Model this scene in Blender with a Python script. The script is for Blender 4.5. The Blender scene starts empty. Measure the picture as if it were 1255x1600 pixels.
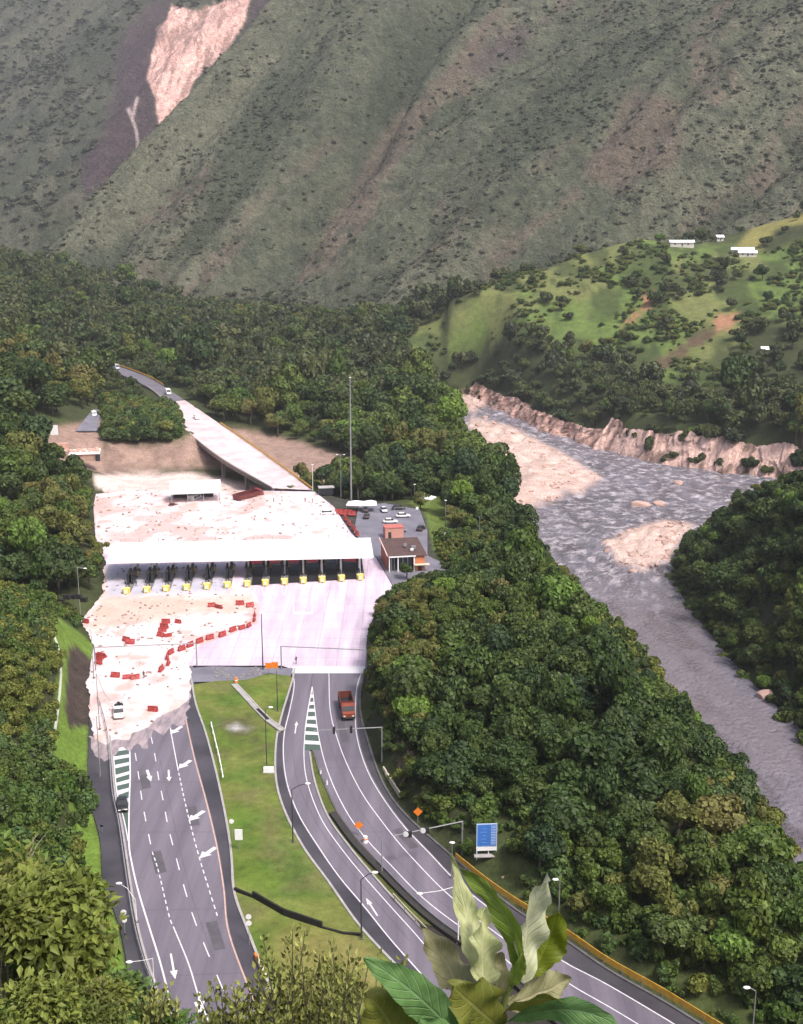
import bpy, bmesh, math, random
import numpy as np
from mathutils import Vector, Matrix
from mathutils.geometry import delaunay_2d_cdt

S = bpy.context.scene
COL = S.collection
R = math.radians
# ------------------------------------------------------------------ camera
F = 1850.0                       # focal length in photo pixels (photo 1255 x 1600)
CAM_H = 92.0                     # metres above the toll plaza
PITCH = math.atan(460.0 / F)
cam_d = bpy.data.cameras.new('camera')
cam_d.sensor_fit = 'VERTICAL'
cam_d.sensor_height = 36.0
cam_d.lens = F / 1600.0 * 36.0
cam_d.clip_start = 0.1
cam_d.clip_end = 9000.0
cam = bpy.data.objects.new('camera', cam_d)
COL.objects.link(cam)
cam.location = (0, 0, CAM_H)
cam.rotation_euler = (math.pi / 2 - PITCH, 0, 0)
S.camera = cam
# ------------------------------------------------------------------ sky, sun, exposure
SUN_EL, SUN_AZ = R(56), R(138)   # azimuth from +Y towards +X
world = bpy.data.worlds.new('World')
S.world = world
world.use_nodes = True
wn = world.node_tree
sky = wn.nodes.new('ShaderNodeTexSky')
sky.sky_type = 'NISHITA'
sky.sun_disc = False
sky.sun_elevation = SUN_EL
sky.sun_rotation = SUN_AZ
sky.air_density = 0.7
sky.dust_density = 5.0
sky.ozone_density = 0.6
bg = wn.nodes['Background']
bg.inputs['Strength'].default_value = 0.15
wn.links.new(sky.outputs[0], bg.inputs[0])
sun_d = bpy.data.lights.new('sun', 'SUN')
sun_d.energy = 2.2
sun_d.angle = R(12)
sun_d.color = (1.0, 0.955, 0.92)
sun = bpy.data.objects.new('sun', sun_d)
COL.objects.link(sun)
sun.rotation_euler = Vector((-math.sin(SUN_AZ) * math.cos(SUN_EL), -math.cos(SUN_AZ) * math.cos(SUN_EL), -math.sin(SUN_EL))).to_track_quat('-Z', 'Y').to_euler()
S.view_settings.view_transform = 'Standard'
S.view_settings.look = 'None'
S.view_settings.gamma = 1.0
S.view_settings.use_curve_mapping = False
S.view_settings.exposure = 0.75
S.cycles.max_bounces = 6
S.cycles.diffuse_bounces = 3
S.cycles.transparent_max_bounces = 8
S.cycles.volume_bounces = 1
HAZE = True

# ------------------------------------------------------------------ projection helpers
CP, SP = math.cos(PITCH), math.sin(PITCH)
def ray(px, py):
    u, v = (px - 627.5) / F, (800.0 - py) / F
    return Vector((u, CP + v * SP, -SP + v * CP))
def G(px, py, z=0.0):
    """world point on the level z seen at a photo pixel"""
    d = ray(px, py)
    t = (z - CAM_H) / d.z
    return Vector((d.x * t, d.y * t, z))
def W(px, py, Y):
    d = ray(px, py)
    t = Y / d.y
    return Vector((d.x * t, Y, CAM_H + d.z * t))
def pix(x, y, z):
    dz = z - CAM_H
    f = y * CP - dz * SP
    up = y * SP + dz * CP
    f = np.where(f < 0.5, 0.5, f)
    return 627.5 + F * x / f, 800.0 - F * up / f
def scale_at(p):
    """photo pixels per metre at a world point"""
    return F / (p.y * CP - (p.z - CAM_H) * SP)

# ------------------------------------------------------------------ noise
_rs = np.random.RandomState(7)
_TAB = _rs.rand(4096)
_PERM = _rs.permutation(4096)
def vnoise(x, y, seed=0):
    x = np.asarray(x, float); y = np.asarray(y, float)
    xi = np.floor(x).astype(np.int64); yi = np.floor(y).astype(np.int64)
    xf = x - xi; yf = y - yi
    xf = xf * xf * (3 - 2 * xf); yf = yf * yf * (3 - 2 * yf)
    def h(a, b):
        return _TAB[(_PERM[(a + seed * 131) & 4095] + b * 57 + seed * 17) & 4095]
    def hh(a, b):
        return _TAB[_PERM[(_PERM[(a + seed * 131) & 4095] + b) & 4095]]
    a = hh(xi, yi); b = hh(xi + 1, yi); c = hh(xi, yi + 1); d = hh(xi + 1, yi + 1)
    return (a * (1 - xf) + b * xf) * (1 - yf) + (c * (1 - xf) + d * xf) * yf
def fbm(x, y, o=4, seed=0):
    s = 0; a = .5; t = 0
    for i in range(o):
        s = s + a * vnoise(x * 2 ** i + 13.7 * i, y * 2 ** i - 7.1 * i, seed + i); t += a; a *= .5
    return s / t
def sstep(a, b, x):
    t = np.clip((x - a) / (b - a), 0, 1)
    return t * t * (3 - 2 * t)
def polydist(poly, x, y):
    """signed distance to a polygon, negative inside"""
    x = np.asarray(x, float); y = np.asarray(y, float)
    d2 = np.full(x.shape, 1e18); ins = np.zeros(x.shape, bool)
    n = len(poly)
    for i in range(n):
        ax, ay = poly[i][0], poly[i][1]; bx, by = poly[(i + 1) % n][0], poly[(i + 1) % n][1]
        ex, ey = bx - ax, by - ay
        t = np.clip(((x - ax) * ex + (y - ay) * ey) / (ex * ex + ey * ey + 1e-12), 0, 1)
        d2 = np.minimum(d2, (x - ax - t * ex) ** 2 + (y - ay - t * ey) ** 2)
        c = ((ay > y) != (by > y))
        ins ^= c & (x < (bx - ax) * (y - ay) / (by - ay + 1e-12) + ax)
    return np.where(ins, -1, 1) * np.sqrt(d2)

# ------------------------------------------------------------------ object helpers
def tag(o, label=None, cat=None, group=None, kind=None):
    if label: o['label'] = label
    if cat: o['category'] = cat
    if group: o['group'] = group
    if kind: o['kind'] = kind
    return o
def thing(name, label, cat, loc=(0, 0, 0), rz=0.0, group=None):
    o = bpy.data.objects.new(name, None)
    o.empty_display_size = .3
    COL.objects.link(o)
    o.location = loc; o.rotation_euler = (0, 0, rz)
    return tag(o, label, cat, group)
def mesh_obj(name, me, parent=None):
    o = bpy.data.objects.new(name, me)
    COL.objects.link(o)
    if parent is not None: o.parent = parent
    return o
def copy_tree(o, parent=None):
    c = o.copy(); COL.objects.link(c)
    if parent is not None: c.parent = parent
    for ch in list(o.children):
        copy_tree(ch, c)
    return c
class MB:
    """collects shapes and links them as one mesh"""
    def __init__(s): s.v = []; s.f = []; s.m = []; s.cur = 0
    def add(s, vs, fs):
        b = len(s.v); s.v += [tuple(p) for p in vs]
        s.f += [tuple(b + i for i in q) for q in fs]; s.m += [s.cur] * len(fs)
        return s
    def box(s, c, d, rz=0.0, taper=1.0, M=None):
        x, y, z = d[0] / 2, d[1] / 2, d[2] / 2
        vs = [Vector((sx * x * (taper if sz > 0 else 1), sy * y * (taper if sz > 0 else 1), sz * z)) for sz in (-1, 1) for sx, sy in ((-1, -1), (1, -1), (1, 1), (-1, 1))]
        m = M if M is not None else Matrix.Rotation(rz, 3, 'Z')
        vs = [m @ v + Vector(c) for v in vs]
        return s.add(vs, [(3, 2, 1, 0), (4, 5, 6, 7), (0, 1, 5, 4), (1, 2, 6, 5), (2, 3, 7, 6), (3, 0, 4, 7)])
    def tube(s, pts, r, n=8, caps=True):
        pts = [Vector(p) for p in pts]
        rs = r if isinstance(r, (list, tuple)) else [r] * len(pts)
        vs = []; fs = []
        for i, p in enumerate(pts):
            d = (pts[min(i + 1, len(pts) - 1)] - pts[max(i - 1, 0)])
            d = d.normalized() if d.length > 1e-9 else Vector((0, 0, 1))
            a = d.cross(Vector((0, 0, 1)))
            if a.length < 1e-3: a = Vector((1, 0, 0))
            a.normalize(); b = d.cross(a)
            for k in range(n):
                t = 2 * math.pi * k / n
                vs.append(p + (a * math.cos(t) + b * math.sin(t)) * rs[i])
        for i in range(len(pts) - 1):
            for k in range(n):
                fs.append((i * n + k, (i + 1) * n + k, (i + 1) * n + (k + 1) % n, i * n + (k + 1) % n))
        if caps:
            fs.append(tuple(range(n))); fs.append(tuple(reversed(range((len(pts) - 1) * n, len(pts) * n))))
        return s.add(vs, fs)
    def disc(s, c, r, t, axis, n=16):
        a = Vector(axis).normalized() * t / 2
        return s.tube([Vector(c) - a, Vector(c) + a], r, n)
    def ball(s, c, r, n=8, m=6, sq=(1, 1, 1)):
        vs = [Vector((0, 0, 1))]
        for i in range(1, m):
            for k in range(n):
                t = math.pi * i / m; p = 2 * math.pi * k / n
                vs.append(Vector((math.sin(t) * math.cos(p), math.sin(t) * math.sin(p), math.cos(t))))
        vs.append(Vector((0, 0, -1)))
        fs = [(0, 1 + k, 1 + (k + 1) % n) for k in range(n)]
        for i in range(m - 2):
            for k in range(n):
                fs.append((1 + i * n + k, 1 + (i + 1) * n + k, 1 + (i + 1) * n + (k + 1) % n, 1 + i * n + (k + 1) % n))
        l = len(vs) - 1
        fs += [(l, 1 + (m - 2) * n + (k + 1) % n, 1 + (m - 2) * n + k) for k in range(n)]
        return s.add([Vector((v.x * r * sq[0], v.y * r * sq[1], v.z * r * sq[2])) + Vector(c) for v in vs], fs)
    def prism(s, prof, h, M=None):
        """extrude an (x,y) profile by h along z, then transform"""
        n = len(prof)
        vs = [Vector((p[0], p[1], 0)) for p in prof] + [Vector((p[0], p[1], h)) for p in prof]
        if M is not None: vs = [M @ v for v in vs]
        return s.add(vs, [tuple(reversed(range(n))), tuple(range(n, 2 * n))] + [(i, (i + 1) % n, n + (i + 1) % n, n + i) for i in range(n)])
    def loft(s, rings, closed=True, caps=True):
        n = len(rings[0]); vs = [p for r in rings for p in r]; fs = []
        for i in range(len(rings) - 1):
            for k in range(n if closed else n - 1):
                fs.append((i * n + k, i * n + (k + 1) % n, (i + 1) * n + (k + 1) % n, (i + 1) * n + k))
        if caps and closed:
            fs.append(tuple(reversed(range(n)))); fs.append(tuple(range((len(rings) - 1) * n, len(rings) * n)))
        return s.add(vs, fs)
    def mesh(s, name, mats, smooth=False):
        me = bpy.data.meshes.new(name)
        me.from_pydata(s.v, [], s.f)
        for m in (mats if isinstance(mats, (list, tuple)) else [mats]): me.materials.append(m)
        me.polygons.foreach_set('material_index', s.m)
        if smooth: me.polygons.foreach_set('use_smooth', [True] * len(me.polygons))
        me.update()
        return me
    def build(s, name, mats, parent=None, smooth=False):
        return mesh_obj(name, s.mesh(name, mats, smooth), parent)
def np_mesh(name, verts, faces, mat, smooth=True, col=None):
    me = bpy.data.meshes.new(name)
    verts = np.asarray(verts, np.float32); faces = np.asarray(faces, np.int32)
    k = faces.shape[1]
    me.vertices.add(len(verts)); me.vertices.foreach_set('co', verts.ravel())
    me.loops.add(faces.size); me.loops.foreach_set('vertex_index', faces.ravel())
    me.polygons.add(len(faces))
    me.polygons.foreach_set('loop_start', np.arange(len(faces), dtype=np.int32) * k)
    me.polygons.foreach_set('loop_total', np.full(len(faces), k, np.int32))
    me.polygons.foreach_set('use_smooth', np.full(len(faces), smooth))
    if mat is not None: me.materials.append(mat)
    if col is not None:
        a = me.attributes.new('col', 'FLOAT_COLOR', 'POINT')
        a.data.foreach_set('color', np.c_[col, np.ones(len(col))].astype(np.float32).ravel())
    me.update(calc_edges=True)
    return me
def grid_faces(n, m):
    i = np.arange(n - 1)[:, None] * m + np.arange(m - 1)[None, :]
    return np.stack([i, i + m, i + m + 1, i + 1], -1).reshape(-1, 4)

# ------------------------------------------------------------------ materials
MAT = {}
def mat(name, col, rough=.7, metal=0.0, noise=0.12, nscale=3.0, bump=0.0, bscale=20.0, spec=.4, coat=0.0, emit=None):
    if name in MAT: return MAT[name]
    m = bpy.data.materials.new(name); m.use_nodes = True
    nt = m.node_tree; b = nt.nodes['Principled BSDF']
    b.inputs['Roughness'].default_value = rough; b.inputs['Metallic'].default_value = metal
    b.inputs['Specular IOR Level'].default_value = spec
    if coat: b.inputs['Coat Weight'].default_value = coat
    tc = nt.nodes.new('ShaderNodeTexCoord')
    n = nt.nodes.new('ShaderNodeTexNoise'); n.inputs['Scale'].default_value = nscale; n.inputs['Detail'].default_value = 5
    nt.links.new(tc.outputs['Object'], n.inputs['Vector'])
    r = nt.nodes.new('ShaderNodeMix'); r.data_type = 'RGBA'
    c = np.array(col[:3])
    r.inputs[6].default_value = (*np.clip(c * (1 - noise * 2), 0, 1), 1)
    r.inputs[7].default_value = (*np.clip(c * (1 + noise * 2), 0, 1), 1)
    nt.links.new(n.outputs[0], r.inputs[0]); nt.links.new(r.outputs[2], b.inputs['Base Color'])
    if bump:
        n2 = nt.nodes.new('ShaderNodeTexNoise'); n2.inputs['Scale'].default_value = bscale; n2.inputs['Detail'].default_value = 6
        nt.links.new(tc.outputs['Object'], n2.inputs['Vector'])
        bp = nt.nodes.new('ShaderNodeBump'); bp.inputs['Strength'].default_value = bump
        nt.links.new(n2.outputs[0], bp.inputs['Height']); nt.links.new(bp.outputs[0], b.inputs['Normal'])
    if emit:
        b.inputs['Emission Color'].default_value = (*emit, 1)
    MAT[name] = m
    return m
def mat_attr(name, rough=.9, nscales=((.6, .35), (3.0, .3)), bump=.4, bscale=1.5, bdist=.4, spec=.15, flow=False):
    """ground material: the 'col' attribute of the mesh broken up by fine noise"""
    m = bpy.data.materials.new(name); m.use_nodes = True
    nt = m.node_tree; L = nt.links.new; b = nt.nodes['Principled BSDF']
    b.inputs['Roughness'].default_value = rough; b.inputs['Specular IOR Level'].default_value = spec
    at = nt.nodes.new('ShaderNodeAttribute'); at.attribute_name = 'col'
    tc = nt.nodes.new('ShaderNodeTexCoord'); cur = at.outputs['Color']
    for sc, am in nscales:
        n = nt.nodes.new('ShaderNodeTexNoise'); n.inputs['Scale'].default_value = sc; n.inputs['Detail'].default_value = 4; n.inputs['Roughness'].default_value = .6
        L(tc.outputs['Object'], n.inputs['Vector'])
        mr = nt.nodes.new('ShaderNodeMapRange'); mr.inputs[1].default_value = .3; mr.inputs[2].default_value = .7
        mr.inputs[3].default_value = 1 - am; mr.inputs[4].default_value = 1 + am
        L(n.outputs[0], mr.inputs[0])
        mx = nt.nodes.new('ShaderNodeVectorMath'); mx.operation = 'SCALE'
        L(cur, mx.inputs[0]); L(mr.outputs[0], mx.inputs['Scale']); cur = mx.outputs[0]
    L(cur, b.inputs['Base Color'])
    n2 = nt.nodes.new('ShaderNodeTexNoise'); n2.inputs['Scale'].default_value = bscale; n2.inputs['Detail'].default_value = 6; n2.inputs['Roughness'].default_value = .65
    L(tc.outputs['Object'], n2.inputs['Vector'])
    bp = nt.nodes.new('ShaderNodeBump'); bp.inputs['Strength'].default_value = bump; bp.inputs['Distance'].default_value = bdist
    L(n2.outputs[0], bp.inputs['Height']); L(bp.outputs[0], b.inputs['Normal'])
    return m
def mat_leaf(name, cols, rough=.55, trans=.13, tintvar=.5):
    """foliage: colour by object instance and by clump ('tint')"""
    m = bpy.data.materials.new(name); m.use_nodes = True
    nt = m.node_tree; L = nt.links.new
    b = nt.nodes['Principled BSDF']; out = nt.nodes['Material Output']
    b.inputs['Roughness'].default_value = rough; b.inputs['Specular IOR Level'].default_value = .25
    oi = nt.nodes.new('ShaderNodeObjectInfo')
    cr = nt.nodes.new('ShaderNodeValToRGB'); cr.color_ramp.interpolation = 'LINEAR'
    els = cr.color_ramp.elements
    while len(els) < len(cols): els.new(.5)
    for i, c in enumerate(cols):
        els[i].position = i / max(1, len(cols) - 1); els[i].color = (*c, 1)
    L(oi.outputs['Random'], cr.inputs[0])
    at = nt.nodes.new('ShaderNodeAttribute'); at.attribute_name = 'tint'
    mr = nt.nodes.new('ShaderNodeMapRange'); mr.inputs[3].default_value = 1 - tintvar; mr.inputs[4].default_value = 1 + tintvar * 1.15
    L(at.outputs['Fac'], mr.inputs[0])
    sc = nt.nodes.new('ShaderNodeVectorMath'); sc.operation = 'SCALE'
    L(cr.outputs[0], sc.inputs[0]); L(mr.outputs[0], sc.inputs['Scale'])
    L(sc.outputs[0], b.inputs['Base Color'])
    tr = nt.nodes.new('ShaderNodeBsdfTranslucent')
    L(sc.outputs[0], tr.inputs[0])
    mx = nt.nodes.new('ShaderNodeMixShader'); mx.inputs[0].default_value = trans
    L(b.outputs[0], mx.inputs[1]); L(tr.outputs[0], mx.inputs[2]); L(mx.outputs[0], out.inputs['Surface'])
    return m

# ------------------------------------------------------------------ curves
def catmull(pts, n):
    """resample a polyline smoothly to n points"""
    P = np.array([list(p) for p in pts], float)
    if len(P) == 2:
        t = np.linspace(0, 1, n)[:, None]; return P[0] * (1 - t) + P[1] * t
    d = np.r_[0, np.cumsum(np.linalg.norm(np.diff(P, axis=0), axis=1))]
    Q = np.vstack([2 * P[0] - P[1], P, 2 * P[-1] - P[-2]])
    out = []
    for s in np.linspace(0, d[-1], n):
        i = min(max(np.searchsorted(d, s, 'right') - 1, 0), len(P) - 2)
        t = (s - d[i]) / (d[i + 1] - d[i] + 1e-9)
        p0, p1, p2, p3 = Q[i], Q[i + 1], Q[i + 2], Q[i + 3]
        out.append(.5 * ((2 * p1) + (p2 - p0) * t + (2 * p0 - 5 * p1 + 4 * p2 - p3) * t * t + (3 * p1 - p0 - 3 * p2 + p3) * t ** 3))
    return np.array(out)
def smooth_line(pxs, z=0.0, n=60, passes=6):
    """photo polyline on level z -> evenly spaced, gently smoothed world line"""
    c = catmull([G(x, y, z) for x, y in pxs], n)
    for _ in range(passes):
        c[1:-1] = c[1:-1] * .5 + (c[:-2] + c[2:]) * .25
    return c
# ================================================================== LAND
def GP(pxs, z=0.0): return [G(x, y, z) for x, y in pxs]
FLAT = GP([(150, 1012), (139, 1050), (138, 1133), (137, 1230), (157, 1314), (160, 1381), (182, 1435), (197, 1502), (203, 1560), (215, 1720),
           (1230, 1720), (1110, 1600), (955, 1512), (890, 1467), (800, 1412), (715, 1345), (640, 1278), (591, 1206), (573, 1150), (565, 1100), (568, 1050), (570, 1000),
           (582, 960), (615, 922), (690, 905), (676, 850), (664, 800), (610, 782), (560, 782), (500, 770), (428, 767), (345, 764), (300, 763), (150, 770), (148, 790), (152, 850), (165, 880), (160, 930), (130, 965)])
RIV = [(72, 60), (70, 150), (65, 200), (58, 260), (52, 320), (48, 380), (45, 440), (36, 494), (33, 560), (30, 640), (36, 730), (33, 790), (31, 812),
       (45, 812), (50, 790), (60, 756), (96, 644), (124, 588), (152, 562), (198, 532), (200, 508), (152, 482), (113, 451), (91, 391), (89, 317), (94, 261), (98, 220), (102, 150), (106, 60)]
RZ = -28.0
_ctl = []
def cw(*a): _ctl.extend(a)
# near hillside under the camera
cw((0, 0, 89), (0, -40, 100), (-40, -30, 112), (40, -30, 92), (0, 20, 73.5), (0, 40, 58), (0, 60, 43), (0, 80, 28), (0, 97, 14), (0, 112, 2), (15, 20, 73), (18, 50, 48), (30, 80, 24), (50, 60, 32), (75, 60, 20), (50, 95, 6),
   (-15, 20, 76), (-15, 45, 57), (-22, 60, 46), (-32, 75, 39), (-30, 88, 22), (-34, 100, 15), (-50, 80, 50), (-70, 60, 75), (-46, 120, 14), (-56, 150, 13), (-75, 150, 27), (-66, 185, 12), (-80, 222, 13), (-100, 220, 26), (-75, 190, 18), (-130, 150, 60), (-46, 160, 3), (-55, 195, 3))
# left woods
cw((-88, 270, 4), (-110, 300, 8), (-122, 350, 12), (-101, 370, 0), (-106, 420, 2), (-126, 470, 1), (-128, 520, 3), (-160, 350, 32), (-157, 450, 22), (-150, 520, 14), (-200, 520, 34), (-235, 650, 30), (-197, 600, 16), (-300, 600, 70), (-250, 420, 80), (-205, 700, 6), (-210, 760, 8), (-165, 640, 5), (-300, 780, 30))
# behind the plaza
cw((-35, 500, -4), (-68, 520, -5), (-52, 480, -7), (-32, 462, -7), (-10, 470, -6), (-100, 440, -6), (-82, 442, -6.5), (-62, 446, -7), (-118, 452, -3), (-96, 456, -6), (-80, 458, -6.5), (-118, 482, 4), (-103, 480, 4.5), (-88, 482, 4), (-80, 490, 1), (-100, 520, 5.5), (-120, 560, 5), (-125, 600, 7), (-95, 580, 6), (-78, 560, 4), (0, 560, 3), (-60, 640, 3), (20, 500, 0), (-50, 700, 4), (15, 700, 2), (0, 800, 3), (-100, 730, 8), (-60, 850, 6), (-200, 950, 15), (-320, 950, 30), (-150, 1050, 10), (0, 1050, 5), (-337, 1150, 50), (-450, 1100, 70), (100, 1120, 0), (300, 1200, 0), (500, 1250, 20))
# wooded ridge between highway and river
cw((8, 200, 6), (20, 200, 9), (44, 200, 6), (56, 200, 0), (12, 240, 9), (28, 260, 7), (46, 260, 4), (5, 270, 4), (35, 290, 0), (20, 165, 4), (40, 160, 6), (56, 150, 2), (35, 130, 2), (50, 120, 0), (20, 320, 2), (30, 350, -2), (28, 400, -1), (25, 450, -2), (62, 110, -8))
# right bank
cw((118, 350, 4), (140, 300, 12), (116, 250, 4), (150, 400, 4), (180, 350, 18), (160, 200, 20), (172, 450, -8), (150, 452, -12), (135, 440, -10), (220, 300, 36))
# grassy hill across the river
cw((0, 800, 8), (30, 850, 18), (70, 760, -6), (100, 680, -13), (128, 620, -10), (166, 540, -10), (205, 560, 3), (134, 890, 66), (83, 870, 50), (34, 850, 30), (176, 900, 76), (219, 900, 72), (258, 870, 68), (325, 930, 103), (279, 800, 52), (217, 620, 4), (184, 700, 10), (113, 750, 4), (143, 800, 32), (176, 1000, 45), (100, 1000, 15), (330, 1040, 75), (300, 700, 40), (400, 800, 90), (300, 560, 30), (420, 950, 110), (225, 760, 36))
_C = np.array(_ctl, float)
def _rbf_fit():
    d = np.linalg.norm(_C[:, None, :2] - _C[None, :, :2], axis=2)
    n = len(_C)
    A = np.zeros((n + 3, n + 3)); A[:n, :n] = -d - np.eye(n) * 2.0
    A[:n, n] = 1; A[:n, n + 1:] = _C[:, :2] * .01; A[n:, :n] = A[:n, n:].T
    return np.linalg.solve(A, np.r_[_C[:, 2], 0, 0, 0])
_w = _rbf_fit()
def base_z(x, y):
    out = np.empty(x.shape)
    fx, fy, fo = x.ravel(), y.ravel(), out.reshape(-1)
    for a in range(0, fx.size, 40000):
        sx, sy = fx[a:a + 40000], fy[a:a + 40000]
        d = np.sqrt((sx[:, None] - _C[:, 0]) ** 2 + (sy[:, None] - _C[:, 1]) ** 2)
        fo[a:a + 40000] = -d @ _w[:-3] + _w[-3] + (_w[-2] * sx + _w[-1] * sy) * .01
    return out
def ground_z(x, y):
    x = np.asarray(x, float); y = np.asarray(y, float)
    z = base_z(x, y)
    z = z + (fbm(x / 26, y / 26, 4, 3) - .5) * 5.0 * sstep(40, 140, np.hypot(x, y)) 
    df = polydist(FLAT, x, y)
    wl = np.where(x > -20, np.where((y > 185) & (y < 300), 3.6, 5.0), 8.0)
    z = np.where(df < 0, -.3, -.3 * (1 - sstep(0, wl, df)) + z * sstep(0, wl, df))
    dr = polydist(RIV, x, y)
    wr = np.where((x < 78) & (y < 600), 14.0, np.where(y < 470, 30.0, 18.0 + np.maximum(0, y - 620) * .10))
    z = np.where(dr < 0, RZ - 1.5, (RZ - 1.0) + (z - RZ + 1.0) * sstep(2, wr, dr))
    # the ground stays below the bridge deck
    m = (y > 395) & (y < 800) & (x < -20)
    if m.any():
        C = (bl + br)[::3] / 2; xm, ym = x[m], y[m]
        d2 = (xm[:, None] - C[:, 0]) ** 2 + (ym[:, None] - C[:, 1]) ** 2
        k = d2.argmin(1); cap = C[k, 2] - .5 + np.maximum(0, np.sqrt(d2.min(1)) - 7.5) * .6
        z[m] = np.where(polydist(FLAT, xm, ym) < 0, z[m], np.minimum(z[m], cap))
    return z
BL = [(425, 763, .2), (340, 713, 2.0), (276, 660, 4.5), (262, 640, 5.5), (246, 616, 6.8), (206, 592, 7.6), (150, 573, 8.2), (105, 566, 8.5)]
BR = [(488, 766, .2), (402, 703, 2.0), (318, 645, 4.5), (296, 630, 5.5), (270, 613, 6.8), (228, 588, 7.6), (160, 565, 8.2), (112, 560, 8.5)]
bl = catmull([G(*p) for p in BL], 90); br = catmull([G(*p) for p in BR], 90)
for _ in range(8):
    bl[1:-1] = bl[1:-1] * .5 + (bl[:-2] + bl[2:]) * .25; br[1:-1] = br[1:-1] * .5 + (br[:-2] + br[2:]) * .25
def gz1(x, y): return float(ground_z(np.array([x]), np.array([y]))[0])
def on_ground(px, py, t0=30.0, t1=1250.0):
    d = ray(px, py)
    t = np.geomspace(t0, t1, 1500)
    g = ground_z(d.x * t, d.y * t)
    i = int(np.argmax(CAM_H + d.z * t < g))
    if i == 0: i = len(t) - 1
    return Vector((d.x * t[i], d.y * t[i], float(g[i])))
def inpx(poly, px, py, soft=6.0):
    """1 inside a photo outline, fading over its edge"""
    return 1 - sstep(-soft, soft, polydist(poly, px, py))
def mixc(c, new, m): return c * (1 - m[:, None]) + np.array(new) * m[:, None]

M_ground = mat_attr('M_ground', nscales=((.25, .25), (1.6, .3)), bump=.5, bscale=1.2, bdist=.5)
GRASS = (.115, .185, .030)
L_SLOPE = [(88, 962), (120, 985), (150, 1010), (150, 1135), (140, 1230), (160, 1320), (163, 1385), (185, 1437), (202, 1545), (160, 1545), (130, 1420), (118, 1330), (105, 1240), (75, 1240), (66, 1235), (85, 1110), (92, 1040), (78, 985)]
L_BARE = [(106, 1010), (122, 1010), (143, 1032), (148, 1060), (152, 1135), (108, 1137), (102, 1110)]
WASH = [(160, 735), (345, 730), (420, 745), (495, 762), (560, 766), (640, 745), (560, 722), (470, 690), (385, 672), (330, 668), (240, 700), (170, 690)]
WASH2 = [(70, 670), (160, 655), (165, 740), (140, 760), (70, 720)]
HILLG = [(640, 520), (720, 470), (800, 425), (900, 380), (985, 362), (1060, 375), (1140, 385), (1200, 395), (1262, 372), (1262, 500), (1190, 505), (1150, 520), (1130, 600), (1040, 610), (990, 580), (900, 550), (830, 530), (760, 535), (690, 560), (640, 560)]
CLAWN = [(640, 784), (690, 778), (700, 800), (704, 850), (676, 868), (668, 830), (658, 798)]
HILLTOP = [(1150, 385), (1200, 325), (1260, 300), (1260, 350), (1215, 355), (1190, 390)]
SLIDES = [[(1010, 455), (1026, 458), (1020, 478), (985, 505), (965, 512), (1000, 485)], [(1120, 495), (1150, 488), (1148, 512), (1118, 522)], [(1108, 512), (1130, 522), (1080, 548), (1045, 570), (1015, 592), (1012, 578), (1050, 548)]]
def paint_ground(x, y, z):
    px, py = pix(x, y, z)
    n1 = fbm(x / 18, y / 18, 3, 11); n2 = fbm(x / 5, y / 5, 3, 12)
    wx = (n1 - .5) * 30; wy = (n2 - .5) * 14
    c = np.tile(np.array((.040, .048, .020)), (len(x), 1))
    c = mixc(c, (.055, .07, .024), sstep(.45, .65, n1))
    g = inpx(L_SLOPE, px, py, 3) * (y < 300)
    c = mixc(c, GRASS, g)
    c = mixc(c, (.055, .042, .036), inpx(L_BARE, px + wx * .2, py + wy * .2, 2) * (y < 300))
    c = mixc(c, (.10, .14, .03), inpx(CLAWN, px + wx * .2, py, 3) * (y > 300) * (y < 430))
    h = inpx(HILLG, px + wx, py + wy, 10) * (y > 560)
    gc = np.array((.062, .092, .026)) * (1 - n2[:, None]) * 1.25 + np.array((.115, .165, .038)) * n2[:, None]
    c = c * (1 - h[:, None]) + gc * h[:, None]
    ol = h * sstep(.5, .62, fbm(x / 40, y / 40, 3, 15)) + h * inpx([(640, 520), (720, 455), (900, 380), (990, 360), (990, 400), (880, 430), (760, 470), (700, 520)], px, py, 10)
    c = mixc(c, (.145, .150, .055), np.clip(ol, 0, .75))
    c = mixc(c, (.04, .055, .02), h * .8 * sstep(.46, .58, fbm(x / 13, y / 20, 4, 16)))
    c = mixc(c, (.20, .185, .06), inpx(HILLTOP, px, py, 4) * (y > 600))
    for i, s in enumerate(SLIDES):
        c = mixc(c, ((.28, .145, .085), (.31, .155, .095), (.095, .060, .040))[i], .9 * inpx(s, px + wx * .5 + (fbm(x / 3, y / 3, 3, 17) - .5) * 22, py + wy * .7, 3) * (y > 560))
    RAV = [(148, 775), (148, 742), (300, 738), (345, 748), (428, 766), (300, 770)]
    for s in (WASH, WASH2):
        c = mixc(c, (.27, .185, .150), inpx(s, px, py, 6) * (y > 420) * (y < 650))
    c = mixc(c, (.60, .48, .44), inpx(RAV, px + wx * .4, py + wy * .3, 5) * (y > 400) * (y < 520))
    c = mixc(c, (.20, .135, .11), .6 * inpx([(165, 742), (300, 738), (310, 690), (165, 690)], px, py, 4) * (y > 440) * (y < 560) * sstep(.45, .6, n2))
    # wet earth close to the river
    dr = polydist(RIV, x, y)
    c = mixc(c, (.26, .17, .13), (1 - sstep(2, 7, dr)) * (y > 380) * (z < -17))
    df = polydist(FLAT, x, y)
    c = mixc(c, (.05, .05, .04), (1 - sstep(-.5, .5, df)))
    # hillside right under the viewpoint is rough grass
    c = mixc(c, (.075, .10, .028), 1 - sstep(110, 130, y))
    return c
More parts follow.
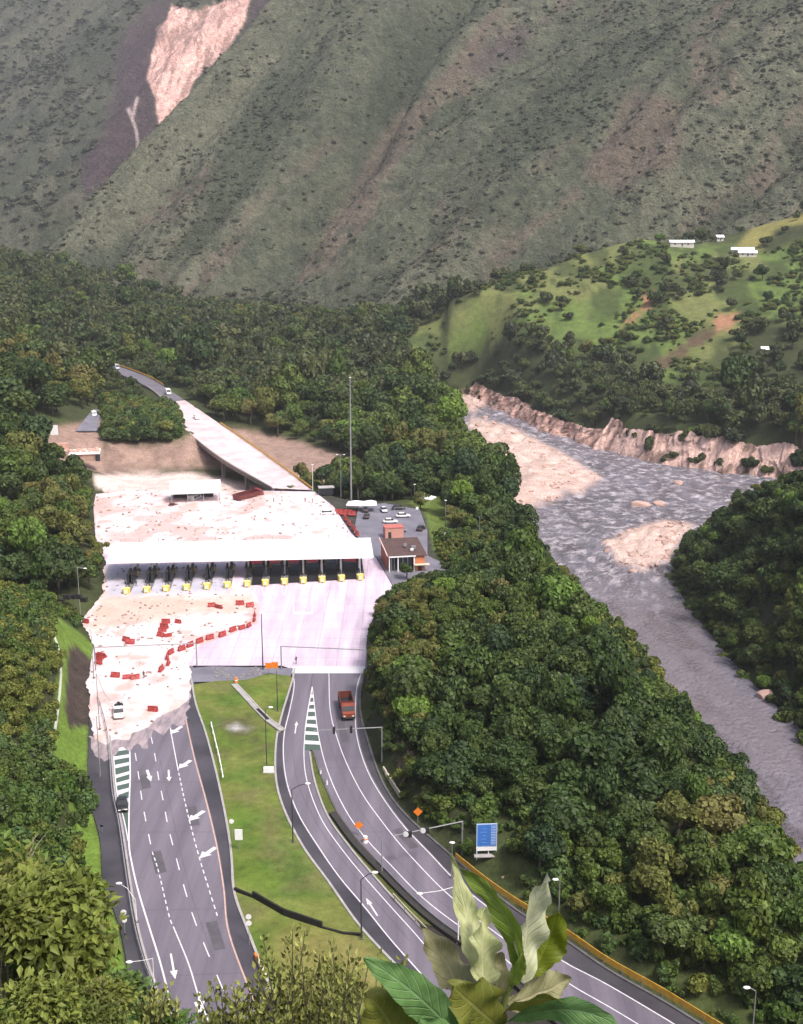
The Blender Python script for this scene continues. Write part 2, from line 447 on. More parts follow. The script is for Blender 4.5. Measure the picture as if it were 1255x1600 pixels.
def make_ground():
    az = np.radians(np.linspace(-33, 33, 470)); r = np.r_[np.linspace(2, 20, 10)[:-1], np.geomspace(20, 1330, 500)]
    A, RR = np.meshgrid(az, r, indexing='ij')
    x = (RR * np.sin(A)).ravel(); y = (RR * np.cos(A)).ravel()
    z = ground_z(x, y)
    c = paint_ground(x, y, z)
    f = grid_faces(len(az), len(r))[:, ::-1]
    o = mesh_obj('ground', np_mesh('ground', np.c_[x, y, z], f, M_ground, True, c))
    tag(o, 'green valley floor and wooded slopes around the toll plaza', kind='structure')
    # apron of hillside behind and beside the viewpoint
    xs = np.linspace(-120, 120, 60); ys = np.linspace(-80, 40, 40)
    return o
make_ground()

# ------------------------------------------------------------------ mountains
M_mount = mat_attr('M_mountain', nscales=((.03, .15), (.12, .26), (.45, .34)), bump=.9, bscale=.20, bdist=7.0)
P0 = np.array((-337.0, 1150.0))
DU = np.array((.62, .785)); QU = np.array((.785, -.62))
def mount_local(x, y): 
    a = x - P0[0]; b = y - P0[1]
    return a * DU[0] + b * DU[1], a * QU[0] + b * QU[1]
def rill(q, dc):
    """ridges and gullies running down the slope"""
    w = (fbm(dc / 160, q / 160, 3, 21) - .5) * 70
    fan = 1 - np.clip(dc, -100, 900) * .00045
    s = (q + w) * fan
    a = np.abs(vnoise(s / 105, dc / 900, 31) * 2 - 1)
    b = np.abs(vnoise(s / 38 + 5, dc / 320, 32) * 2 - 1)
    c = np.abs(vnoise(s / 13 + 9, dc / 110, 33) * 2 - 1)
    return a, b, c, s
def mount_z(x, y):
    dc, q = mount_local(x, y)
    qp = np.maximum(q, 0)
    z = 63 + .84 * dc - .27 * qp
    a, b, c, s = rill(q, dc)
    k = sstep(-5, 80, q)
    z = z + ((a - .5) * 42 + (b - .5) * 17) * (.25 + .75 * k) + (c - .5) * 4.5 + (fbm(x / 22, y / 22, 4, 41) - .5) * 9
    # bigger gully that splits the face, running down from the upper middle
    q1 = q - 205 - 18 * np.sin(dc / 90)
    z = z - 40 * np.exp(-(q1 / 28) ** 2) * sstep(-20, 120, dc) + 18 * np.exp(-((q1 - 42) / 22) ** 2) * sstep(0, 120, dc)
    z = z - .95 * np.maximum(-q, 0)
    return np.minimum(z, 900)
MC = dict(green=(.084, .092, .060), pale=(.120, .124, .084), dark=(.048, .060, .038), brown=(.122, .096, .074), purple=(.075, .058, .060))
def paint_mount(x, y, z):
    dc, q = mount_local(x, y)
    a, b, c, s = rill(q, dc)
    px, py = pix(x, y, z)
    n = fbm(x / 45, y / 45, 4, 51); n2 = fbm(s / 24, dc / 160, 4, 52); n3 = fbm(x / 9, y / 9, 3, 53)
    col = np.tile(np.array(MC['green']), (len(x), 1))
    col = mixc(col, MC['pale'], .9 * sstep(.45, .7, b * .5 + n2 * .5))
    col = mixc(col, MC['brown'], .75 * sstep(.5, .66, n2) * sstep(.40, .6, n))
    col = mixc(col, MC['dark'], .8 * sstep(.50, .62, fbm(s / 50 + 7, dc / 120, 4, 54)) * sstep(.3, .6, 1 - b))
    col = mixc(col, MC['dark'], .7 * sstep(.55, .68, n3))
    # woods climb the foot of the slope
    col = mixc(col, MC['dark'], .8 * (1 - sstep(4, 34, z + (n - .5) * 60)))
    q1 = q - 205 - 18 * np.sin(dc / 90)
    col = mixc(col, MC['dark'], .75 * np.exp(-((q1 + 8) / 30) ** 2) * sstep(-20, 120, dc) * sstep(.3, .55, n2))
    col = mixc(col, MC['pale'], .7 * np.exp(-((q - 8) / 30) ** 2))  # lit side of the crest put into the colour
    wx = (n - .5) * 40; wy = (n3 - .5) * 22
    col = mixc(col, MC['brown'], .8 * inpx([(905, 270), (985, 140), (1060, 160), (1050, 260), (960, 300)], px + wx, py + wy, 14))
    col = mixc(col, MC['purple'], .8 * inpx([(725, 110), (780, 50), (825, 45), (815, 85), (750, 120)], px + wx, py + wy, 14))
    col = mixc(col, MC['brown'], .7 * inpx([(520, 340), (600, 210), (720, 80), (760, 20), (800, 0), (760, 60), (640, 230), (560, 330), (470, 420)], px + wx * .5, py + wy * .5, 8))  # brown flank, with the lit side of the ridge put into the colour
    col = mixc(col, MC['dark'], .7 * inpx([(590, 30), (740, 20), (700, 100), (620, 190), (560, 210), (590, 110)], px + wx, py + wy, 16))  # shade on the left-facing side of the ridge put into the colour
    col = mixc(col, MC['pale'], .8 * inpx([(100, 385), (250, 230), (420, 60), (450, 70), (300, 260), (170, 390)], px + wx * .6, py + wy, 12))  # light on the right of the spur crest painted as pale ground
    return col
def make_mount():
    az = np.radians(np.linspace(-22.5, 25, 640)); r = np.r_[np.arange(800, 1560, 2.8), np.geomspace(1560, 2500, 80)]
    A, RR = np.meshgrid(az, r, indexing='ij')
    x = (RR * np.sin(A)).ravel(); y = (RR * np.cos(A)).ravel()
    z = mount_z(x, y)
    keep = z > -45
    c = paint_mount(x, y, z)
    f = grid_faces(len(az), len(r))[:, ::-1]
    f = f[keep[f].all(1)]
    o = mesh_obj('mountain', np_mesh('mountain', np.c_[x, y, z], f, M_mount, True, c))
    tag(o, 'steep scrub covered mountainside with diagonal gullies', kind='structure')
make_mount()
P1 = np.array((-524.0, 1500.0))
def far_z(x, y):
    a = x - P1[0]; b = y - P1[1]
    dc = a * .70 + b * .714; q = a * .714 - b * .70
    w = (fbm(dc / 220, q / 220, 3, 61) - .5) * 120
    s = q + w
    z = 40 + .80 * dc - .02 * q
    z = z + (np.abs(vnoise(s / 190, dc / 1500, 62) * 2 - 1) - .5) * 70 + (np.abs(vnoise(s / 65, dc / 600, 63) * 2 - 1) - .5) * 26 + (np.abs(vnoise(s / 22, dc / 220, 64) * 2 - 1) - .5) * 9 + (fbm(x / 35, y / 35, 4, 65) - .5) * 16
    return z
SCAR = [(268, 8), (300, 18), (322, 14), (352, 2), (392, -6), (382, 30), (365, 60), (340, 90), (312, 115), (296, 140), (292, 165), (272, 195), (256, 220), (247, 195), (244, 150), (228, 118), (238, 90), (248, 45), (262, 30)]
ROCK = [(240, -5), (268, 0), (262, 40), (240, 100), (245, 180), (256, 222), (235, 250), (195, 275), (130, 320), (128, 260), (165, 200), (178, 130), (190, 60)]
ROCK2 = [(392, -6), (440, -6), (420, 40), (370, 70), (385, 30)]
FALL = [(196, 168), (207, 172), (213, 150), (217, 152), (209, 185), (216, 205), (219, 245), (214, 247), (212, 208), (204, 185)]
def paint_far(x, y, z):
    px, py = pix(x, y, z)
    n = fbm(x / 70, y / 70, 4, 71); n3 = fbm(x / 16, y / 16, 4, 72); ns = .6 * fbm((px + .45 * py) / 4.5, py / 16, 4, 73) + .4 * fbm(px / 13, py / 17, 4, 74)
    col = np.tile(np.array((.060, .068, .046)), (len(x), 1))
    col = mixc(col, (.094, .094, .066), .8 * sstep(.42, .62, n))
    col = mixc(col, (.045, .055, .034), .7 * sstep(.5, .62, n3))
    wx = (n3 - .5) * 26; wy = (n - .5) * 26
    col = mixc(col, (.062, .044, .050), .92 * np.clip(inpx(ROCK, px + wx, py + wy, 10) + inpx(ROCK2, px + wx, py + wy, 6), 0, 1))
    k = inpx(SCAR, px + wx * .35, py + wy * .35, 2.5)
    sc = np.array((.56, .30, .25)) * (1 - ns[:, None]) * 1.15 + np.array((.76, .53, .47)) * ns[:, None] * 1.0
    sc = sc * (.8 + .4 * n3[:, None])
    col = col * (1 - k[:, None]) + sc * k[:, None]
    k = sstep(.56, .62, fbm((px + .4 * py) / 6, py / 26, 4, 75)) * k
    col = mixc(col, (.20, .12, .10), .6 * k)
    col = mixc(col, (.42, .33, .32), inpx(FALL, px, py, 1.5))
    return np.clip(col, 0, .85)
def make_far():
    az = np.radians(np.linspace(-24, 2, 420)); r = np.geomspace(1400, 4200, 330)
    A, RR = np.meshgrid(az, r, indexing='ij')
    x = (RR * np.sin(A)).ravel(); y = (RR * np.cos(A)).ravel()
    z = np.minimum(far_z(x, y), 1150)
    c = paint_far(x, y, z)
    f = grid_faces(len(az), len(r))[:, ::-1]
    o = mesh_obj('far_mountain', np_mesh('far_mountain', np.c_[x, y, z], f, M_mount, True, c))
    tag(o, 'far green mountain with a raw pink landslide scar', kind='structure')
make_far()

# ------------------------------------------------------------------ river
def mat_river():
    m = bpy.data.materials.new('M_river'); m.use_nodes = True
    nt = m.node_tree; L = nt.links.new; b = nt.nodes['Principled BSDF']
    b.inputs['Roughness'].default_value = .22; b.inputs['Specular IOR Level'].default_value = .5
    uv = nt.nodes.new('ShaderNodeUVMap'); uv.uv_map = 'flow'
    at = nt.nodes.new('ShaderNodeAttribute'); at.attribute_name = 'col'
    foam = nt.nodes.new('ShaderNodeAttribute'); foam.attribute_name = 'foam'
    mp = nt.nodes.new('ShaderNodeMapping'); mp.inputs['Scale'].default_value = (.13, .17, 1)
    L(uv.outputs[0], mp.inputs[0])
    n = nt.nodes.new('ShaderNodeTexNoise'); n.inputs['Scale'].default_value = 1.0; n.inputs['Detail'].default_value = 8; n.inputs['Roughness'].default_value = .7; n.inputs['Distortion'].default_value = .25
    L(mp.outputs[0], n.inputs['Vector'])
    th = nt.nodes.new('ShaderNodeMapRange'); th.inputs[1].default_value = .49; th.inputs[2].default_value = .70
    L(n.outputs[0], th.inputs[0])
    mu = nt.nodes.new('ShaderNodeMath'); mu.operation = 'MULTIPLY'; L(th.outputs[0], mu.inputs[0]); L(foam.outputs['Fac'], mu.inputs[1])
    mx = nt.nodes.new('ShaderNodeMix'); mx.data_type = 'RGBA'; mx.inputs[7].default_value = (.62, .57, .60, 1)
    L(mu.outputs[0], mx.inputs[0]); L(at.outputs['Color'], mx.inputs[6]); L(mx.outputs[2], b.inputs['Base Color'])
    n2 = nt.nodes.new('ShaderNodeTexNoise'); n2.inputs['Scale'].default_value = 4.5; n2.inputs['Detail'].default_value = 6
    L(mp.outputs[0], n2.inputs['Vector'])
    bp = nt.nodes.new('ShaderNodeBump'); bp.inputs['Strength'].default_value = .9; bp.inputs['Distance'].default_value = 1.1
    L(n2.outputs[0], bp.inputs['Height']); L(bp.outputs[0], b.inputs['Normal'])
    return m
BARS = [[(690, 612), (735, 615), (765, 632), (735, 645), (700, 625)],
        [(735, 652), (800, 668), (885, 712), (940, 748), (905, 772), (840, 762), (795, 735), (765, 700), (728, 665)],
        [(745, 780), (800, 750), (868, 752), (880, 778), (815, 800), (780, 830), (740, 830)],
        [(945, 850), (985, 830), (1040, 815), (1085, 822), (1060, 850), (1045, 880), (1000, 892), (965, 880)]]
def make_river():
    lb = np.array(RIV[:13]); rb = np.array(RIV[13:][::-1])
    n, m = 560, 64
    lb = lb.copy(); lb[:, 0] -= 12; 
    Lc = catmull(lb, n); Rc = catmull(rb + np.array((3, 0)), n)
    t = np.linspace(0, 1, m)
    P = Lc[:, None, :] * (1 - t[None, :, None]) + Rc[:, None, :] * t[None, :, None]
    x, y = P[..., 0].ravel(), P[..., 1].ravel()
    sl = np.repeat(np.linspace(0, 900, n), m); ac = (t[None, :] * np.linalg.norm(Rc - Lc, axis=1)[:, None]).ravel()
    rapid = sstep(330, 420, y)
    z = RZ + (fbm(sl / 7, ac / 3.2, 4, 81) - .5) * (.35 + 2.2 * rapid)
    px, py = pix(x, y, z)
    n1 = fbm(sl / 22, ac / 7, 4, 82)
    col = np.tile(np.array((.180, .166, .196)), (len(x), 1))
    col = mixc(col, (.115, .10, .115), sstep(.45, .65, n1))
    col = mixc(col, (.125, .118, .138), rapid * sstep(.46, .60, fbm(sl / 8, ac / 3, 4, 83)))
    col = mixc(col, (.195, .162, .175), (1 - rapid) * .5 * sstep(.4, .7, fbm(sl / 60, ac / 20, 3, 85)))
    wx = (n1 - .5) * 30; bar = np.zeros(len(x))
    for i, bpoly in enumerate(BARS):
        k = inpx(bpoly, px + wx * .6, py + wx * .25, 7)
        bar = np.maximum(bar, k)
        pk = fbm(sl / 14, ac / 3, 4, 84 + i)
        c2 = np.array((.36, .25, .20)) * pk[:, None] + np.array((.85, .64, .56)) * (1 - pk[:, None])
        col = col * (1 - k[:, None]) + c2 * k[:, None]
    z = z + bar * (.5 + (fbm(x / 6, y / 9, 4, 90) - .35) * 2.6)
    me = np_mesh('river', np.c_[x, y, z], grid_faces(n, m)[:, ::-1], mat_river(), True, col)
    fo = me.attributes.new('foam', 'FLOAT', 'POINT')
    fo.data.foreach_set('value', (np.clip(rapid * (1 - .75 * bar) + .10, 0, 1)).astype(np.float32))
    uv = me.uv_layers.new(name='flow')
    li = np.empty(len(me.loops), np.int32); me.loops.foreach_get('vertex_index', li)
    uv.data.foreach_set('uv', np.c_[sl, ac][li].astype(np.float32).ravel())
    tag(mesh_obj('river', me), 'muddy grey river with white rapids and pale gravel bars', kind='structure')
make_river()
M_earth = mat_attr('M_earth', nscales=((.18, .2), (.8, .22)), bump=.9, bscale=.7, bdist=.8)
def scarp(name, label, line, h0, h1, seed, col=(.52, .33, .27), z0=RZ - .8, lean=.62, amp=1.0, col2=(.62, .44, .38)):
    """raw eroded bank: a rough steep faceted strip along a line from the river up to the turf"""
    n, m = 190, 13
    C = catmull(line, n)
    T = np.gradient(C, axis=0); T /= np.linalg.norm(T, axis=1)[:, None]
    N = np.c_[T[:, 1], -T[:, 0]]
    r_ = np.random.RandomState(seed)
    u = np.repeat(np.arange(n) * 1.1, m) + r_.normal(size=n * m) * .35; tt = np.clip(np.tile(np.linspace(0, 1, m), n) + r_.normal(size=n * m) * .025, 0, 1)
    hh = np.repeat(h0 + (h1 - h0) * fbm(np.arange(n) / 22, np.zeros(n), 3, seed) + (fbm(np.arange(n) / 4, np.zeros(n), 2, seed + 9) - .5) * 1.2, m)
    slab = np.floor(fbm(u / 15 + .25 * tt, tt * .8, 2, seed + 1) * 6) / 6
    off = -tt * hh * lean + (slab - .5) * 7 * amp + (fbm(u / 6, tt * 2.0, 3, seed + 2) - .5) * 2.4 * amp + r_.normal(size=n * m) * .09
    x = np.repeat(C[:, 0], m) + np.repeat(N[:, 0], m) * off; y = np.repeat(C[:, 1], m) + np.repeat(N[:, 1], m) * off
    z = z0 + tt * hh
    k = fbm(u / 3.5, tt * 3, 4, seed + 3)
    c = np.array(col) * (.75 + .55 * k[:, None])
    c = mixc(c, col2, .6 * sstep(.5, .65, fbm(u / 9, tt * 2, 3, seed + 6)))
    c = mixc(c, np.array(col) * .28, .85 * sstep(.57, .64, fbm(u / 5, tt * 1.0, 4, seed + 4)))
    o = mesh_obj(name, np_mesh(name, np.c_[x, y, z], grid_faces(n, m), M_earth, False, c))
    tag(o, label, kind='structure')
scarp('river_bank', 'raw pink earth bank cut by the river below the grassy hill', [(45, 815), (60, 756), (76, 695), (96, 644), (110, 614)], 8, 12, 101)
scarp('river_bank', 'tall raw pink earth cliff on the outer bend of the river', [(104, 624), (124, 588), (150, 564), (176, 546), (199, 530), (206, 505)], 12, 20, 111, (.56, .38, .32))
scarp('rock_cut', 'brown vine hung rock cut beside the right carriageway', [(q.x + 1.0, q.y) for q in (G(574, 1020), G(571, 1085), G(573, 1120), G(584, 1158), G(599, 1202), G(615, 1238))], 4.0, 7.5, 121, (.115, .092, .060), -.2, .35, .16, (.10, .105, .045))
# ================================================================== ROADS
def mat_pave(name, c0, c1, scale=.12, rough=.55, fine=2.5, spec=.45, streak=None):
    m = bpy.data.materials.new(name); m.use_nodes = True
    nt = m.node_tree; L = nt.links.new; b = nt.nodes['Principled BSDF']
    b.inputs['Roughness'].default_value = rough; b.inputs['Specular IOR Level'].default_value = spec
    tc = nt.nodes.new('ShaderNodeTexCoord')
    vec = tc.outputs['Object']
    if streak:
        mp = nt.nodes.new('ShaderNodeMapping'); mp.inputs['Scale'].default_value = streak; L(vec, mp.inputs[0]); sv = mp.outputs[0]
    else: sv = vec
    n = nt.nodes.new('ShaderNodeTexNoise'); n.inputs['Scale'].default_value = scale; n.inputs['Detail'].default_value = 6; n.inputs['Roughness'].default_value = .6
    L(sv, n.inputs['Vector'])
    mr = nt.nodes.new('ShaderNodeMapRange'); mr.inputs[1].default_value = .32; mr.inputs[2].default_value = .68; L(n.outputs[0], mr.inputs[0])
    mx = nt.nodes.new('ShaderNodeMix'); mx.data_type = 'RGBA'; mx.inputs[6].default_value = (*c0, 1); mx.inputs[7].default_value = (*c1, 1)
    L(mr.outputs[0], mx.inputs[0])
    n2 = nt.nodes.new('ShaderNodeTexNoise'); n2.inputs['Scale'].default_value = fine; n2.inputs['Detail'].default_value = 4
    L(vec, n2.inputs['Vector'])
    m2 = nt.nodes.new('ShaderNodeMapRange'); m2.inputs[3].default_value = .85; m2.inputs[4].default_value = 1.15; L(n2.outputs[0], m2.inputs[0])
    sc = nt.nodes.new('ShaderNodeVectorMath'); sc.operation = 'SCALE'; L(mx.outputs[2], sc.inputs[0]); L(m2.outputs[0], sc.inputs['Scale'])
    L(sc.outputs[0], b.inputs['Base Color'])
    bp = nt.nodes.new('ShaderNodeBump'); bp.inputs['Strength'].default_value = .25; bp.inputs['Distance'].default_value = .03; L(n2.outputs[0], bp.inputs['Height']); L(bp.outputs[0], b.inputs['Normal'])
    return m
def joints(m):
    """cast slab joints on the concrete"""
    nt = m.node_tree; b = nt.nodes['Principled BSDF']; L = nt.links.new
    src = b.inputs['Base Color'].links[0].from_socket
    tc = nt.nodes.new('ShaderNodeTexCoord'); br_ = nt.nodes.new('ShaderNodeTexBrick')
    br_.offset = 0.0; br_.inputs['Scale'].default_value = 1.0; br_.inputs['Mortar Size'].default_value = .06; br_.inputs['Brick Width'].default_value = 4.6; br_.inputs['Row Height'].default_value = 6.0
    br_.inputs['Color1'].default_value = (1, 1, 1, 1); br_.inputs['Color2'].default_value = (.93, .93, .94, 1); br_.inputs['Mortar'].default_value = (.62, .60, .62, 1)
    L(tc.outputs['Object'], br_.inputs['Vector'])
    mu = nt.nodes.new('ShaderNodeMix'); mu.data_type = 'RGBA'; mu.blend_type = 'MULTIPLY'; mu.inputs[0].default_value = 1
    L(src, mu.inputs[6]); L(br_.outputs[0], mu.inputs[7]); L(mu.outputs[2], b.inputs['Base Color'])
M_asph = mat_pave('M_asphalt', (.105, .092, .115), (.185, .163, .196), scale=.35, streak=(1, .06, 1))
M_dark = mat_pave('M_dark_asphalt', (.034, .031, .038), (.075, .068, .080))
M_conc = mat_pave('M_plaza_concrete', (.46, .375, .455), (.74, .605, .72), scale=.22, streak=(1.6, .16, 1))
joints(M_conc)
M_park = mat_pave('M_parking_asphalt', (.13, .125, .155), (.20, .19, .225), scale=.2)
M_line = mat('M_road_paint', (.64, .62, .65), rough=.6, noise=.22, nscale=3.5)
M_oline = mat('M_faded_orange_paint', (.50, .33, .27), rough=.6, noise=.2, nscale=1.0)
M_kerb = mat('M_kerb_concrete', (.33, .31, .30), rough=.8, noise=.2, nscale=.8)
M_kerb_dark = mat('M_kerb_dark', (.11, .105, .11), rough=.8, noise=.25, nscale=.8)
M_cream = mat('M_cream_concrete', (.55, .49, .38), rough=.8, noise=.15)
M_gore = mat('M_gore_paint', (.070, .105, .085), rough=.6, noise=.2)

def strip_mesh(name, A, B, mt, z, n=90, m=5):
    a = A if isinstance(A, np.ndarray) else smooth_line(A, 0, n)
    b = B if isinstance(B, np.ndarray) else smooth_line(B, 0, n)
    t = np.linspace(0, 1, m)
    P = a[:, None, :] * (1 - t[None, :, None]) + b[:, None, :] * t[None, :, None]
    P[..., 2] += z
    return np_mesh(name, P.reshape(-1, 3), grid_faces(len(a), m), mt, True)
def road_strip(name, A, B, mt, z, label, n=90):
    return tag(mesh_obj(name, strip_mesh(name, A, B, mt, z, n)), label, kind='structure')
def ragged(poly, amp, seed, step=.8):
    out = []
    n = len(poly)
    for i in range(n):
        a, b = Vector((poly[i][0], poly[i][1])), Vector((poly[(i + 1) % n][0], poly[(i + 1) % n][1]))
        k = max(1, int((b - a).length / step)); d = (b - a).normalized(); nrm = Vector((d.y, -d.x))
        for j in range(k):
            p = a.lerp(b, j / k)
            o = (float(fbm(np.array(p.x / 1.6), np.array(p.y / 2.6), 4, seed)) - .5) * 2 * amp
            out.append(p + nrm * o)
    return out
def fill(name, poly, mt, z, label, step=2.5, amp=0.0, ascale=6.0, seed=1, kind='structure', col=None, smooth_pts=None):
    """flat or gently uneven sheet inside an outline given as world points"""
    pts = [Vector((p[0], p[1])) for p in poly]
    xs = [p.x for p in pts]; ys = [p.y for p in pts]
    gx, gy = np.meshgrid(np.arange(min(xs), max(xs), step), np.arange(min(ys), max(ys), step))
    gx = gx.ravel() + np.random.RandomState(seed).rand(gx.size) * step * .4; gy = gy.ravel() + np.random.RandomState(seed + 1).rand(gy.size) * step * .4
    d = polydist([(p.x, p.y) for p in pts], gx, gy)
    ins = d < -step * .45
    vin = pts + [Vector((a, b)) for a, b in zip(gx[ins], gy[ins])]
    n = len(pts)
    r = delaunay_2d_cdt(vin, [(i, (i + 1) % n) for i in range(n)], [list(range(n))], 1, 1e-4)
    V = np.array([(v.x, v.y) for v in r[0]])
    dd = np.abs(polydist([(p.x, p.y) for p in pts], V[:, 0], V[:, 1]))
    zz = z + amp * sstep(0, 3, dd) * fbm(V[:, 0] / ascale, V[:, 1] / ascale, 4, seed)
    faces = [tuple(f) for f in r[2]]
    me = np_mesh(name, np.c_[V, zz], np.array(faces), mt, True, col(V[:, 0], V[:, 1], zz) if col else None)
    o = mesh_obj(name, me)
    return tag(o, label, kind=kind)

# --- photo lines (pixels) of the two carriageways
L_EDGE = [(202.5, 1150), (203.5, 1210), (202, 1257), (201.5, 1307), (203, 1332), (214, 1384), (231, 1441), (248, 1495), (258, 1532), (264, 1560), (268, 1605), (272, 1680)]
L_HATCH = [(175.7, 1155), (182.4, 1234), (194, 1281), (200.5, 1314)]
L_KERBL = [(172, 1150), (180, 1240), (190.5, 1290), (204, 1380), (217, 1455), (234, 1515), (245, 1545), (246, 1605), (248, 1690)]
L_MARGIN = [(140, 1120), (138, 1230), (157, 1314), (161, 1381), (183, 1435), (198, 1502), (201, 1542), (206, 1605), (210, 1690)]
L_L1 = [(207, 1150), (212.5, 1184), (217.5, 1217), (222.6, 1254), (231, 1297), (238, 1331), (247.7, 1361), (264.4, 1431), (271, 1448), (294.5, 1505), (311, 1558), (330, 1605)]
L_L2 = [(236, 1150), (242.6, 1182), (247.7, 1215), (255.4, 1252), (262.7, 1291), (274.4, 1336), (286, 1379.5), (303, 1435), (324, 1487), (346, 1540), (375, 1605)]
L_L3 = [(266, 1137), (277.8, 1200), (291, 1261), (311, 1338), (339.7, 1431)]
L_RE = [(280, 1075), (291, 1127), (304.5, 1187), (321, 1247), (338, 1317.5), (349.7, 1388), (356, 1451), (381.5, 1525), (415, 1605), (445, 1680)]
L_KERBR = [(299, 1060), (306, 1100), (321, 1143.5), (338, 1207), (354.7, 1287), (362, 1340), (366, 1394.5), (386, 1451), (417, 1530), (450, 1605), (480, 1680)]
R_KERBL = [(461, 1045), (456, 1067), (441, 1116), (432, 1157.5), (431, 1214), (443, 1262.5), (473, 1322.5), (514, 1379), (561, 1446), (620, 1510), (690, 1585), (760, 1680)]
R_LE = [(457, 1050), (460, 1071), (453, 1109), (445, 1142.5), (443, 1180), (449, 1225), (467.5, 1274), (499, 1325), (531, 1371), (569, 1416), (614, 1472), (690, 1557), (770, 1650)]
R_LR = [(477, 1139), (475, 1180), (480, 1221), (501, 1277.5), (531, 1322.5), (565, 1365), (610, 1416), (660, 1472), (702, 1530), (745, 1600), (800, 1680)]
R_LK = [(484, 1175), (492, 1221), (512, 1275), (545, 1322), (578, 1362), (622, 1412), (668, 1462), (700, 1505), (735, 1560), (785, 1630)]
R_GL = [(488, 1073), (498, 1150), (514, 1210), (542.5, 1270), (576, 1315), (612, 1353), (655, 1397.5), (700, 1434), (775, 1487), (797, 1505), (850, 1550), (905, 1600), (960, 1650)]
R_RK = [(489, 1172), (503, 1215), (529, 1272), (562, 1317), (600, 1358), (645, 1404), (690, 1444), (765, 1497), (787, 1514), (840, 1560), (895, 1612), (950, 1665)]
R_LANE = [(514, 1050), (516, 1109), (526, 1150), (541, 1191), (566, 1240), (595, 1281), (625, 1319), (662.5, 1360), (690, 1388), (722, 1416), (767, 1452), (883, 1533), (945, 1569), (1000, 1602), (1060, 1640)]
R_RE = [(565, 1050), (557, 1079), (555.6, 1131), (562, 1169), (577, 1210), (600, 1249), (632.5, 1292.5), (674, 1336), (707, 1371), (755, 1412), (800, 1444), (876, 1500), (945, 1536), (1050, 1598), (1110, 1635)]
R_KERBR = [(570, 1046), (563, 1082), (564, 1118), (575, 1158), (590, 1204), (610, 1244), (642, 1282), (700, 1333), (716, 1348), (800, 1418), (885, 1471), (950, 1516), (1030, 1561), (1100, 1604), (1160, 1640)]

MUD0 = GP([(297, 1000), (130, 1000)])
# left carriageway and its dark gutter strip
def split_at(line, z=0, n=120): return smooth_line(line, z, n)
road_strip('road', [(150, 1000)] + L_KERBL[1:], [(300, 1000)] + L_KERBR[1:], M_asph, 0.0, 'grey three lane carriageway leading down from the toll plaza', 130)
road_strip('roadside_gutter', L_MARGIN, [(p[0] + .5, p[1]) for p in L_KERBL], M_dark, -.012, 'dark paved gutter strip along the left carriageway', 100)
road_strip('road', R_KERBL, [(489, 1045), (483, 1100), (482, 1150)] + R_LK[1:], M_asph, 0.0, 'grey single lane slip road curving beside the lawn', 120)
road_strip('road', [(489.5, 1045), (483.5, 1100), (482.5, 1150)] + R_RK[1:], R_KERBR, M_asph, 0.0, 'grey two lane carriageway curving past the wooded hill', 120)
# dark shoulders
sh = lambda A, B, z=.006, n=110: strip_mesh('s', A, B, M_dark, z, n, 3)
for A, B, lb in (([(p[0] + 2, p[1]) for p in L_RE], [(p[0] - 1, p[1]) for p in L_KERBR], 'dark shoulder of the left carriageway beside the lawn'),
                 ([(p[0] + 1, p[1]) for p in R_KERBL], [(p[0] - 2, p[1]) for p in R_LE[:-1]] + [(760, 1640)], 'dark shoulder of the slip road beside the lawn'),
                 ([(p[0] + 3, p[1]) for p in R_RE], [(p[0] - 1, p[1]) for p in R_KERBR], 'dark shoulder of the right carriageway below the hill')):
    tag(mesh_obj('road_shoulder', sh(A, B)), lb, kind='structure')

# plaza
PLAZA = GP([(140, 1046), (148, 1005), (130, 966), (162, 928), (166, 878), (150, 850), (146, 790), (150, 772), (250, 766), (340, 766), (425, 767), (492, 768), (522, 792), (548, 832), (588, 872), (616, 920), (588, 950), (575, 990), (571, 1046), (458, 1046), (440, 1040), (300, 1040)])
fill('plaza_pavement', PLAZA, M_conc, .004, 'pale pinkish concrete pavement of the toll plaza', 4.0)
fill('parking_pavement', GP([(560, 792), (600, 786), (656, 796), (668, 830), (668, 868), (694, 880), (700, 905), (690, 925), (655, 930), (618, 922), (590, 873), (553, 832)]), M_park, .0, 'grey car park beside the plaza', 4.0)
tag(mesh_obj('stop_line', strip_mesh('stop_line', GP([(457, 1041), (571, 1041)]) and np.array([list(p) for p in GP([(457, 1040.5), (571, 1041)])]), np.array([list(p) for p in GP([(456, 1052), (569, 1052)])]), M_line, .012)), 'broad white painted strip across the right carriageway', kind='structure')

# markings: one object per kind of line
def line_band(line, w, z, seg=None, n=200, t0=0.0, t1=1.0):
    """quads of a painted line of width w; seg=(dash, gap)"""
    c = smooth_line(line, 0, n, 4)
    d = np.r_[0, np.cumsum(np.linalg.norm(np.diff(c, axis=0), axis=1))]
    T = np.gradient(c, axis=0); T /= np.linalg.norm(T, axis=1)[:, None]
    N = np.c_[-T[:, 1], T[:, 0], np.zeros(n)]
    def at(s):
        p = np.array([np.interp(s, d, c[:, k]) for k in range(3)]); nn = np.array([np.interp(s, d, N[:, k]) for k in range(3)])
        return p, nn
    runs = []
    a, e = d[-1] * t0, d[-1] * t1
    if seg is None: runs = [(a, e)]
    else:
        s = a
        while s < e: runs.append((s, min(s + seg[0], e))); s += seg[0] + seg[1]
    V = []; Fc = []
    for s0, s1 in runs:
        k = max(2, int((s1 - s0) / 2.0) + 1)
        b0 = len(V)
        for s in np.linspace(s0, s1, k):
            p, nn = at(s)
            V += [p + nn * w / 2 + (0, 0, z), p - nn * w / 2 + (0, 0, z)]
        Fc += [(b0 + 2 * i, b0 + 2 * i + 1, b0 + 2 * i + 3, b0 + 2 * i + 2) for i in range(k - 1)]
    return V, Fc
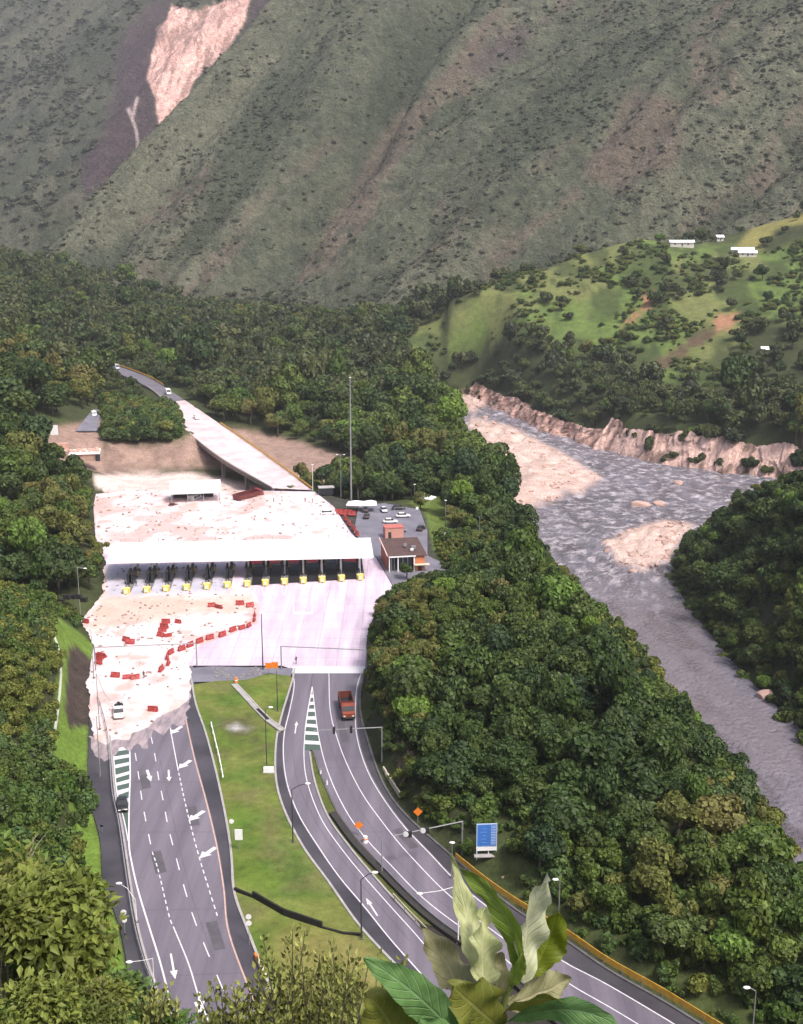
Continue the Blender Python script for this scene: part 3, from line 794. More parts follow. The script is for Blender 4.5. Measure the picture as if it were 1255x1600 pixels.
def marking(name, label, bits, mt=None):
    V = []; Fc = []
    for v, f in bits:
        b = len(V); V += list(v); Fc += [tuple(i + b for i in q) for q in f]
    return tag(mesh_obj(name, np_mesh(name, np.array(V), np.array(Fc), mt or M_line, False)), label, kind='structure')
def zline(l, f=1.0): return l
marking('edge_line', 'white edge line along the outer side of the left carriageway', [line_band(L_EDGE, .22, .010)])
marking('edge_line', 'faded orange edge line along the lawn side of the left carriageway', [line_band(L_RE, .20, .012)], M_oline)
marking('lane_line', 'white lane lines of the left carriageway, part dashed and part solid', [
    line_band(L_L1[:6], .15, .010, (3.2, 4.2)), line_band(L_L1[5:9], .15, .010, (1.0, .7)), line_band(L_L1[8:], .16, .010),
    line_band(L_L2, .15, .010, (3.4, 4.0)), line_band(L_L3[:2], .16, .010), line_band(L_L3[1:], .16, .010, (1.1, .8))])
marking('edge_line', 'white edge lines of the slip road', [line_band(R_LE, .15, .012), line_band(R_LR, .14, .010)])
marking('edge_line', 'white edge line of the right carriageway beside the median', [line_band(R_GL, .15, .010)])
marking('lane_line', 'solid white line between the two lanes of the right carriageway', [line_band(R_LANE, .15, .010)])
marking('edge_line', 'white edge line of the right carriageway below the hill', [line_band(R_RE, .15, .012)])
M_patch = mat_pave('M_tar_patch', (.075, .068, .078), (.105, .095, .108), scale=.6)
marking('road_patch', 'darker tar patches and sealed joints in the left carriageway', [
    line_band([(243, 1330), (252, 1364)], 1.6, .006), line_band([(300, 1260), (306, 1290)], 1.3, .006), line_band([(225, 1210), (229, 1232)], 1.5, .006), line_band([(330, 1440), (344, 1484)], 1.5, .006),
    line_band([(208, 1300), (334, 1300)], .10, .007), line_band([(226, 1422), (352, 1420)], .09, .007), line_band([(256, 1525), (380, 1520)], .09, .007), line_band([(204, 1222), (312, 1222)], .12, .007), line_band([(250, 1186), (262, 1240), (280, 1320), (300, 1400), (335, 1500)], .07, .0065)], M_patch)
marking('road_patch', 'darker tar patches and sealed joints in the right carriageway', [
    line_band([(530, 1120), (540, 1160)], 1.4, .006), line_band([(620, 1295), (648, 1325)], 1.4, .006), line_band([(508, 1200), (585, 1200)], .12, .007), line_band([(575, 1300), (650, 1300)], .1, .007), line_band([(505, 1075), (512, 1150), (560, 1260), (640, 1365), (740, 1450)], .07, .0065), line_band([(459, 1180), (466, 1225), (500, 1295), (560, 1375), (640, 1470)], .08, .0065)], M_patch)
# gore hatching on the left carriageway
hl = smooth_line(L_HATCH, 0, 60, 2); hr = smooth_line([(202.5, 1155), (203.5, 1210), (202, 1257), (201.5, 1310)], 0, 60, 2)
V = np.vstack([hl, hr]); V[:, 2] += .008
marking('gore_area', 'dark green painted gore of the left carriageway', [(list(V), [(i, 60 + i, 61 + i, i + 1) for i in range(59)])], M_gore)
bits = [line_band(L_HATCH, .16, .012)]
for k in range(8):
    a = int(1 + k * 5.3); V = [hl[a], hr[a - 1 if a else 0], hr[min(59, a + 1)], hl[a + 2]]
    bits.append(([v + (0, 0, .013) for v in V], [(0, 1, 2, 3)]))
marking('hatch_bars', 'white hatch bars in the gore of the left carriageway', bits)
# gore of the right carriageway
gl = smooth_line([(488, 1073), (481, 1112), (477, 1139), (475, 1172)], 0, 60, 2); gr = smooth_line([(488.6, 1073), (493, 1112), (498.5, 1150), (503, 1172)], 0, 60, 2)
V = np.vstack([gl, gr]); V[:, 2] += .008
marking('gore_area', 'dark green painted gore between slip road and right carriageway', [(list(V), [(i, 60 + i, 61 + i, i + 1) for i in range(59)])], M_gore)
bits = [line_band([(488, 1073), (481, 1112), (477, 1139)], .2, .012), (lambda v: ([gl[0] + (0, 0, .013), gl[16] + (0, 0, .013), gr[16] + (0, 0, .013)], [(0, 1, 2, 2)]))(0)]
bits = [b for b in bits if len(b[1][0]) == 4 and b[1][0][2] != b[1][0][3]]
for a in (8, 15, 22, 29, 36, 43, 51):
    V = [gl[a], gr[a], gr[a + 3], gl[a + 3]]
    bits.append(([v + (0, 0, .013) for v in V], [(0, 1, 2, 3)]))
marking('hatch_bars', 'white hatch bars in the gore of the right carriageway', bits)
# arrows
def arrow(tail, tip, w, hw, hl_, z=.012):
    a, b = G(*tail), G(*tip); d = (b - a); ln = d.length; d.normalize(); n = Vector((-d.y, d.x, 0))
    s = b - d * hl_
    pts = [a + n * w / 2, a - n * w / 2, s - n * w / 2, s + n * w / 2, s + n * hw / 2, s - n * hw / 2, b]
    V = [np.array(p) + (0, 0, z) for p in pts]
    V.append((V[4] + V[5]) / 2)
    return (V, [(0, 1, 2, 3), (4, 7, 5, 6)])
marking('road_arrow', 'white arrows painted across the lawn side lane of the left carriageway', [
    arrow((284, 1135), (266, 1147), .75, 1.9, 1.7), arrow((298, 1188), (279, 1201), .75, 1.9, 1.7), arrow((319, 1267), (294.5, 1283), .75, 1.9, 1.7), arrow((337, 1324), (312, 1341), .75, 1.9, 1.7)])
marking('road_arrow', 'white straight arrows painted in the lanes of the left carriageway', [
    arrow((263.5, 1203), (264.5, 1221), .3, .9, 1.6), arrow((230, 1203), (236, 1221), .45, 1.0, 2.0), arrow((267, 1490), (274, 1530), .25, .95, 1.8)])
marking('road_arrow', 'white straight arrows painted in the slip road', [arrow((461, 1146), (464, 1127), .22, .7, 1.8), arrow((590, 1431), (572, 1403), .22, .75, 1.6)])
marking('road_chevron', 'white painted chevron at the foot of the left carriageway', [arrow((311, 1550), (313, 1590), .3, 1.3, 3.0)])

# kerbs: real steps
def kerb(name, label, line, w=.3, h=.15, mt=None, n=130, z=0.0):
    c = smooth_line(line, 0, n, 4)
    T = np.gradient(c, axis=0); T /= np.linalg.norm(T, axis=1)[:, None]
    N = np.c_[-T[:, 1], T[:, 0], np.zeros(n)]
    rings = []
    for p, q in zip(c, N):
        rings.append([p + q * w / 2 + (0, 0, z - .15), p + q * w / 2 + (0, 0, z + h), p - q * w / 2 + (0, 0, z + h), p - q * w / 2 + (0, 0, z - .15)])
    mb = MB(); mb.loft(rings)
    return tag(mb.build(name, mt or M_kerb), label, kind='structure')
kerb('kerb', 'pale kerb between the left carriageway and the lawn', L_KERBR, .35, .16)
kerb('kerb', 'kerb between the slip road and the lawn', R_KERBL, .35, .16)
kerb('kerb', 'kerb between the slip road and the median', R_LK, .3, .15, M_kerb)
kerb('kerb', 'kerb between the median and the right carriageway', R_RK, .3, .18, M_kerb_dark)
kerb('retaining_wall', 'low retaining wall holding the right carriageway above the median, kerb shadow in its colour', [(p[0] - 9, p[1] + 1) for p in R_RK[2:]], 1.1, .55, mat('M_shaded_median_wall', (.035, .032, .030), rough=.9, noise=.3))  # kerb shadow along the median put into the near-black wall colour
kerb('kerb', 'dark kerb at the foot of the wooded hill', R_KERBR, .35, .2, M_kerb_dark)
kerb('kerb', 'pale kerb between the gutter strip and the left carriageway', L_KERBL, .3, .15, M_kerb)

# lawns
M_lawn = mat_attr('M_lawn', nscales=((.12, .22), (.7, .22), (6, .25)), bump=.5, bscale=5.0, bdist=.08, spec=.1)
def lawn_col(x, y, z):
    n = fbm(x / 9, y / 9, 4, 121); n2 = fbm(x / 3, y / 3, 3, 122)
    c = np.tile(np.array((.100, .150, .026)), (len(x), 1))
    c = mixc(c, (.150, .165, .045), .85 * sstep(.42, .60, n))
    c = mixc(c, (.13, .115, .055), .6 * sstep(.52, .66, fbm(x / 5 + 30, y / 8, 4, 123)))
    c = mixc(c, (.055, .12, .018), .6 * sstep(.5, .65, n2))
    px, py = pix(x, y, z)
    c = mixc(c, (.10, .085, .045), .75 * inpx([(325, 1120), (430, 1128), (425, 1180), (360, 1195), (340, 1160)], px + (n - .5) * 60, py + (n2 - .5) * 40, 12) * sstep(.35, .6, n2))
    c = mixc(c, (.38, .36, .36), inpx([(355, 1134), (375, 1132), (390, 1138), (372, 1143)], px + (n2 - .5) * 20, py, 3))
    c = mixc(c, (.20, .17, .06), .7 * inpx([(420, 1450), (560, 1455), (620, 1520), (520, 1620), (430, 1540)], px, py, 20))
    return c
lk = smooth_line(L_KERBR, 0, 70); rk = smooth_line(R_KERBL, 0, 70)
LAWN = [Vector(p) for p in GP([(302, 1070), (338, 1064), (385, 1062), (420, 1052), (453, 1056)])] + [Vector(p) for p in rk[3:]] + [Vector(p) for p in lk[::-1][:-2]]
fill('lawn', LAWN, M_lawn, .02, 'bright green lawn between the two carriageways', 2.2, .35, 5.0, 5, 'structure', lawn_col)
fill('paved_corner', GP([(299, 1066), (296, 1044), (330, 1041), (458, 1044), (454, 1057), (420, 1053), (385, 1063), (338, 1065)]), M_park, .012, 'grey rubble strewn paving at the head of the lawn', 2.5)
mk = smooth_line(R_LK, 0, 50); mr_ = smooth_line(R_RK, 0, 50)
def med_col(x, y, z):
    n = fbm(x / 5, y / 5, 4, 131)
    c = np.tile(np.array((.085, .105, .028)), (len(x), 1))
    return mixc(c, (.10, .085, .045), .8 * sstep(.45, .65, n))
fill('median_grass', [Vector(p) for p in mk[:34]] + [Vector(p) for p in mr_[:34][::-1]], M_lawn, .03, 'rough grass median between slip road and right carriageway', 1.5, .3, 4.0, 6, 'structure', med_col)
# lower end of the median: a dark cutting with the side wall of the raised carriageway
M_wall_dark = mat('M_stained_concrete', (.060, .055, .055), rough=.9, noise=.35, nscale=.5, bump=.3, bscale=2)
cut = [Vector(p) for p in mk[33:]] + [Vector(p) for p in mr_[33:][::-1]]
fill('median_cutting', cut, mat('M_dark_depth_soil', (.030, .026, .020), rough=.95, noise=.4, nscale=.6), -.06, 'flat cutting, its dark depth painted on, between slip road and raised carriageway', 1.5)  # dark of the deep gap put into the colour of a flat sheet

# --- mud
def mat_mud():
    m = mat_attr('M_mud', rough=.6, nscales=((.25, .10), (1.2, .10)), bump=.55, bscale=1.6, bdist=.12, spec=.4)
    return m
M_mud = mat_mud()
def mud_col(x, y, z):
    px, py = pix(x, y, z)
    n = fbm(x / 7, y / 12, 4, 141); n2 = fbm(x / 2.2, y / 4, 4, 142); n3 = fbm(x / 16, y / 24, 3, 143)
    c = np.tile(np.array((.70, .575, .585)), (len(x), 1))
    c = mixc(c, (.55, .35, .32), .8 * sstep(.54, .66, n))
    c = mixc(c, (.42, .30, .24), .65 * sstep(.62, .70, n2))
    c = mixc(c, (.56, .41, .33), .85 * inpx([(150, 930), (340, 930), (400, 925), (395, 950), (300, 960), (210, 975), (140, 985)], px + (n - .5) * 60, py + (n2 - .5) * 26, 8))
    c = mixc(c, (.50, .36, .30), .7 * inpx([(150, 1165), (160, 1135), (230, 1095), (300, 1090), (280, 1130), (200, 1160)], px + (n - .5) * 50, py + (n2 - .5) * 30, 10) * sstep(.35, .55, n2))
    c = mixc(c, (.42, .42, .50), .9 * inpx([(165, 880), (360, 876), (360, 925), (170, 932)], px, py, 4))
    c = mixc(c, (.46, .34, .28), .8 * sstep(.50, .62, n3) * inpx([(150, 740), (430, 740), (440, 790), (150, 800)], px, py, 15))
    return c
MUD1 = GP([(137, 1060), (148, 1012), (128, 970), (160, 930), (164, 884), (360, 880), (372, 925), (402, 928), (404, 972), (360, 992), (318, 1006), (300, 1022), (297, 1046), (298, 1076), (292, 1096), (270, 1112), (246, 1121), (232, 1136), (206, 1146), (202, 1156), (178, 1156), (165, 1164), (152, 1158), (142, 1136)])
MUD2 = GP([(151, 850), (147, 790), (150, 772), (200, 766), (300, 764), (345, 765), (426, 768), (492, 769), (522, 793), (545, 835), (560, 842), (562, 862), (165, 866)])
FILM = GP([(139, 1150), (150, 1176), (162, 1192), (176, 1182), (190, 1168), (204, 1176), (214, 1158), (228, 1170), (240, 1140), (256, 1150), (268, 1128), (284, 1136), (293, 1112), (300, 1086), (300, 1062), (262, 1100), (225, 1128), (190, 1145)])
fill('mud_film', ragged(FILM, .9, 152, .35), mat_pave('M_mud_film', (.17, .145, .165), (.42, .34, .345), scale=.9, streak=(1, .25, 1)), .017, 'thin streaky mud film at the edge of the mud on the left carriageway', 1.0, 0, 2, 19, 'stuff')
fill('mud', ragged(MUD1, .7, 151, .4), M_mud, .025, 'pale wet mud spread over the left lanes in front of the canopy', .9, .16, 3.0, 8, 'stuff', mud_col)
fill('mud', MUD2, M_mud, .02, 'pale wet mud covering the plaza behind the canopy', 1.3, .40, 4.0, 9, 'stuff', mud_col)

# --- bridge behind the plaza
M_deck = mat_pave('M_bridge_deck', (.46, .37, .38), (.72, .60, .60), scale=.15)
M_deckfar = mat_pave('M_bridge_asphalt', (.12, .11, .13), (.17, .155, .18))
M_girder = mat('M_girder_concrete', (.20, .165, .15), rough=.9, noise=.25, nscale=.4)
M_yellow = mat('M_yellow_guardrail', (.66, .37, .05), rough=.55, noise=.25, nscale=1.2)
bt = thing('bridge', 'low bridge carrying the road away from the plaza over the washed out creek', 'bridge', (0, 0, 0))
mesh_obj('deck', strip_mesh('deck', bl[:46], br[:46], M_deck, .06), bt)
mesh_obj('deck', strip_mesh('deck', bl[45:], br[45:], M_deckfar, .06), bt)
mb = MB()
for side, s in ((bl, 1), (br, -1)):
    nv = (br - bl); nv[:, 2] = 0; nv /= np.linalg.norm(nv, axis=1)[:, None]
    rings = [[p + n * s * .02 - (0, 0, .02), p + n * s * .02 - (0, 0, 1.5), p + n * s * 1.0 - (0, 0, 1.5), p + n * s * 1.0 - (0, 0, .02)] for p, n in zip(side, nv)]
    mb.loft(rings)
mb.build('girder', M_girder, bt)
mb = MB()
rings = [[p - n * .15 + (0, 0, 0), p - n * .15 + (0, 0, .55), p + n * .2 + (0, 0, .55), p + n * .2 + (0, 0, 0)] for p, n in zip(bl[:60], nv[:60])]
mb.loft(rings); mb.build('parapet', mat('M_pale_parapet', (.48, .40, .37), rough=.8, noise=.2), bt)
for k in (8, 15, 23, 31):
    for q in (.15, .85):
        p = bl[k] * (1 - q) + br[k] * q
        MB().box((p[0], p[1], (p[2] - 1.4 - 9.0) / 2), (1.2, 1.2, p[2] - 1.4 + 9.0), .5).build('pier', M_girder, bt)
def barrier_rail(name, label, c3, mt, post_mt, group=None, h=.75, step=4.0, fat=.17, rails=1):
    t = thing(name, label, 'guardrail', tuple(c3[0]))
    o = np.array(c3[0])
    for r in range(rails):
        mb = MB(); rings = []
        T = np.gradient(c3, axis=0); T /= np.linalg.norm(T, axis=1)[:, None]
        for p, d in zip(c3, T):
            n = np.array((-d[1], d[0], 0)); z0 = h - r * .45
            rings.append([p - o + n * .04 + (0, 0, z0 - fat), p - o + n * .10 + (0, 0, z0 - fat * .5), p - o + n * .02 + (0, 0, z0), p - o + n * .10 + (0, 0, z0 + fat * .5), p - o + n * .04 + (0, 0, z0 + fat), p - o - n * .04 + (0, 0, z0 + fat), p - o - n * .04 + (0, 0, z0 - fat)])
        mb.loft(rings); mb.build('rail', mt, t)
    d = np.r_[0, np.cumsum(np.linalg.norm(np.diff(c3, axis=0), axis=1))]
    pm = MB().box((0, 0, (h + .1) / 2 - .25), (.12, .14, h + .5)).mesh('post', post_mt)
    for s in np.arange(.5, d[-1], step):
        p = [np.interp(s, d, c3[:, k]) - o[k] for k in range(3)]
        q = mesh_obj('post', pm, t); q.location = p
    return t
M_steel = mat('M_galvanised_steel', (.42, .42, .44), rough=.5, metal=.6, noise=.15)
M_pole = mat('M_dark_pole', (.055, .055, .06), rough=.5, metal=.3, noise=.2)
M_gpole = mat('M_grey_pole', (.30, .30, .31), rough=.5, metal=.4, noise=.1)
M_white = mat('M_white_paint', (.78, .78, .78), rough=.5, noise=.05)
M_black = mat('M_black_plastic', (.018, .018, .02), rough=.6)
M_orange = mat('M_orange_sign', (.75, .20, .02), rough=.5)
M_red = mat('M_red_plastic', (.30, .038, .035), rough=.55, noise=.25, nscale=1.5)
M_redfade = mat('M_faded_red_plastic', (.46, .14, .12), rough=.6, noise=.2, nscale=1.5)
yr = br + nv * -.0
barrier_rail('guardrail', 'yellow guardrail along the far side of the bridge', br[0:30] + (0, 0, .1), M_yellow, M_gpole, step=6, fat=.35)
barrier_rail('guardrail', 'yellow guardrail on the distant curve beyond the bridge', br[56:80] + (0, 0, .1), M_yellow, M_gpole, step=6, fat=.4)
rl = smooth_line([(712, 1345), (755, 1380), (800, 1412), (885, 1465), (950, 1510), (1030, 1555), (1100, 1598), (1170, 1640)], 0, 60, 3)
barrier_rail('guardrail', 'orange yellow guardrail curving along the right carriageway below the woods', rl, M_yellow, M_gpole, step=3.0, fat=.46, h=.85)
gl_ = smooth_line([(158, 1090)] + [(p[0] + 2, p[1]) for p in L_KERBL[0:]], 0, 110, 3); gl_[:, 0] -= .7
barrier_rail('guardrail', 'grey steel guardrail between gutter strip and left carriageway', gl_, M_steel, M_gpole, step=4, fat=.16)
ml = smooth_line([(p[0], p[1]) for p in R_RK], 0, 90, 3)[40:]
ml[:, 0] -= .5
barrier_rail('guardrail', 'dark steel guardrail between median cutting and right carriageway', ml, M_gpole, M_gpole, step=3, fat=.15)
wl_ = smooth_line([(614, 1404), (640, 1432), (668, 1460), (690, 1488), (702, 1520), (712, 1545)], 0, 40, 3)
barrier_rail('guardrail', 'pale steel guardrail at the lower edge of the slip road', wl_, M_cream, M_gpole, step=3, fat=.14)
fl_ = smooth_line([(330, 1135), (337, 1165), (343, 1190), (349, 1222)], 0, 20, 1)
barrier_rail('handrail', 'thin white handrail along the lawn near the left carriageway', fl_, M_white, M_white, step=3, fat=.06, h=.9)
# ================================================================== TREES
LEAF = {
 'dark': mat_leaf('M_leaf_dark', [(.025, .047, .010), (.036, .063, .013), (.052, .077, .016), (.025, .050, .018)], tintvar=.65),
 'mid': mat_leaf('M_leaf_mid', [(.049, .087, .014), (.072, .103, .017), (.053, .081, .024)], tintvar=.65),
 'olive': mat_leaf('M_leaf_olive', [(.105, .112, .026), (.088, .100, .022), (.120, .108, .032)], tintvar=.6),
 'bright': mat_leaf('M_leaf_bright', [(.100, .160, .020), (.085, .145, .025)]),
 'far': mat_leaf('M_leaf_far', [(.034, .056, .017), (.056, .076, .022), (.072, .082, .027), (.030, .047, .020)], tintvar=.65),
 'scrub': mat_leaf('M_leaf_scrub', [(.056, .068, .038), (.076, .084, .050), (.090, .094, .058)], tintvar=.4),
 'yellow': mat_leaf('M_leaf_yellow', [(.12, .135, .022), (.085, .120, .020), (.150, .145, .030)], tintvar=.6),
 'dry': mat_leaf('M_leaf_dry', [(.26, .18, .10), (.20, .13, .07)], tintvar=.5),
}
M_bark = mat('M_bark', (.085, .068, .052), rough=.95, noise=.3, nscale=4, bump=.5, bscale=9)
def crown_mesh(name, seed, mt, nq=1300, lobes=11, leaf=.12, flat=.75, spread=.62, lobe_r=.40, cz=1.3):
    """leaf-clump quads over the shells of many lobes"""
    rs = np.random.RandomState(seed)
    d = rs.normal(size=(lobes, 3)); d /= np.linalg.norm(d, axis=1)[:, None]
    d[:, 2] = d[:, 2] * .95 + .15
    C = d * spread * (rs.rand(lobes, 1) ** .4); C[:, 2] *= flat; C *= 1 + .35 * (rs.rand(lobes, 1) - .4)
    lr = lobe_r * (.50 + .85 * rs.rand(lobes) ** 1.3); lt = rs.rand(lobes)
    li = rs.choice(lobes, nq, p=lr ** 2 / (lr ** 2).sum())
    n = rs.normal(size=(nq, 3)); n[:, 2] += .45; n /= np.linalg.norm(n, axis=1)[:, None]
    rad = lr[li][:, None] * (.72 + .38 * rs.rand(nq, 1) ** .5)
    p = C[li] + n * rad * np.array((1, 1, .82)); p[:, 2] += cz
    nn = n + rs.normal(size=(nq, 3)) * .45; nn /= np.linalg.norm(nn, axis=1)[:, None]
    a = np.cross(nn, rs.normal(size=(nq, 3))); a /= np.linalg.norm(a, axis=1)[:, None]
    b = np.cross(nn, a)
    s = leaf * (.55 + .8 * rs.rand(nq, 1))
    q = np.stack([p + a * s, p + b * s * .7, p - a * s * .9, p - b * s * .75 + nn * s * .2], 1).reshape(-1, 3)
    t = np.clip(.30 * lt[li] + .70 * rs.rand(nq), 0, 1)
    f = np.arange(nq * 4).reshape(-1, 4)
    me = np_mesh(name, q, f, mt, False)
    at = me.attributes.new('tint', 'FLOAT', 'POINT'); at.data.foreach_set('value', np.repeat(t, 4).astype(np.float32))
    return me
def trunk_mesh(name, seed, h=1.25):
    rng = random.Random(seed); mb = MB()
    top = Vector((rng.uniform(-.12, .12), rng.uniform(-.12, .12), h))
    mb.tube([(0, 0, -.25), (rng.uniform(-.03, .03), 0, h * .35), top * .75 + Vector((0, 0, h * .0)), top], [.085, .065, .05, .02], 7)
    for k in range(4):
        a = k * 1.6 + rng.random(); r = rng.uniform(.35, .6)
        s = Vector((0, 0, h * rng.uniform(.45, .75)))
        mb.tube([s, s + Vector((math.cos(a) * r * .5, math.sin(a) * r * .5, .22)), s + Vector((math.cos(a) * r, math.sin(a) * r, .5))], [.035, .024, .01], 5)
    return mb.mesh(name, M_bark, True)
SRC = bpy.data.collections.new('tree_sources')
def merged(name, crown, trunk):
    """one source mesh (two materials) for the uncountable far part of the wood"""
    nv, nf = len(crown.vertices), len(crown.polygons)
    bm = bmesh.new(); bm.from_mesh(crown); bm.faces.ensure_lookup_table()
    n0 = len(bm.faces); bm.from_mesh(trunk); bm.faces.ensure_lookup_table()
    for f in bm.faces[n0:]: f.material_index = 1
    me = bpy.data.meshes.new(name); bm.to_mesh(me); bm.free()
    me.materials.clear(); me.materials.append(crown.materials[0]); me.materials.append(M_bark)
    return me
TRUNKS = [trunk_mesh('trunk', 900 + i) for i in range(3)]
KINDS = []   # (crown mesh, trunk mesh, kind)
for i, (k, nq, lob, leaf, flat, spr, lr) in enumerate([
    ('dark', 2475, 12, 0.100, .70, .62, .40), ('dark', 2475, 15, 0.092, .62, .68, .34), ('dark', 2145, 10, 0.104, .85, .58, .42),
    ('mid', 2475, 13, 0.096, .72, .62, .38), ('mid', 2310, 10, 0.104, .8, .6, .42), ('mid', 2475, 16, 0.088, .55, .70, .33),
    ('olive', 2310, 12, 0.100, .7, .62, .38), ('olive', 2145, 14, 0.096, .6, .66, .35),
    ('bright', 2475, 12, 0.096, .8, .58, .42)]):
    KINDS.append((crown_mesh('crown', 50 + i, LEAF[k], nq, lob, leaf, flat, spr, lr), TRUNKS[i % 3], k))
NK = len(KINDS)
def source(name, me):
    o = bpy.data.objects.new(name, me); SRC.objects.link(o); return o
for i, (c, t, k) in enumerate(KINDS): source('src_%02d' % i, merged('tree_src', c, t))
def far_variant(i, k): return crown_mesh('far_crown', 80 + i, LEAF[k], 1000, 11, .125, .75, .62, .40, 1.0)
for i, k in enumerate(('far', 'far', 'far', 'far')): source('src_%02d' % (NK + i), far_variant(i, k))
for i in range(4): source('src_%02d' % (NK + 4 + i), crown_mesh('scrub_clump', 95 + i, LEAF['scrub'], 90, 5, .30, .6, .55, .5, .35))
FAR0, SCRUB0 = NK, NK + 4

def gn_scatter(name, pts, rz, sc, idx, label, cat='trees'):
    me = bpy.data.meshes.new(name)
    me.vertices.add(len(pts)); me.vertices.foreach_set('co', np.asarray(pts, np.float32).ravel())
    a = me.attributes.new('rot', 'FLOAT_VECTOR', 'POINT'); a.data.foreach_set('vector', np.c_[np.zeros(len(pts)), np.zeros(len(pts)), rz].astype(np.float32).ravel())
    a = me.attributes.new('scl', 'FLOAT_VECTOR', 'POINT'); a.data.foreach_set('vector', np.asarray(sc, np.float32).ravel())
    a = me.attributes.new('pick', 'INT', 'POINT'); a.data.foreach_set('value', np.asarray(idx, np.int32))
    o = mesh_obj(name, me)
    ng = bpy.data.node_groups.new(name, 'GeometryNodeTree')
    ng.interface.new_socket('Geometry', in_out='INPUT', socket_type='NodeSocketGeometry')
    ng.interface.new_socket('Geometry', in_out='OUTPUT', socket_type='NodeSocketGeometry')
    N = ng.nodes.new; L = ng.links.new
    gi, go = N('NodeGroupInput'), N('NodeGroupOutput')
    ip = N('GeometryNodeInstanceOnPoints'); ci = N('GeometryNodeCollectionInfo')
    ci.inputs['Collection'].default_value = SRC; ci.inputs['Separate Children'].default_value = True; ci.inputs['Reset Children'].default_value = True
    def attr(n, t):
        x = N('GeometryNodeInputNamedAttribute'); x.data_type = t; x.inputs['Name'].default_value = n
        return x.outputs['Attribute']
    L(gi.outputs[0], ip.inputs['Points']); L(ci.outputs[0], ip.inputs['Instance'])
    ip.inputs['Pick Instance'].default_value = True
    L(attr('pick', 'INT'), ip.inputs['Instance Index'])
    er = N('FunctionNodeEulerToRotation'); L(attr('rot', 'FLOAT_VECTOR'), er.inputs[0]); L(er.outputs[0], ip.inputs['Rotation'])
    L(attr('scl', 'FLOAT_VECTOR'), ip.inputs['Scale']); L(ip.outputs[0], go.inputs[0])
    md = o.modifiers.new('scatter', 'NODES'); md.node_group = ng
    return tag(o, label, kind='stuff')

# --- where trees stand
rs = np.random.RandomState(2024)
def scatter_xy():
    """jittered grid in the view wedge, coarser with distance"""
    out = []
    for (y0, y1, st) in ((112, 260, 3.7), (260, 420, 4.6), (420, 640, 7.0), (640, 1120, 8.6)):
        xs = np.arange(-y1 * .52, y1 * .52, st); ys = np.arange(y0, y1, st)
        X, Y = np.meshgrid(xs, ys)
        X = X + (rs.rand(*X.shape) - .5) * st * .95; Y = Y + (rs.rand(*Y.shape) - .5) * st * .95
        k = np.abs(X) < Y * .46 + 14
        out.append(np.c_[X[k], Y[k], np.full(k.sum(), st)])
    return np.vstack(out)
T = scatter_xy()
tx, ty, tst = T.T
tz = ground_z(tx, ty)
px, py = pix(tx, ty, tz)
df = polydist(FLAT, tx, ty); dr = polydist(RIV, tx, ty)
nn = fbm(tx / 22, ty / 22, 3, 201); n5 = fbm(tx / 45, ty / 45, 3, 202)
edge = np.where((tx < -20) & (ty < 300), 6.0, np.where(ty < 300, np.where(ty > 132, 2.2, 5.0), np.where(tx < -60, 1.0, 4.0)))
keep = (df > edge) & (dr > np.where(tx > 70, 3.0, 2.5))
keep &= ~((inpx(L_SLOPE, px, py, 3) > .3) & (ty < 300))
jx, jy = (nn - .5) * 50, (n5 - .5) * 30
hill = (inpx(HILLG, px + jx, py + jy, 8) > .5) & (ty > 560)
top = (inpx(HILLTOP, px, py, 4) > .4) & (ty > 600)
keep &= ~(hill & (rs.rand(len(tx)) < np.where(nn > .60, .35, .95))) & ~(top & (rs.rand(len(tx)) < .93))
for s in SLIDES: keep &= ~((inpx(s, px, py, 2) > .3) & (ty > 560))
keep &= ~(((inpx(WASH, px, py, 4) > .4) | (inpx(WASH2, px, py, 3) > .4)) & (ty > 420) & (ty < 650))
# houses' yard on the hill and the second road
YARD = [(1040, 368), (1195, 365), (1195, 402), (1040, 396)]
keep &= ~((inpx(YARD, px, py, 2) > .5) & (ty > 700) & (rs.rand(len(tx)) < .8))
keep &= ~((inpx([(62, 650), (168, 650), (168, 752), (62, 745)], px, py, 2) > .4) & (ty > 400) & (ty < 760))
keep &= ~((inpx([(140, 700), (290, 700), (318, 690), (440, 762), (440, 800), (140, 800)], px, py, 2) > .4) & (ty > 388) & (ty < 520))
keep &= ~((inpx(CLAWN, px, py, 4) > .3) & (ty > 300) & (ty < 430))
# keep bridge corridor clear
bpoly = [tuple(p[:2]) for p in bl[::6]] + [tuple(p[:2]) for p in br[::-6]]
db = polydist(bpoly, tx, ty)
keep &= db > 4.5
keep &= ~((inpx([(100, 640), (160, 640), (170, 700), (90, 705)], px, py, 2) > .4) & (ty > 420) & (ty < 760))
keep &= ~((ty > 1040) & (tx < 150) & (mount_z(tx, ty) > tz + 4))
keep &= mount_z(tx, ty) < tz + 1
keep &= ~((px > 1130) & (py < 420) & (ty > 780) & (rs.rand(len(tx)) < .8))
spk = (px > 1100) & (py > 380) & (py < 640) & (ty > 600); keep &= ~(spk & (rs.rand(len(tx)) < .45))
# approach side near the camera: no trees on the slope below the viewpoint except far left
keep &= ~((ty < 128) & (tx < 34))
keep &= ~((ty < 205) & (tx < -40) & (tx > -62 ) & (ty > 165) & (rs.rand(len(tx)) < .75))
keep &= ~((np.abs(tx - 12.5) < 5.5) & (ty > 138) & (ty < 163))
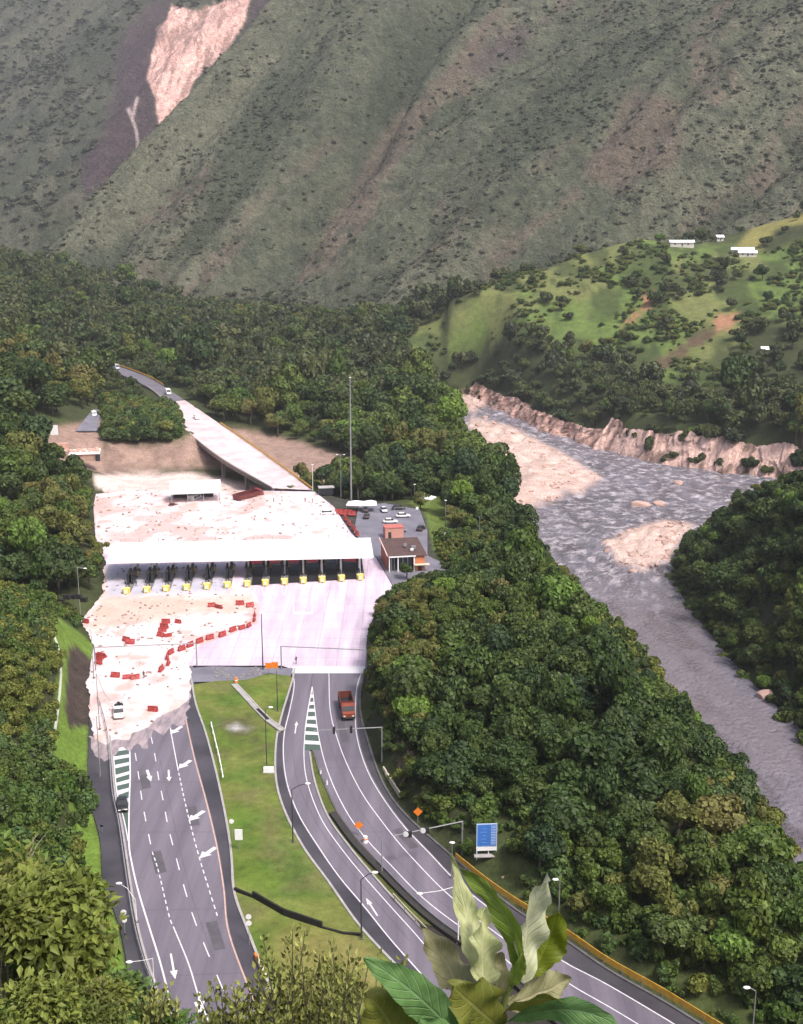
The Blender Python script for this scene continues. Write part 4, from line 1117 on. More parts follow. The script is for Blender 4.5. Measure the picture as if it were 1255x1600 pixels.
# left slope close by is shrubs, not trees
lsl = (tx < -30) & (ty < 262)
keep &= ~lsl
tx, ty, tz, tst, px, py, nn, n5, df, dr, hill, db = (v[keep] for v in (tx, ty, tz, tst, px, py, nn, n5, df, dr, hill, db))
n = len(tx)
rad = tst * (.55 + .55 * rs.rand(n) ** 1.6)
rad = np.where(rs.rand(n) < .12, rad * 1.45, rad * (.8 + .3 * rs.rand(n)))
near_edge = np.minimum(np.minimum(df, dr), db + 1)
rad = np.minimum(rad, np.maximum(np.where((tx < -60) & (ty < 450), 3.2, 1.5), near_edge * .75))
rad = np.where(hill, rad * .6, rad)
rad = np.where((ty > 640) & (tx < 60), rad * .86, rad)
spur = (tx > 60) & (ty > 600) & (ty < 1000) & ~hill
rad = np.where(spur, rad * .72, rad)
# the tops in front of the bridge stay low so the deck shows
front_bridge = (inpx([(150, 590), (275, 600), (290, 700), (150, 700)], px, py, 3) > .5) & (ty < 640)
rad = np.where(front_bridge, np.minimum(rad, np.where(px > 232, 1.5, 2.6)), rad)
u = rs.rand(n)
kind_i = np.zeros(n, int)
zone_o = (n5 + .5 * (nn - .5) + (rs.rand(n) - .5) * .16)
kind_i = np.where(zone_o < .47, (u * 3).astype(int), np.where(zone_o < .56, 3 + (u * 3).astype(int), np.where(u < .55, 6 + (u * 3.6).astype(int) % 2, 3 + (u * 3).astype(int))))
kind_i = np.where(rs.rand(n) < .035, 8, kind_i)
farm = ty > 560
kind_i = np.where(farm & (rs.rand(n) < .85), FAR0 + rs.randint(0, 4, n), kind_i)
SKY_L = [(560, 1010), (575, 1000), (585, 955), (620, 925), (680, 918), (700, 895), (740, 868), (835, 852), (880, 880), (930, 965), (1000, 1032), (1090, 1120), (1150, 1185), (1190, 1262), (1215, 1350), (1255, 1420)]
rz = rs.rand(n) * 6.283
# the hill's outline: crowns near it stay within the height the hill really has
hillz = (ty < 345) & (tx > -12) & (tx < 75)
for _ in range(6):
    ax_, ay_ = pix(tx, ty, tz + rad * 2.3); lim = np.interp(ax_, [q[0] for q in SKY_L], [q[1] for q in SKY_L])
    rad = np.where(hillz & (ay_ < lim - 4), rad * .86, rad)
rbank = (tx > 70) & (ty < 475)
for _ in range(6):
    ax_, ay_ = pix(tx, ty, tz + rad * 2.3); lim = np.interp(ax_, [1030, 1042, 1070, 1110, 1160, 1255], [1000, 925, 850, 812, 776, 736])
    rad = np.where(rbank & (ay_ < lim - 4), np.maximum(rad * .84, 1.2), rad)
kind_i = np.where((ty > 188) & (ty < 275) & (tx < 9) & (tx > -12) & (rs.rand(n) < .5), 6 + rs.randint(0, 2, n), kind_i)
sz = .78 + .5 * rs.rand(n) ** 1.4 + .45 * (rs.rand(n) < .10)
# --- which trees show largest: paint discs into a small depth-sorted picture
idb = np.full((400, 314), -1, np.int32)
hh = rad * 1.5
cx, cy = pix(tx, ty, tz + rad * 1.3 * sz)
dist = np.sqrt(tx ** 2 + ty ** 2 + (tz - CAM_H) ** 2)
rp = rad * F / dist / 4 * .9
LY, LX = np.mgrid[0:400, 0:314]
order = np.argsort(-dist)
for i in order:
    if not (-20 < cx[i] < 1275 and -20 < cy[i] < 1620): continue
    X0, X1 = int(max(0, cx[i] / 4 - rp[i])), int(min(314, cx[i] / 4 + rp[i] + 1)); Y0, Y1 = int(max(0, cy[i] / 4 - rp[i])), int(min(400, cy[i] / 4 + rp[i] + 1))
    if X1 <= X0 or Y1 <= Y0: continue
    m = (LX[Y0:Y1, X0:X1] - cx[i] / 4) ** 2 + (LY[Y0:Y1, X0:X1] - cy[i] / 4) ** 2 < rp[i] ** 2
    idb[Y0:Y1, X0:X1][m] = i
vis = np.bincount(idb[idb >= 0], minlength=n)
N_IND = 295
ind = np.argsort(-vis)[:N_IND]
isind = np.zeros(n, bool); isind[ind] = True
def region(i):
    x, y = tx[i], ty[i]
    if x > 75 and y < 470: return 'on the far river bank', 'trees on the far river bank'
    if y > 640: return 'in the far woods below the mountain', 'trees in the far woods'
    if y > 440 and x > 60: return 'on the slope above the pink river cliff', 'trees above the river cliff'
    if y > 470 and x < -100: return 'in the woods beside the far road', 'trees beside the far road'
    if y > 425: return 'in the woods behind the parking area', 'trees behind the parking area'
    if x < -30: return 'in the woods left of the plaza', 'trees left of the plaza'
    if y > 300: return 'beside the brick building by the river', 'trees beside the brick building'
    lm = [((25, 165), 'below the blue board'), ((2, 205), 'above the dump truck'), ((10, 175), 'above the white headed signal arm'), ((28, 140), 'above the orange guardrail'), ((0, 240), 'beside the right overhead frame'), ((14, 275), 'below the brick building'), ((45, 150), 'over the lower river'), ((44, 215), 'over the middle of the river'), ((36, 280), 'over the river rapids'), ((22, 215), 'on the crest above the highway'), ((24, 245), 'on the crest near the plaza')]
    w_ = min(lm, key=lambda q: (q[0][0] - x) ** 2 + (q[0][1] - y) ** 2)[1]
    return 'on the wooded hill ' + w_, 'trees on the wooded hill ' + w_
HUE = {'dark': 'dark green', 'mid': 'mid green', 'olive': 'olive brown', 'bright': 'bright yellowish green', 'far': 'dull green'}
FARMESH = [bpy.data.objects['src_%02d' % (NK + j)].data for j in range(4)]
TREES = []
for i in ind:
    r1, g1 = region(i)
    if kind_i[i] < NK: cm, tm, kd = KINDS[kind_i[i]]
    else: cm, tm, kd = FARMESH[kind_i[i] - FAR0], TRUNKS[i % 3], 'far'
    sz_w = 'large' if rad[i] > 3.7 else 'small' if rad[i] < 2.7 else 'mid-sized'
    t = thing('broadleaf_tree', '%s %s broadleaf tree %s' % (sz_w, HUE[kd], r1), 'tree', (tx[i], ty[i], tz[i] - .15), rz[i], '%s %s %s' % (sz_w, HUE[kd], g1))
    t.scale = (rad[i], rad[i], rad[i] * sz[i])
    mesh_obj('crown', cm, t); mesh_obj('trunk', tm, t)
    TREES.append(t)
st = ~isind
gn_scatter('forest', np.c_[tx, ty, tz - .15][st], rz[st], np.c_[rad, rad, rad * sz][st], kind_i[st], 'dense green forest covering the valley and river slopes')

# --- scrub over the mountainside
def scrub():
    m = 120000
    a = np.radians(rs.uniform(-20.5, 20.5, m)); r = np.sqrt(rs.uniform(800 ** 2, 1560 ** 2, m))
    x, y = r * np.sin(a), r * np.cos(a)
    z = mount_z(x, y)
    g = ground_z(x, y)
    dc, q = mount_local(x, y)
    aa, b, c, s = rill(q, dc)
    dens = .05 + .20 * sstep(.48, .62, fbm(x / 30, y / 30, 4, 301)) + .22 * sstep(.5, .62, fbm(s / 50 + 7, dc / 120, 4, 54))
    dens = dens + .9 * (1 - sstep(8, 36, z)) + .35 * sstep(150, 420, x)
    pxx, pyy = pix(x, y, z)
    ok = (z > g - 1) & (q > -15) & (rs.rand(m) < dens * .62) & (pyy > -30) & (pyy < 620) & (pxx > -30) & (pxx < 1290)
    x, y, z, q, dc = x[ok], y[ok], z[ok], q[ok], dc[ok]
    k = len(x)
    low = sstep(2, 40, z + rs.rand(k) * 20)
    R_ = (.8 + 1.9 * rs.rand(k) ** 2.2) * (2.4 - 1.4 * low)
    pick = np.where(rs.rand(k) < low, SCRUB0 + rs.randint(0, 4, k), FAR0 + rs.randint(0, 4, k))
    gn_scatter('mountain_scrub', np.c_[x, y, z - .3], rs.rand(k) * 6.28, np.c_[R_ * 1.25, R_ * 1.25, R_ * .8], pick, 'low dark scrub dotted over the mountainside')
scrub()
def scrub_far():
    m = 9000
    a = np.radians(rs.uniform(-20.5, -3, m)); r = np.sqrt(rs.uniform(1450 ** 2, 3000 ** 2, m))
    x, y = r * np.sin(a), r * np.cos(a); z = far_z(x, y)
    pxx, pyy = pix(x, y, z)
    bad = (inpx(SCAR, pxx, pyy, 3) > .3) | (inpx(ROCK, pxx, pyy, 8) > .5) | (inpx(ROCK2, pxx, pyy, 5) > .5)
    ok = ~bad & (rs.rand(m) < .25 + .8 * sstep(.45, .6, fbm(x / 60, y / 60, 4, 311))) & (pyy > -30)
    x, y, z = x[ok], y[ok], z[ok]; k = len(x)
    R_ = 3 + 4 * rs.rand(k) ** 2
    gn_scatter('far_mountain_scrub', np.c_[x, y, z - .5], rs.rand(k) * 6.28, np.c_[R_ * 1.2, R_ * 1.2, R_ * .7], SCRUB0 + rs.randint(0, 4, k), 'scrub and small trees over the far mountain')
scrub_far()
# ================================================================== THINGS ON THE PLAZA AND ROADS
ORD = ['first', 'second', 'third', 'fourth', 'fifth', 'sixth', 'seventh', 'eighth', 'ninth', 'tenth', 'eleventh', 'twelfth', 'thirteenth', 'fourteenth', 'fifteenth', 'sixteenth', 'seventeenth', 'eighteenth', 'nineteenth', 'twentieth']
def heading(a, b):
    """rotation about z that turns +X along photo pixel a -> b on the ground"""
    d = G(*b) - G(*a)
    return math.atan2(d.y, d.x)
M_glass = mat('M_dark_glass', (.020, .024, .028), rough=.12, spec=.6, noise=.05)
M_tyre = mat('M_tyre', (.022, .022, .022), rough=.85)
M_rim = mat('M_rim', (.35, .35, .36), rough=.4, metal=.6)
M_chassis = mat('M_chassis', (.03, .03, .032), rough=.7)
M_lamp = mat('M_lamp_glass', (.75, .75, .72), rough=.25)
M_tail = mat('M_tail_light', (.35, .02, .015), rough=.3)
M_roofwhite = mat('M_canopy_roof', (.86, .85, .85), rough=.5, noise=.03, nscale=.3)
M_booth = mat('M_booth_dark', (.022, .024, .030), rough=.45, noise=.2)
M_islandc = mat('M_island_concrete', (.16, .155, .16), rough=.8, noise=.25)
M_nose = mat('M_nose_yellow', (.72, .56, .12), rough=.55, noise=.12)
M_maroon = mat('M_maroon_panel', (.22, .018, .030), rough=.5, noise=.2)
M_brick = mat('M_brick', (.36, .125, .075), rough=.85, noise=.2, nscale=2.0, bump=.3, bscale=12)
M_roofbrown = mat('M_brown_roof', (.085, .050, .046), rough=.8, noise=.3, nscale=.8)

def column_thing(): pass
def GG(px_, py_):
    p = G(px_, py_)
    return p if float(polydist(FLAT, np.array([p.x]), np.array([p.y]))[0]) < .5 else on_ground(px_, py_, 100)
# ---------------------------------------------------------------- toll canopy
cA, cB = G(167, 881, 5.4), G(583.5, 872, 5.4)
cux = (cB - cA); CW_ = cux.length; cux.normalize(); cuy = Vector((-cux.y, cux.x, 0)); CRZ = math.atan2(cux.y, cux.x)
cD = 15.5
can = thing('toll_canopy', 'long white flat roofed toll canopy spanning the whole plaza', 'canopy', (cA.x, cA.y, 0), CRZ)
mb = MB(); prof = [(0, 5.4), (0, 6.0), (.6, 6.25), (cD - .6, 6.9), (cD, 6.7), (cD, 5.8)]
mb.prism([(p[0], p[1]) for p in prof], CW_, Matrix(((0, 0, 1, 0), (1, 0, 0, 0), (0, 1, 0, 0), (0, 0, 0, 1))))
mb.build('roof', M_roofwhite, can)
mb = MB(); mb.box((CW_ / 2, cD - .12, 7.55), (CW_, .03, .03)); mb.build('wire', M_gpole, can)
pm = MB().box((0, 0, .45), (.14, .14, 1.3)).mesh('lamp_post', M_gpole)
for k in range(14):
    p = mesh_obj('lamp_post', pm, can); p.location = (1.2 + k * (CW_ - 2.4) / 13, cD - .12, 6.75)
sm = MB()
for k in range(12): sm.box((CW_ * (k + 1) / 13, cD / 2, 6.58), (.05, cD - 1.4, .10), M=Matrix.Rotation(math.atan(.65 / (cD - 1.2)), 3, 'X'))
o = sm.build('roof_seams', M_steel, can); o['kind'] = 'stuff'
cm = MB().tube([(0, 0, -.1), (0, 0, 5.7)], .28, 10).mesh('column', M_white)
NX = [197, 229, 259, 291, 323, 355, 386, 414.5, 444.5, 474, 503.5, 534, 563.5]
NY = [929 - (929 - 907) * (x - 197) / (563.5 - 197) for x in NX]
NP = [G(x, y) for x, y in zip(NX, NY)]
def to_can(p): 
    d = p - Vector((cA.x, cA.y, 0)); return d.dot(cux), d.dot(cuy)
for p in NP:
    lx, ly = to_can(p)
    for yy in (4.0, 12.5):
        q = mesh_obj('column', cm, can); q.location = (lx + .0, yy, 0)

# ---------------------------------------------------------------- toll islands
def make_island():
    t = thing('toll_island', 'x', 'toll booth')
    prof = [(-.75, 0), (-.95, 1.4), (-.95, 21), (-.5, 22.2), (.5, 22.2), (.95, 21), (.95, 1.4), (.75, 0), (.3, -.35), (-.3, -.35)]
    MB().prism(prof[::-1], .28).build('base', M_islandc, t)
    mb = MB(); mb.prism([(-.55, -.3), (-.9, .5), (-.9, 1.5), (.9, 1.5), (.9, .5), (.55, -.3)][::-1], 1.45)
    n = mb.build('nose', M_nose, t)
    mb = MB(); mb.box((0, -.36, .85), (.8, .08, .9)); mb.box((0, 1.0, 1.50), (1.3, .5, .08)); mb.build('marker_plate', mat('M_pale_yellow', (.80, .74, .46), rough=.5), n)
    for s in (-1, 1):
        MB().box((s * .72, .35, .75), (.12, .5, 1.2)).build('stripe', M_black, n)
    # two long dark cabins side by side with a gap between
    b = MB()
    for s in (-.62,): pass
    b.box((-.5, 10.2, 1.55), (.55, 5.6, 2.55)); 
    b.build('booth', M_booth, t)
    b = MB(); b.box((.5, 11.0, 1.55), (.55, 6.4, 2.55)); b.build('booth', M_booth, t)
    for s, y, l in ((-1, 10.2, 5.6), (1, 11.0, 6.4)):
        MB().box((s * .79, y - .4, 1.9), (.04, l * .7, 1.0)).build('window', M_glass, t)
        MB().box((s * .5, y, 2.92), (.7, l + .4, .16)).build('booth_roof', M_black, t)
    for y in (3.2, 5.6):
        m = MB(); m.tube([(0, y, .2), (0, y, 1.25)], .11, 8); m.build('bollard', M_nose if y < 4 else M_black, t)
    a = MB(); a.box((.9, 15.5, .85), (.35, .4, 1.2)); ab = a.build('barrier_gate', M_nose, t)
    a = MB(); a.box((2.2, 15.5, 1.15), (2.6, .07, .12)); a.build('barrier_arm', M_white, ab)
    MB().tube([(-.3, 2.2, .2), (-.3, 2.2, 2.3)], .06, 6).build('signal_post', M_pole, t)
    MB().box((-.3, 2.16, 2.45), (.35, .22, .6)).build('signal_head', M_black, t)
    return t
isl0 = make_island()
ILAB = []
for i, p in enumerate(NP):
    t = isl0 if i == 0 else copy_tree(isl0)
    t.location = p; t.rotation_euler = (0, 0, CRZ)
    t['label'] = ('toll island with dark booths and yellow nose, leftmost under the canopy' if i == 0 else
                  'toll island with dark booths and yellow nose, rightmost beside the brick building' if i == 12 else
                  'toll island with dark booths and yellow nose, %s from the left under the canopy' % ORD[i])
    t['group'] = 'toll islands under the canopy'
# unflooded asphalt below the right half of the canopy, canopy shade put into its colour
fill('lane_asphalt', [NP[6] + cuy * 1.5 + cux * 1.0, NP[12] + cuy * 1.5 + cux * 1.2, NP[12] + cuy * 25 + cux * 1.2, NP[6] + cuy * 25 + cux * 1.0], mat_pave('M_shaded_lane_asphalt', (.010, .010, .012), (.022, .022, .025), streak=(1, .2, 1)), .045, 'asphalt of the open toll lanes, darkened with painted canopy shade', 4)
for k, i in enumerate((6, 7, 8, 9, 11)):
    lx, ly = to_can((NP[i] + NP[i + 1]) / 2)
    c = Vector((cA.x, cA.y, 0)) + cux * lx + cuy * 1.2
    t = thing('lane_sign', 'dark maroon lane sign hanging below the canopy edge, %s from the left' % ORD[k], 'sign', (c.x, c.y, 4.25), CRZ, 'maroon lane signs under the canopy')
    MB().box((0, 0, .55), (2.9, .25, 1.05)).build('panel', M_maroon, t)
    for s in (-1, 1): MB().box((s * 1.1, 0, 1.15), (.06, .06, .3)).build('hanger', M_gpole, t)
# painted lane approach streaks in front of the noses
for i in range(6, 13):
    a = NP[i] - cuy * .8
    V = []
    for s in (-.75, .75):
        for yy, w in ((-.3, .0), (-7.5, 0)):
            c = a + cuy * yy + cux * (s * (1 if yy > -1 else .25))
            V += [c - cux * .12, c + cux * .12]
    me = np_mesh('approach_marking', np.array([list(v + Vector((0, 0, .014))) for v in V]), np.array([(0, 1, 3, 2), (4, 5, 7, 6)]), M_line, False)
    tag(mesh_obj('approach_marking', me), 'white painted approach taper in front of a toll island', kind='structure')
marking('lane_square', 'white painted rectangle on the concrete in front of the open toll lanes', [line_band([(459, 958), (489, 958)], 1.6, .014), line_band([(459, 930), (459, 958)], .25, .013), line_band([(488, 930), (488, 958)], .25, .013)])

# ---------------------------------------------------------------- overhead frames
def portal(name, label, a, b, h, mt, cat='gantry'):
    d = b - a; L_ = Vector((d.x, d.y, 0)).length
    t = thing(name, label, cat, a, math.atan2(d.y, d.x))
    for x in (0, L_):
        MB().tube([(x, 0, -.2), (x, 0, h)], .13, 8).build('post', mt, t)
    mb = MB(); mb.tube([(0, 0, h - .05), (L_, 0, h - .05)], .11, 8); mb.build('beam', mt, t)
    return t
portal('height_gantry', 'thin grey overhead frame across the muddy left lanes', G(150, 1048), G(308, 1041), 5.2, M_gpole)
portal('height_gantry', 'thin grey overhead frame across the right carriageway at the white strip', G(440, 1046), G(573, 1052), 5.2, M_gpole)
def cantilever(label, base, top_px, tip_px, heads, mt, head_fn):
    b = GG(*base); s = scale_at(b); h = (base[1] - top_px[1]) / s * 1.03
    tp = W(*top_px, b.y)
    t = thing('signal_gantry', label, 'gantry', b)
    hz_ = tp.z - b.z
    tip = G(*tip_px, tp.z)
    l = tip - b; l.z = 0
    MB().tube([(0, 0, -.2), (0, 0, hz_)], .12, 8).build('post', mt, t)
    MB().tube([(0, 0, hz_ - .05), (l.x, l.y, hz_ - .05)], [.10, .06], 8).build('arm', mt, t)
    for f in heads: head_fn(t, l * f, hz_)
    return t
def sig_dark(t, p, z):
    mb = MB(); mb.box((p.x, p.y - .18, z - .1), (.42, .3, 1.25)); h = mb.build('signal_head', M_black, t)
    for k in (-.35, 0, .35): MB().disc((p.x, p.y - .35, z - .1 + k), .13, .04, (0, 1, 0), 10).build('lens', M_glass, h)
def sig_cam(t, p, z):
    mb = MB(); mb.box((p.x, p.y - .1, z - .25), (.9, .5, .75)); h = mb.build('signal_head', M_black, t)
    MB().disc((p.x - .45, p.y - .38, z - .1), .42, .06, (.3, 1, 0), 14).build('backing_disc', M_white, h)
cantilever('grey signal arm with two dark signals behind the dump truck', (597, 1192), (594, 1136), (490, 1141), (.45, .70), M_gpole, sig_dark)
cantilever('grey signal arm with black and white heads beside the blue board', (722, 1335), (723, 1283), (612, 1306), (.52, .76), M_gpole, sig_cam)

# ---------------------------------------------------------------- lamps and posts
def street_lamp(label, base, top, arm=None, mt=None, name='street_lamp', head=True, double=False, r=.10, zb=0.0, onland=False):
    b = GG(*base) if (base[0] > 560 and base[1] > 1000) else G(base[0], base[1], zb)
    tp = W(*top, b.y); h = tp.z - b.z
    t = thing(name, label, 'street lamp', b)
    mt = mt or M_gpole
    MB().tube([(0, 0, -.3), (0, 0, h * .5), (0, 0, h)], [r, r * .8, r * .55], 8).build('pole', mt, t)
    MB().box((0, 0, .1), (.45, .45, .3)).build('base', M_kerb_dark, t)
    ends = []
    if arm is not None:
        a = W(*arm, b.y) - b
        MB().tube([(0, 0, h - .05), (a.x * .5, a.y * .5, h + (a.z - h) * .7), (a.x, a.y, a.z)], r * .5, 6).build('arm', mt, t)
        ends = [a]
    elif double:
        MB().tube([(-1.2, 0, h + .15), (0, 0, h), (1.2, 0, h + .15)], r * .5, 6).build('arm', mt, t)
        ends = [Vector((-1.2, 0, h + .15)), Vector((1.2, 0, h + .15))]
    elif head: ends = [Vector((0, 0, h + .05))]
    for e in ends:
        MB().ball((e.x, e.y, e.z), .34, 8, 5, (1.3, .8, .4)).build('lamp_head', M_white, t)
    return t
street_lamp('very tall pale mast rising in front of the woods behind the car park', (549, 780), (549, 590), None, M_gpole, 'light_mast', True, r=.30)
street_lamp('slim pole with double cross arm beside the tall mast', (533, 776), (533, 711), None, M_gpole, double=True)
street_lamp('short white pole at the plaza end of the bridge', (489, 768), (489, 726), None, M_white)
street_lamp('dark lone lamp pole standing on the pink plaza concrete', (411, 1046), (411, 958), None, M_pole, r=.14)
street_lamp('pale lamp pole beside the woods at the left end of the canopy', (126, 962), (126, 886), (133, 888), M_gpole)
street_lamp('slim grey lamp pole on the lawn beside the white cabinet', (417, 1196), (417, 1108), (423, 1105), M_pole)
street_lamp('slim dark pole on the small lawn corner by the orange signs', (434, 1112), (434, 1048), None, M_pole, head=False)
street_lamp('dark lamp pole at the bend of the slip road', (458, 1317), (458, 1233), (481, 1224), M_pole, r=.12)
street_lamp('dark lamp pole at the end of the black stepped wall', (565, 1468), (565, 1374), (586, 1363), M_pole, r=.12)
street_lamp('short pale pole in the median beside the right carriageway', (597, 1366), (597, 1312), None, M_gpole, head=False)
street_lamp('lamp with long arm over the right carriageway near the big leaves', (716, 1474), (714, 1383), (656, 1396), M_white, r=.09)
street_lamp('pale pole in the muddy gutter, the farther of two by the guardrail', (156, 1140), (156, 1052), (175, 1097), M_gpole)
street_lamp('pale pole in the gutter, the nearer of two by the guardrail', (157, 1214), (157, 1118), None, M_gpole)
street_lamp('thin pole at the edge of the grass slope above the red barriers', (147, 1060), (146, 986), None, M_gpole, head=False)
street_lamp('pale lamp leaning its arm over the gutter above the round signs', (214, 1442), (212, 1405), (186, 1380), M_white, r=.07)
street_lamp('pale lamp with short arm over the lower gutter', (242, 1556), (232, 1497), (202, 1503), M_white, r=.07)
street_lamp('white topped slim post in front of the orange guardrail', (706, 1372), (704, 1317), None, M_gpole, r=.06)
street_lamp('slim lamp pole among the trees above the orange guardrail', (873, 1434), (874, 1376), (868, 1374), M_gpole, onland=False)
street_lamp('slim lamp pole among the trees at the lower right', (1176, 1612), (1176, 1548), (1167, 1543), M_gpole)
street_lamp('pale pole beside the car park lawn', (648, 782), (648, 757), None, M_gpole)
street_lamp('pale pole with lamp among the trees beside the car park', (696, 822), (696, 782), None, M_gpole)
street_lamp('pale pole at the far end of the bridge', (172, 600), (172, 566), None, M_pole, zb=7.0)
street_lamp('grey pole among the trees by the river', (749, 850), (749, 806), None, M_gpole, head=False)

# ---------------------------------------------------------------- signs
def disc_sign(label, base, tops, r=.38, name='round_sign'):
    b = G(*base); t = thing(name, label, 'road sign', b)
    zt = [W(*p, b.y).z for p in tops]
    MB().tube([(0, 0, -.2), (0, 0, max(zt) + .2)], .045, 6).build('post', M_gpole, t)
    for z in zt:
        d = MB().disc((0, -.07, z), r, .03, (0, 1, 0), 18).build('sign_disc', M_white, t)
        MB().box((0, -.03, z), (.5, .03, .08)).build('bracket', M_steel, d)
    return t
disc_sign('two white round signs on one post in the gutter strip', (196, 1466), [(196, 1425), (196, 1437)])
disc_sign('two white round signs on one post on the lawn edge', (390, 1476), [(390, 1432), (390, 1442)])
disc_sign('single white round sign on a post beside the left carriageway lawn', (363, 1310), [(363, 1283)])
disc_sign('two small white round signs at the edge of the dark gutter', (160, 1302), [(159, 1290), (164, 1290)], .22)
def board(name, label, base, c, w, h, mt, rz=0.0, cat='sign', legs=1, z0=0.0):
    b = GG(*base) if (z0 == 0 and base[1] > 1000) else G(base[0], base[1], z0); zc = W(*c, b.y).z - b.z
    t = thing(name, label, cat, b, rz)
    for x in ([0] if legs == 1 else [-w * .4, w * .4]):
        MB().tube([(x, .06, -.2), (x, .06, zc)], .05, 6).build('post', M_gpole, t)
    MB().box((0, 0, zc), (w, .06, h)).build('panel', mt, t)
    return t, zc
board('white_sign', 'white rectangular sign on a post on the lawn', (374, 1330), (374, 1304), 1.15, 1.75, M_white)
t, zc = board('orange_sign', 'orange diamond sign on a post below the wooded hill', (653, 1285), (652, 1268), .12, .12, M_orange)
MB().box((0, -.08, zc), (1.05, .05, 1.05), M=Matrix.Rotation(math.pi / 4, 3, 'Y')).build('diamond', M_orange, t)
t, zc = board('orange_sign', 'orange diamond sign on a post in the median', (561, 1306), (560, 1289), .12, .12, M_orange)
MB().box((0, -.08, zc), (1.0, .05, 1.0), M=Matrix.Rotation(math.pi / 4, 3, 'Y')).build('diamond', M_orange, t)
board('orange_sign', 'orange rectangular sign at the head of the lawn, left of the pair', (420, 1056), (420, 1040), 1.3, 1.2, M_orange)
board('orange_sign', 'orange rectangular sign at the head of the lawn, right of the pair', (430, 1056), (430, 1039), 1.3, 1.3, M_orange)
# blue information board
b = GG(760, 1343); t = thing('information_board', 'blue information board on a white frame at the edge of the woods', 'billboard', b + Vector((0, 0, .75)), R(3))
MB().box((0, 0, 3.15), (2.75, .12, 3.4)).build('panel', mat('M_blue_board', (.05, .17, .52), rough=.4, noise=.15), t)
for x in (-1.44, 1.44): MB().box((x, .02, 2.45), (.12, .16, 5.0)).build('frame', mat('M_frame_pale_blue', (.42, .52, .72), rough=.4), t)
for z in (1.40, 4.9): MB().box((0, .02, z), (2.76, .15, .12)).build('frame', MAT['M_frame_pale_blue'], t)
MB().box((0, -.03, .98), (3.0, .10, .55)).build('lower_panel', M_white, t)
for x in (-1.4, .3, 1.4): MB().box((x, .14, .4), (.12, .12, 2.6)).build('leg', M_white, t)
MB().box((-.1, -.2, -.02), (3.4, .9, .12)).build('footing', M_kerb, t)
for k in range(12):
    MB().box((.95, -.075, 1.75 + k * .26), (.72, .03, .09)).build('text_row', mat('M_pale_text', (.42, .53, .74), rough=.4), t)
for k in range(5):
    MB().box((-.35 - .1 * (k % 2), -.075, 2.0 + k * .55), (.9 - .2 * (k % 3), .03, .12)).build('text_row', mat('M_mid_text', (.12, .25, .55), rough=.4), t)
_b = on_ground(86, 705, 250); board('white_sign', 'white panel standing above the ruined building left of the plaza', (86, 705), (86, 672), 3.4, 3.8, M_white, 0, 'sign', 2, _b.z)
for i, (a, c) in enumerate((((652, 800), (652, 794)), ((697, 842), (697, 834)), ((704, 862), (704, 856)))):
    disc_sign('small white round sign on the car park lawn, %s from the mast' % ORD[i], a, [c], .5)

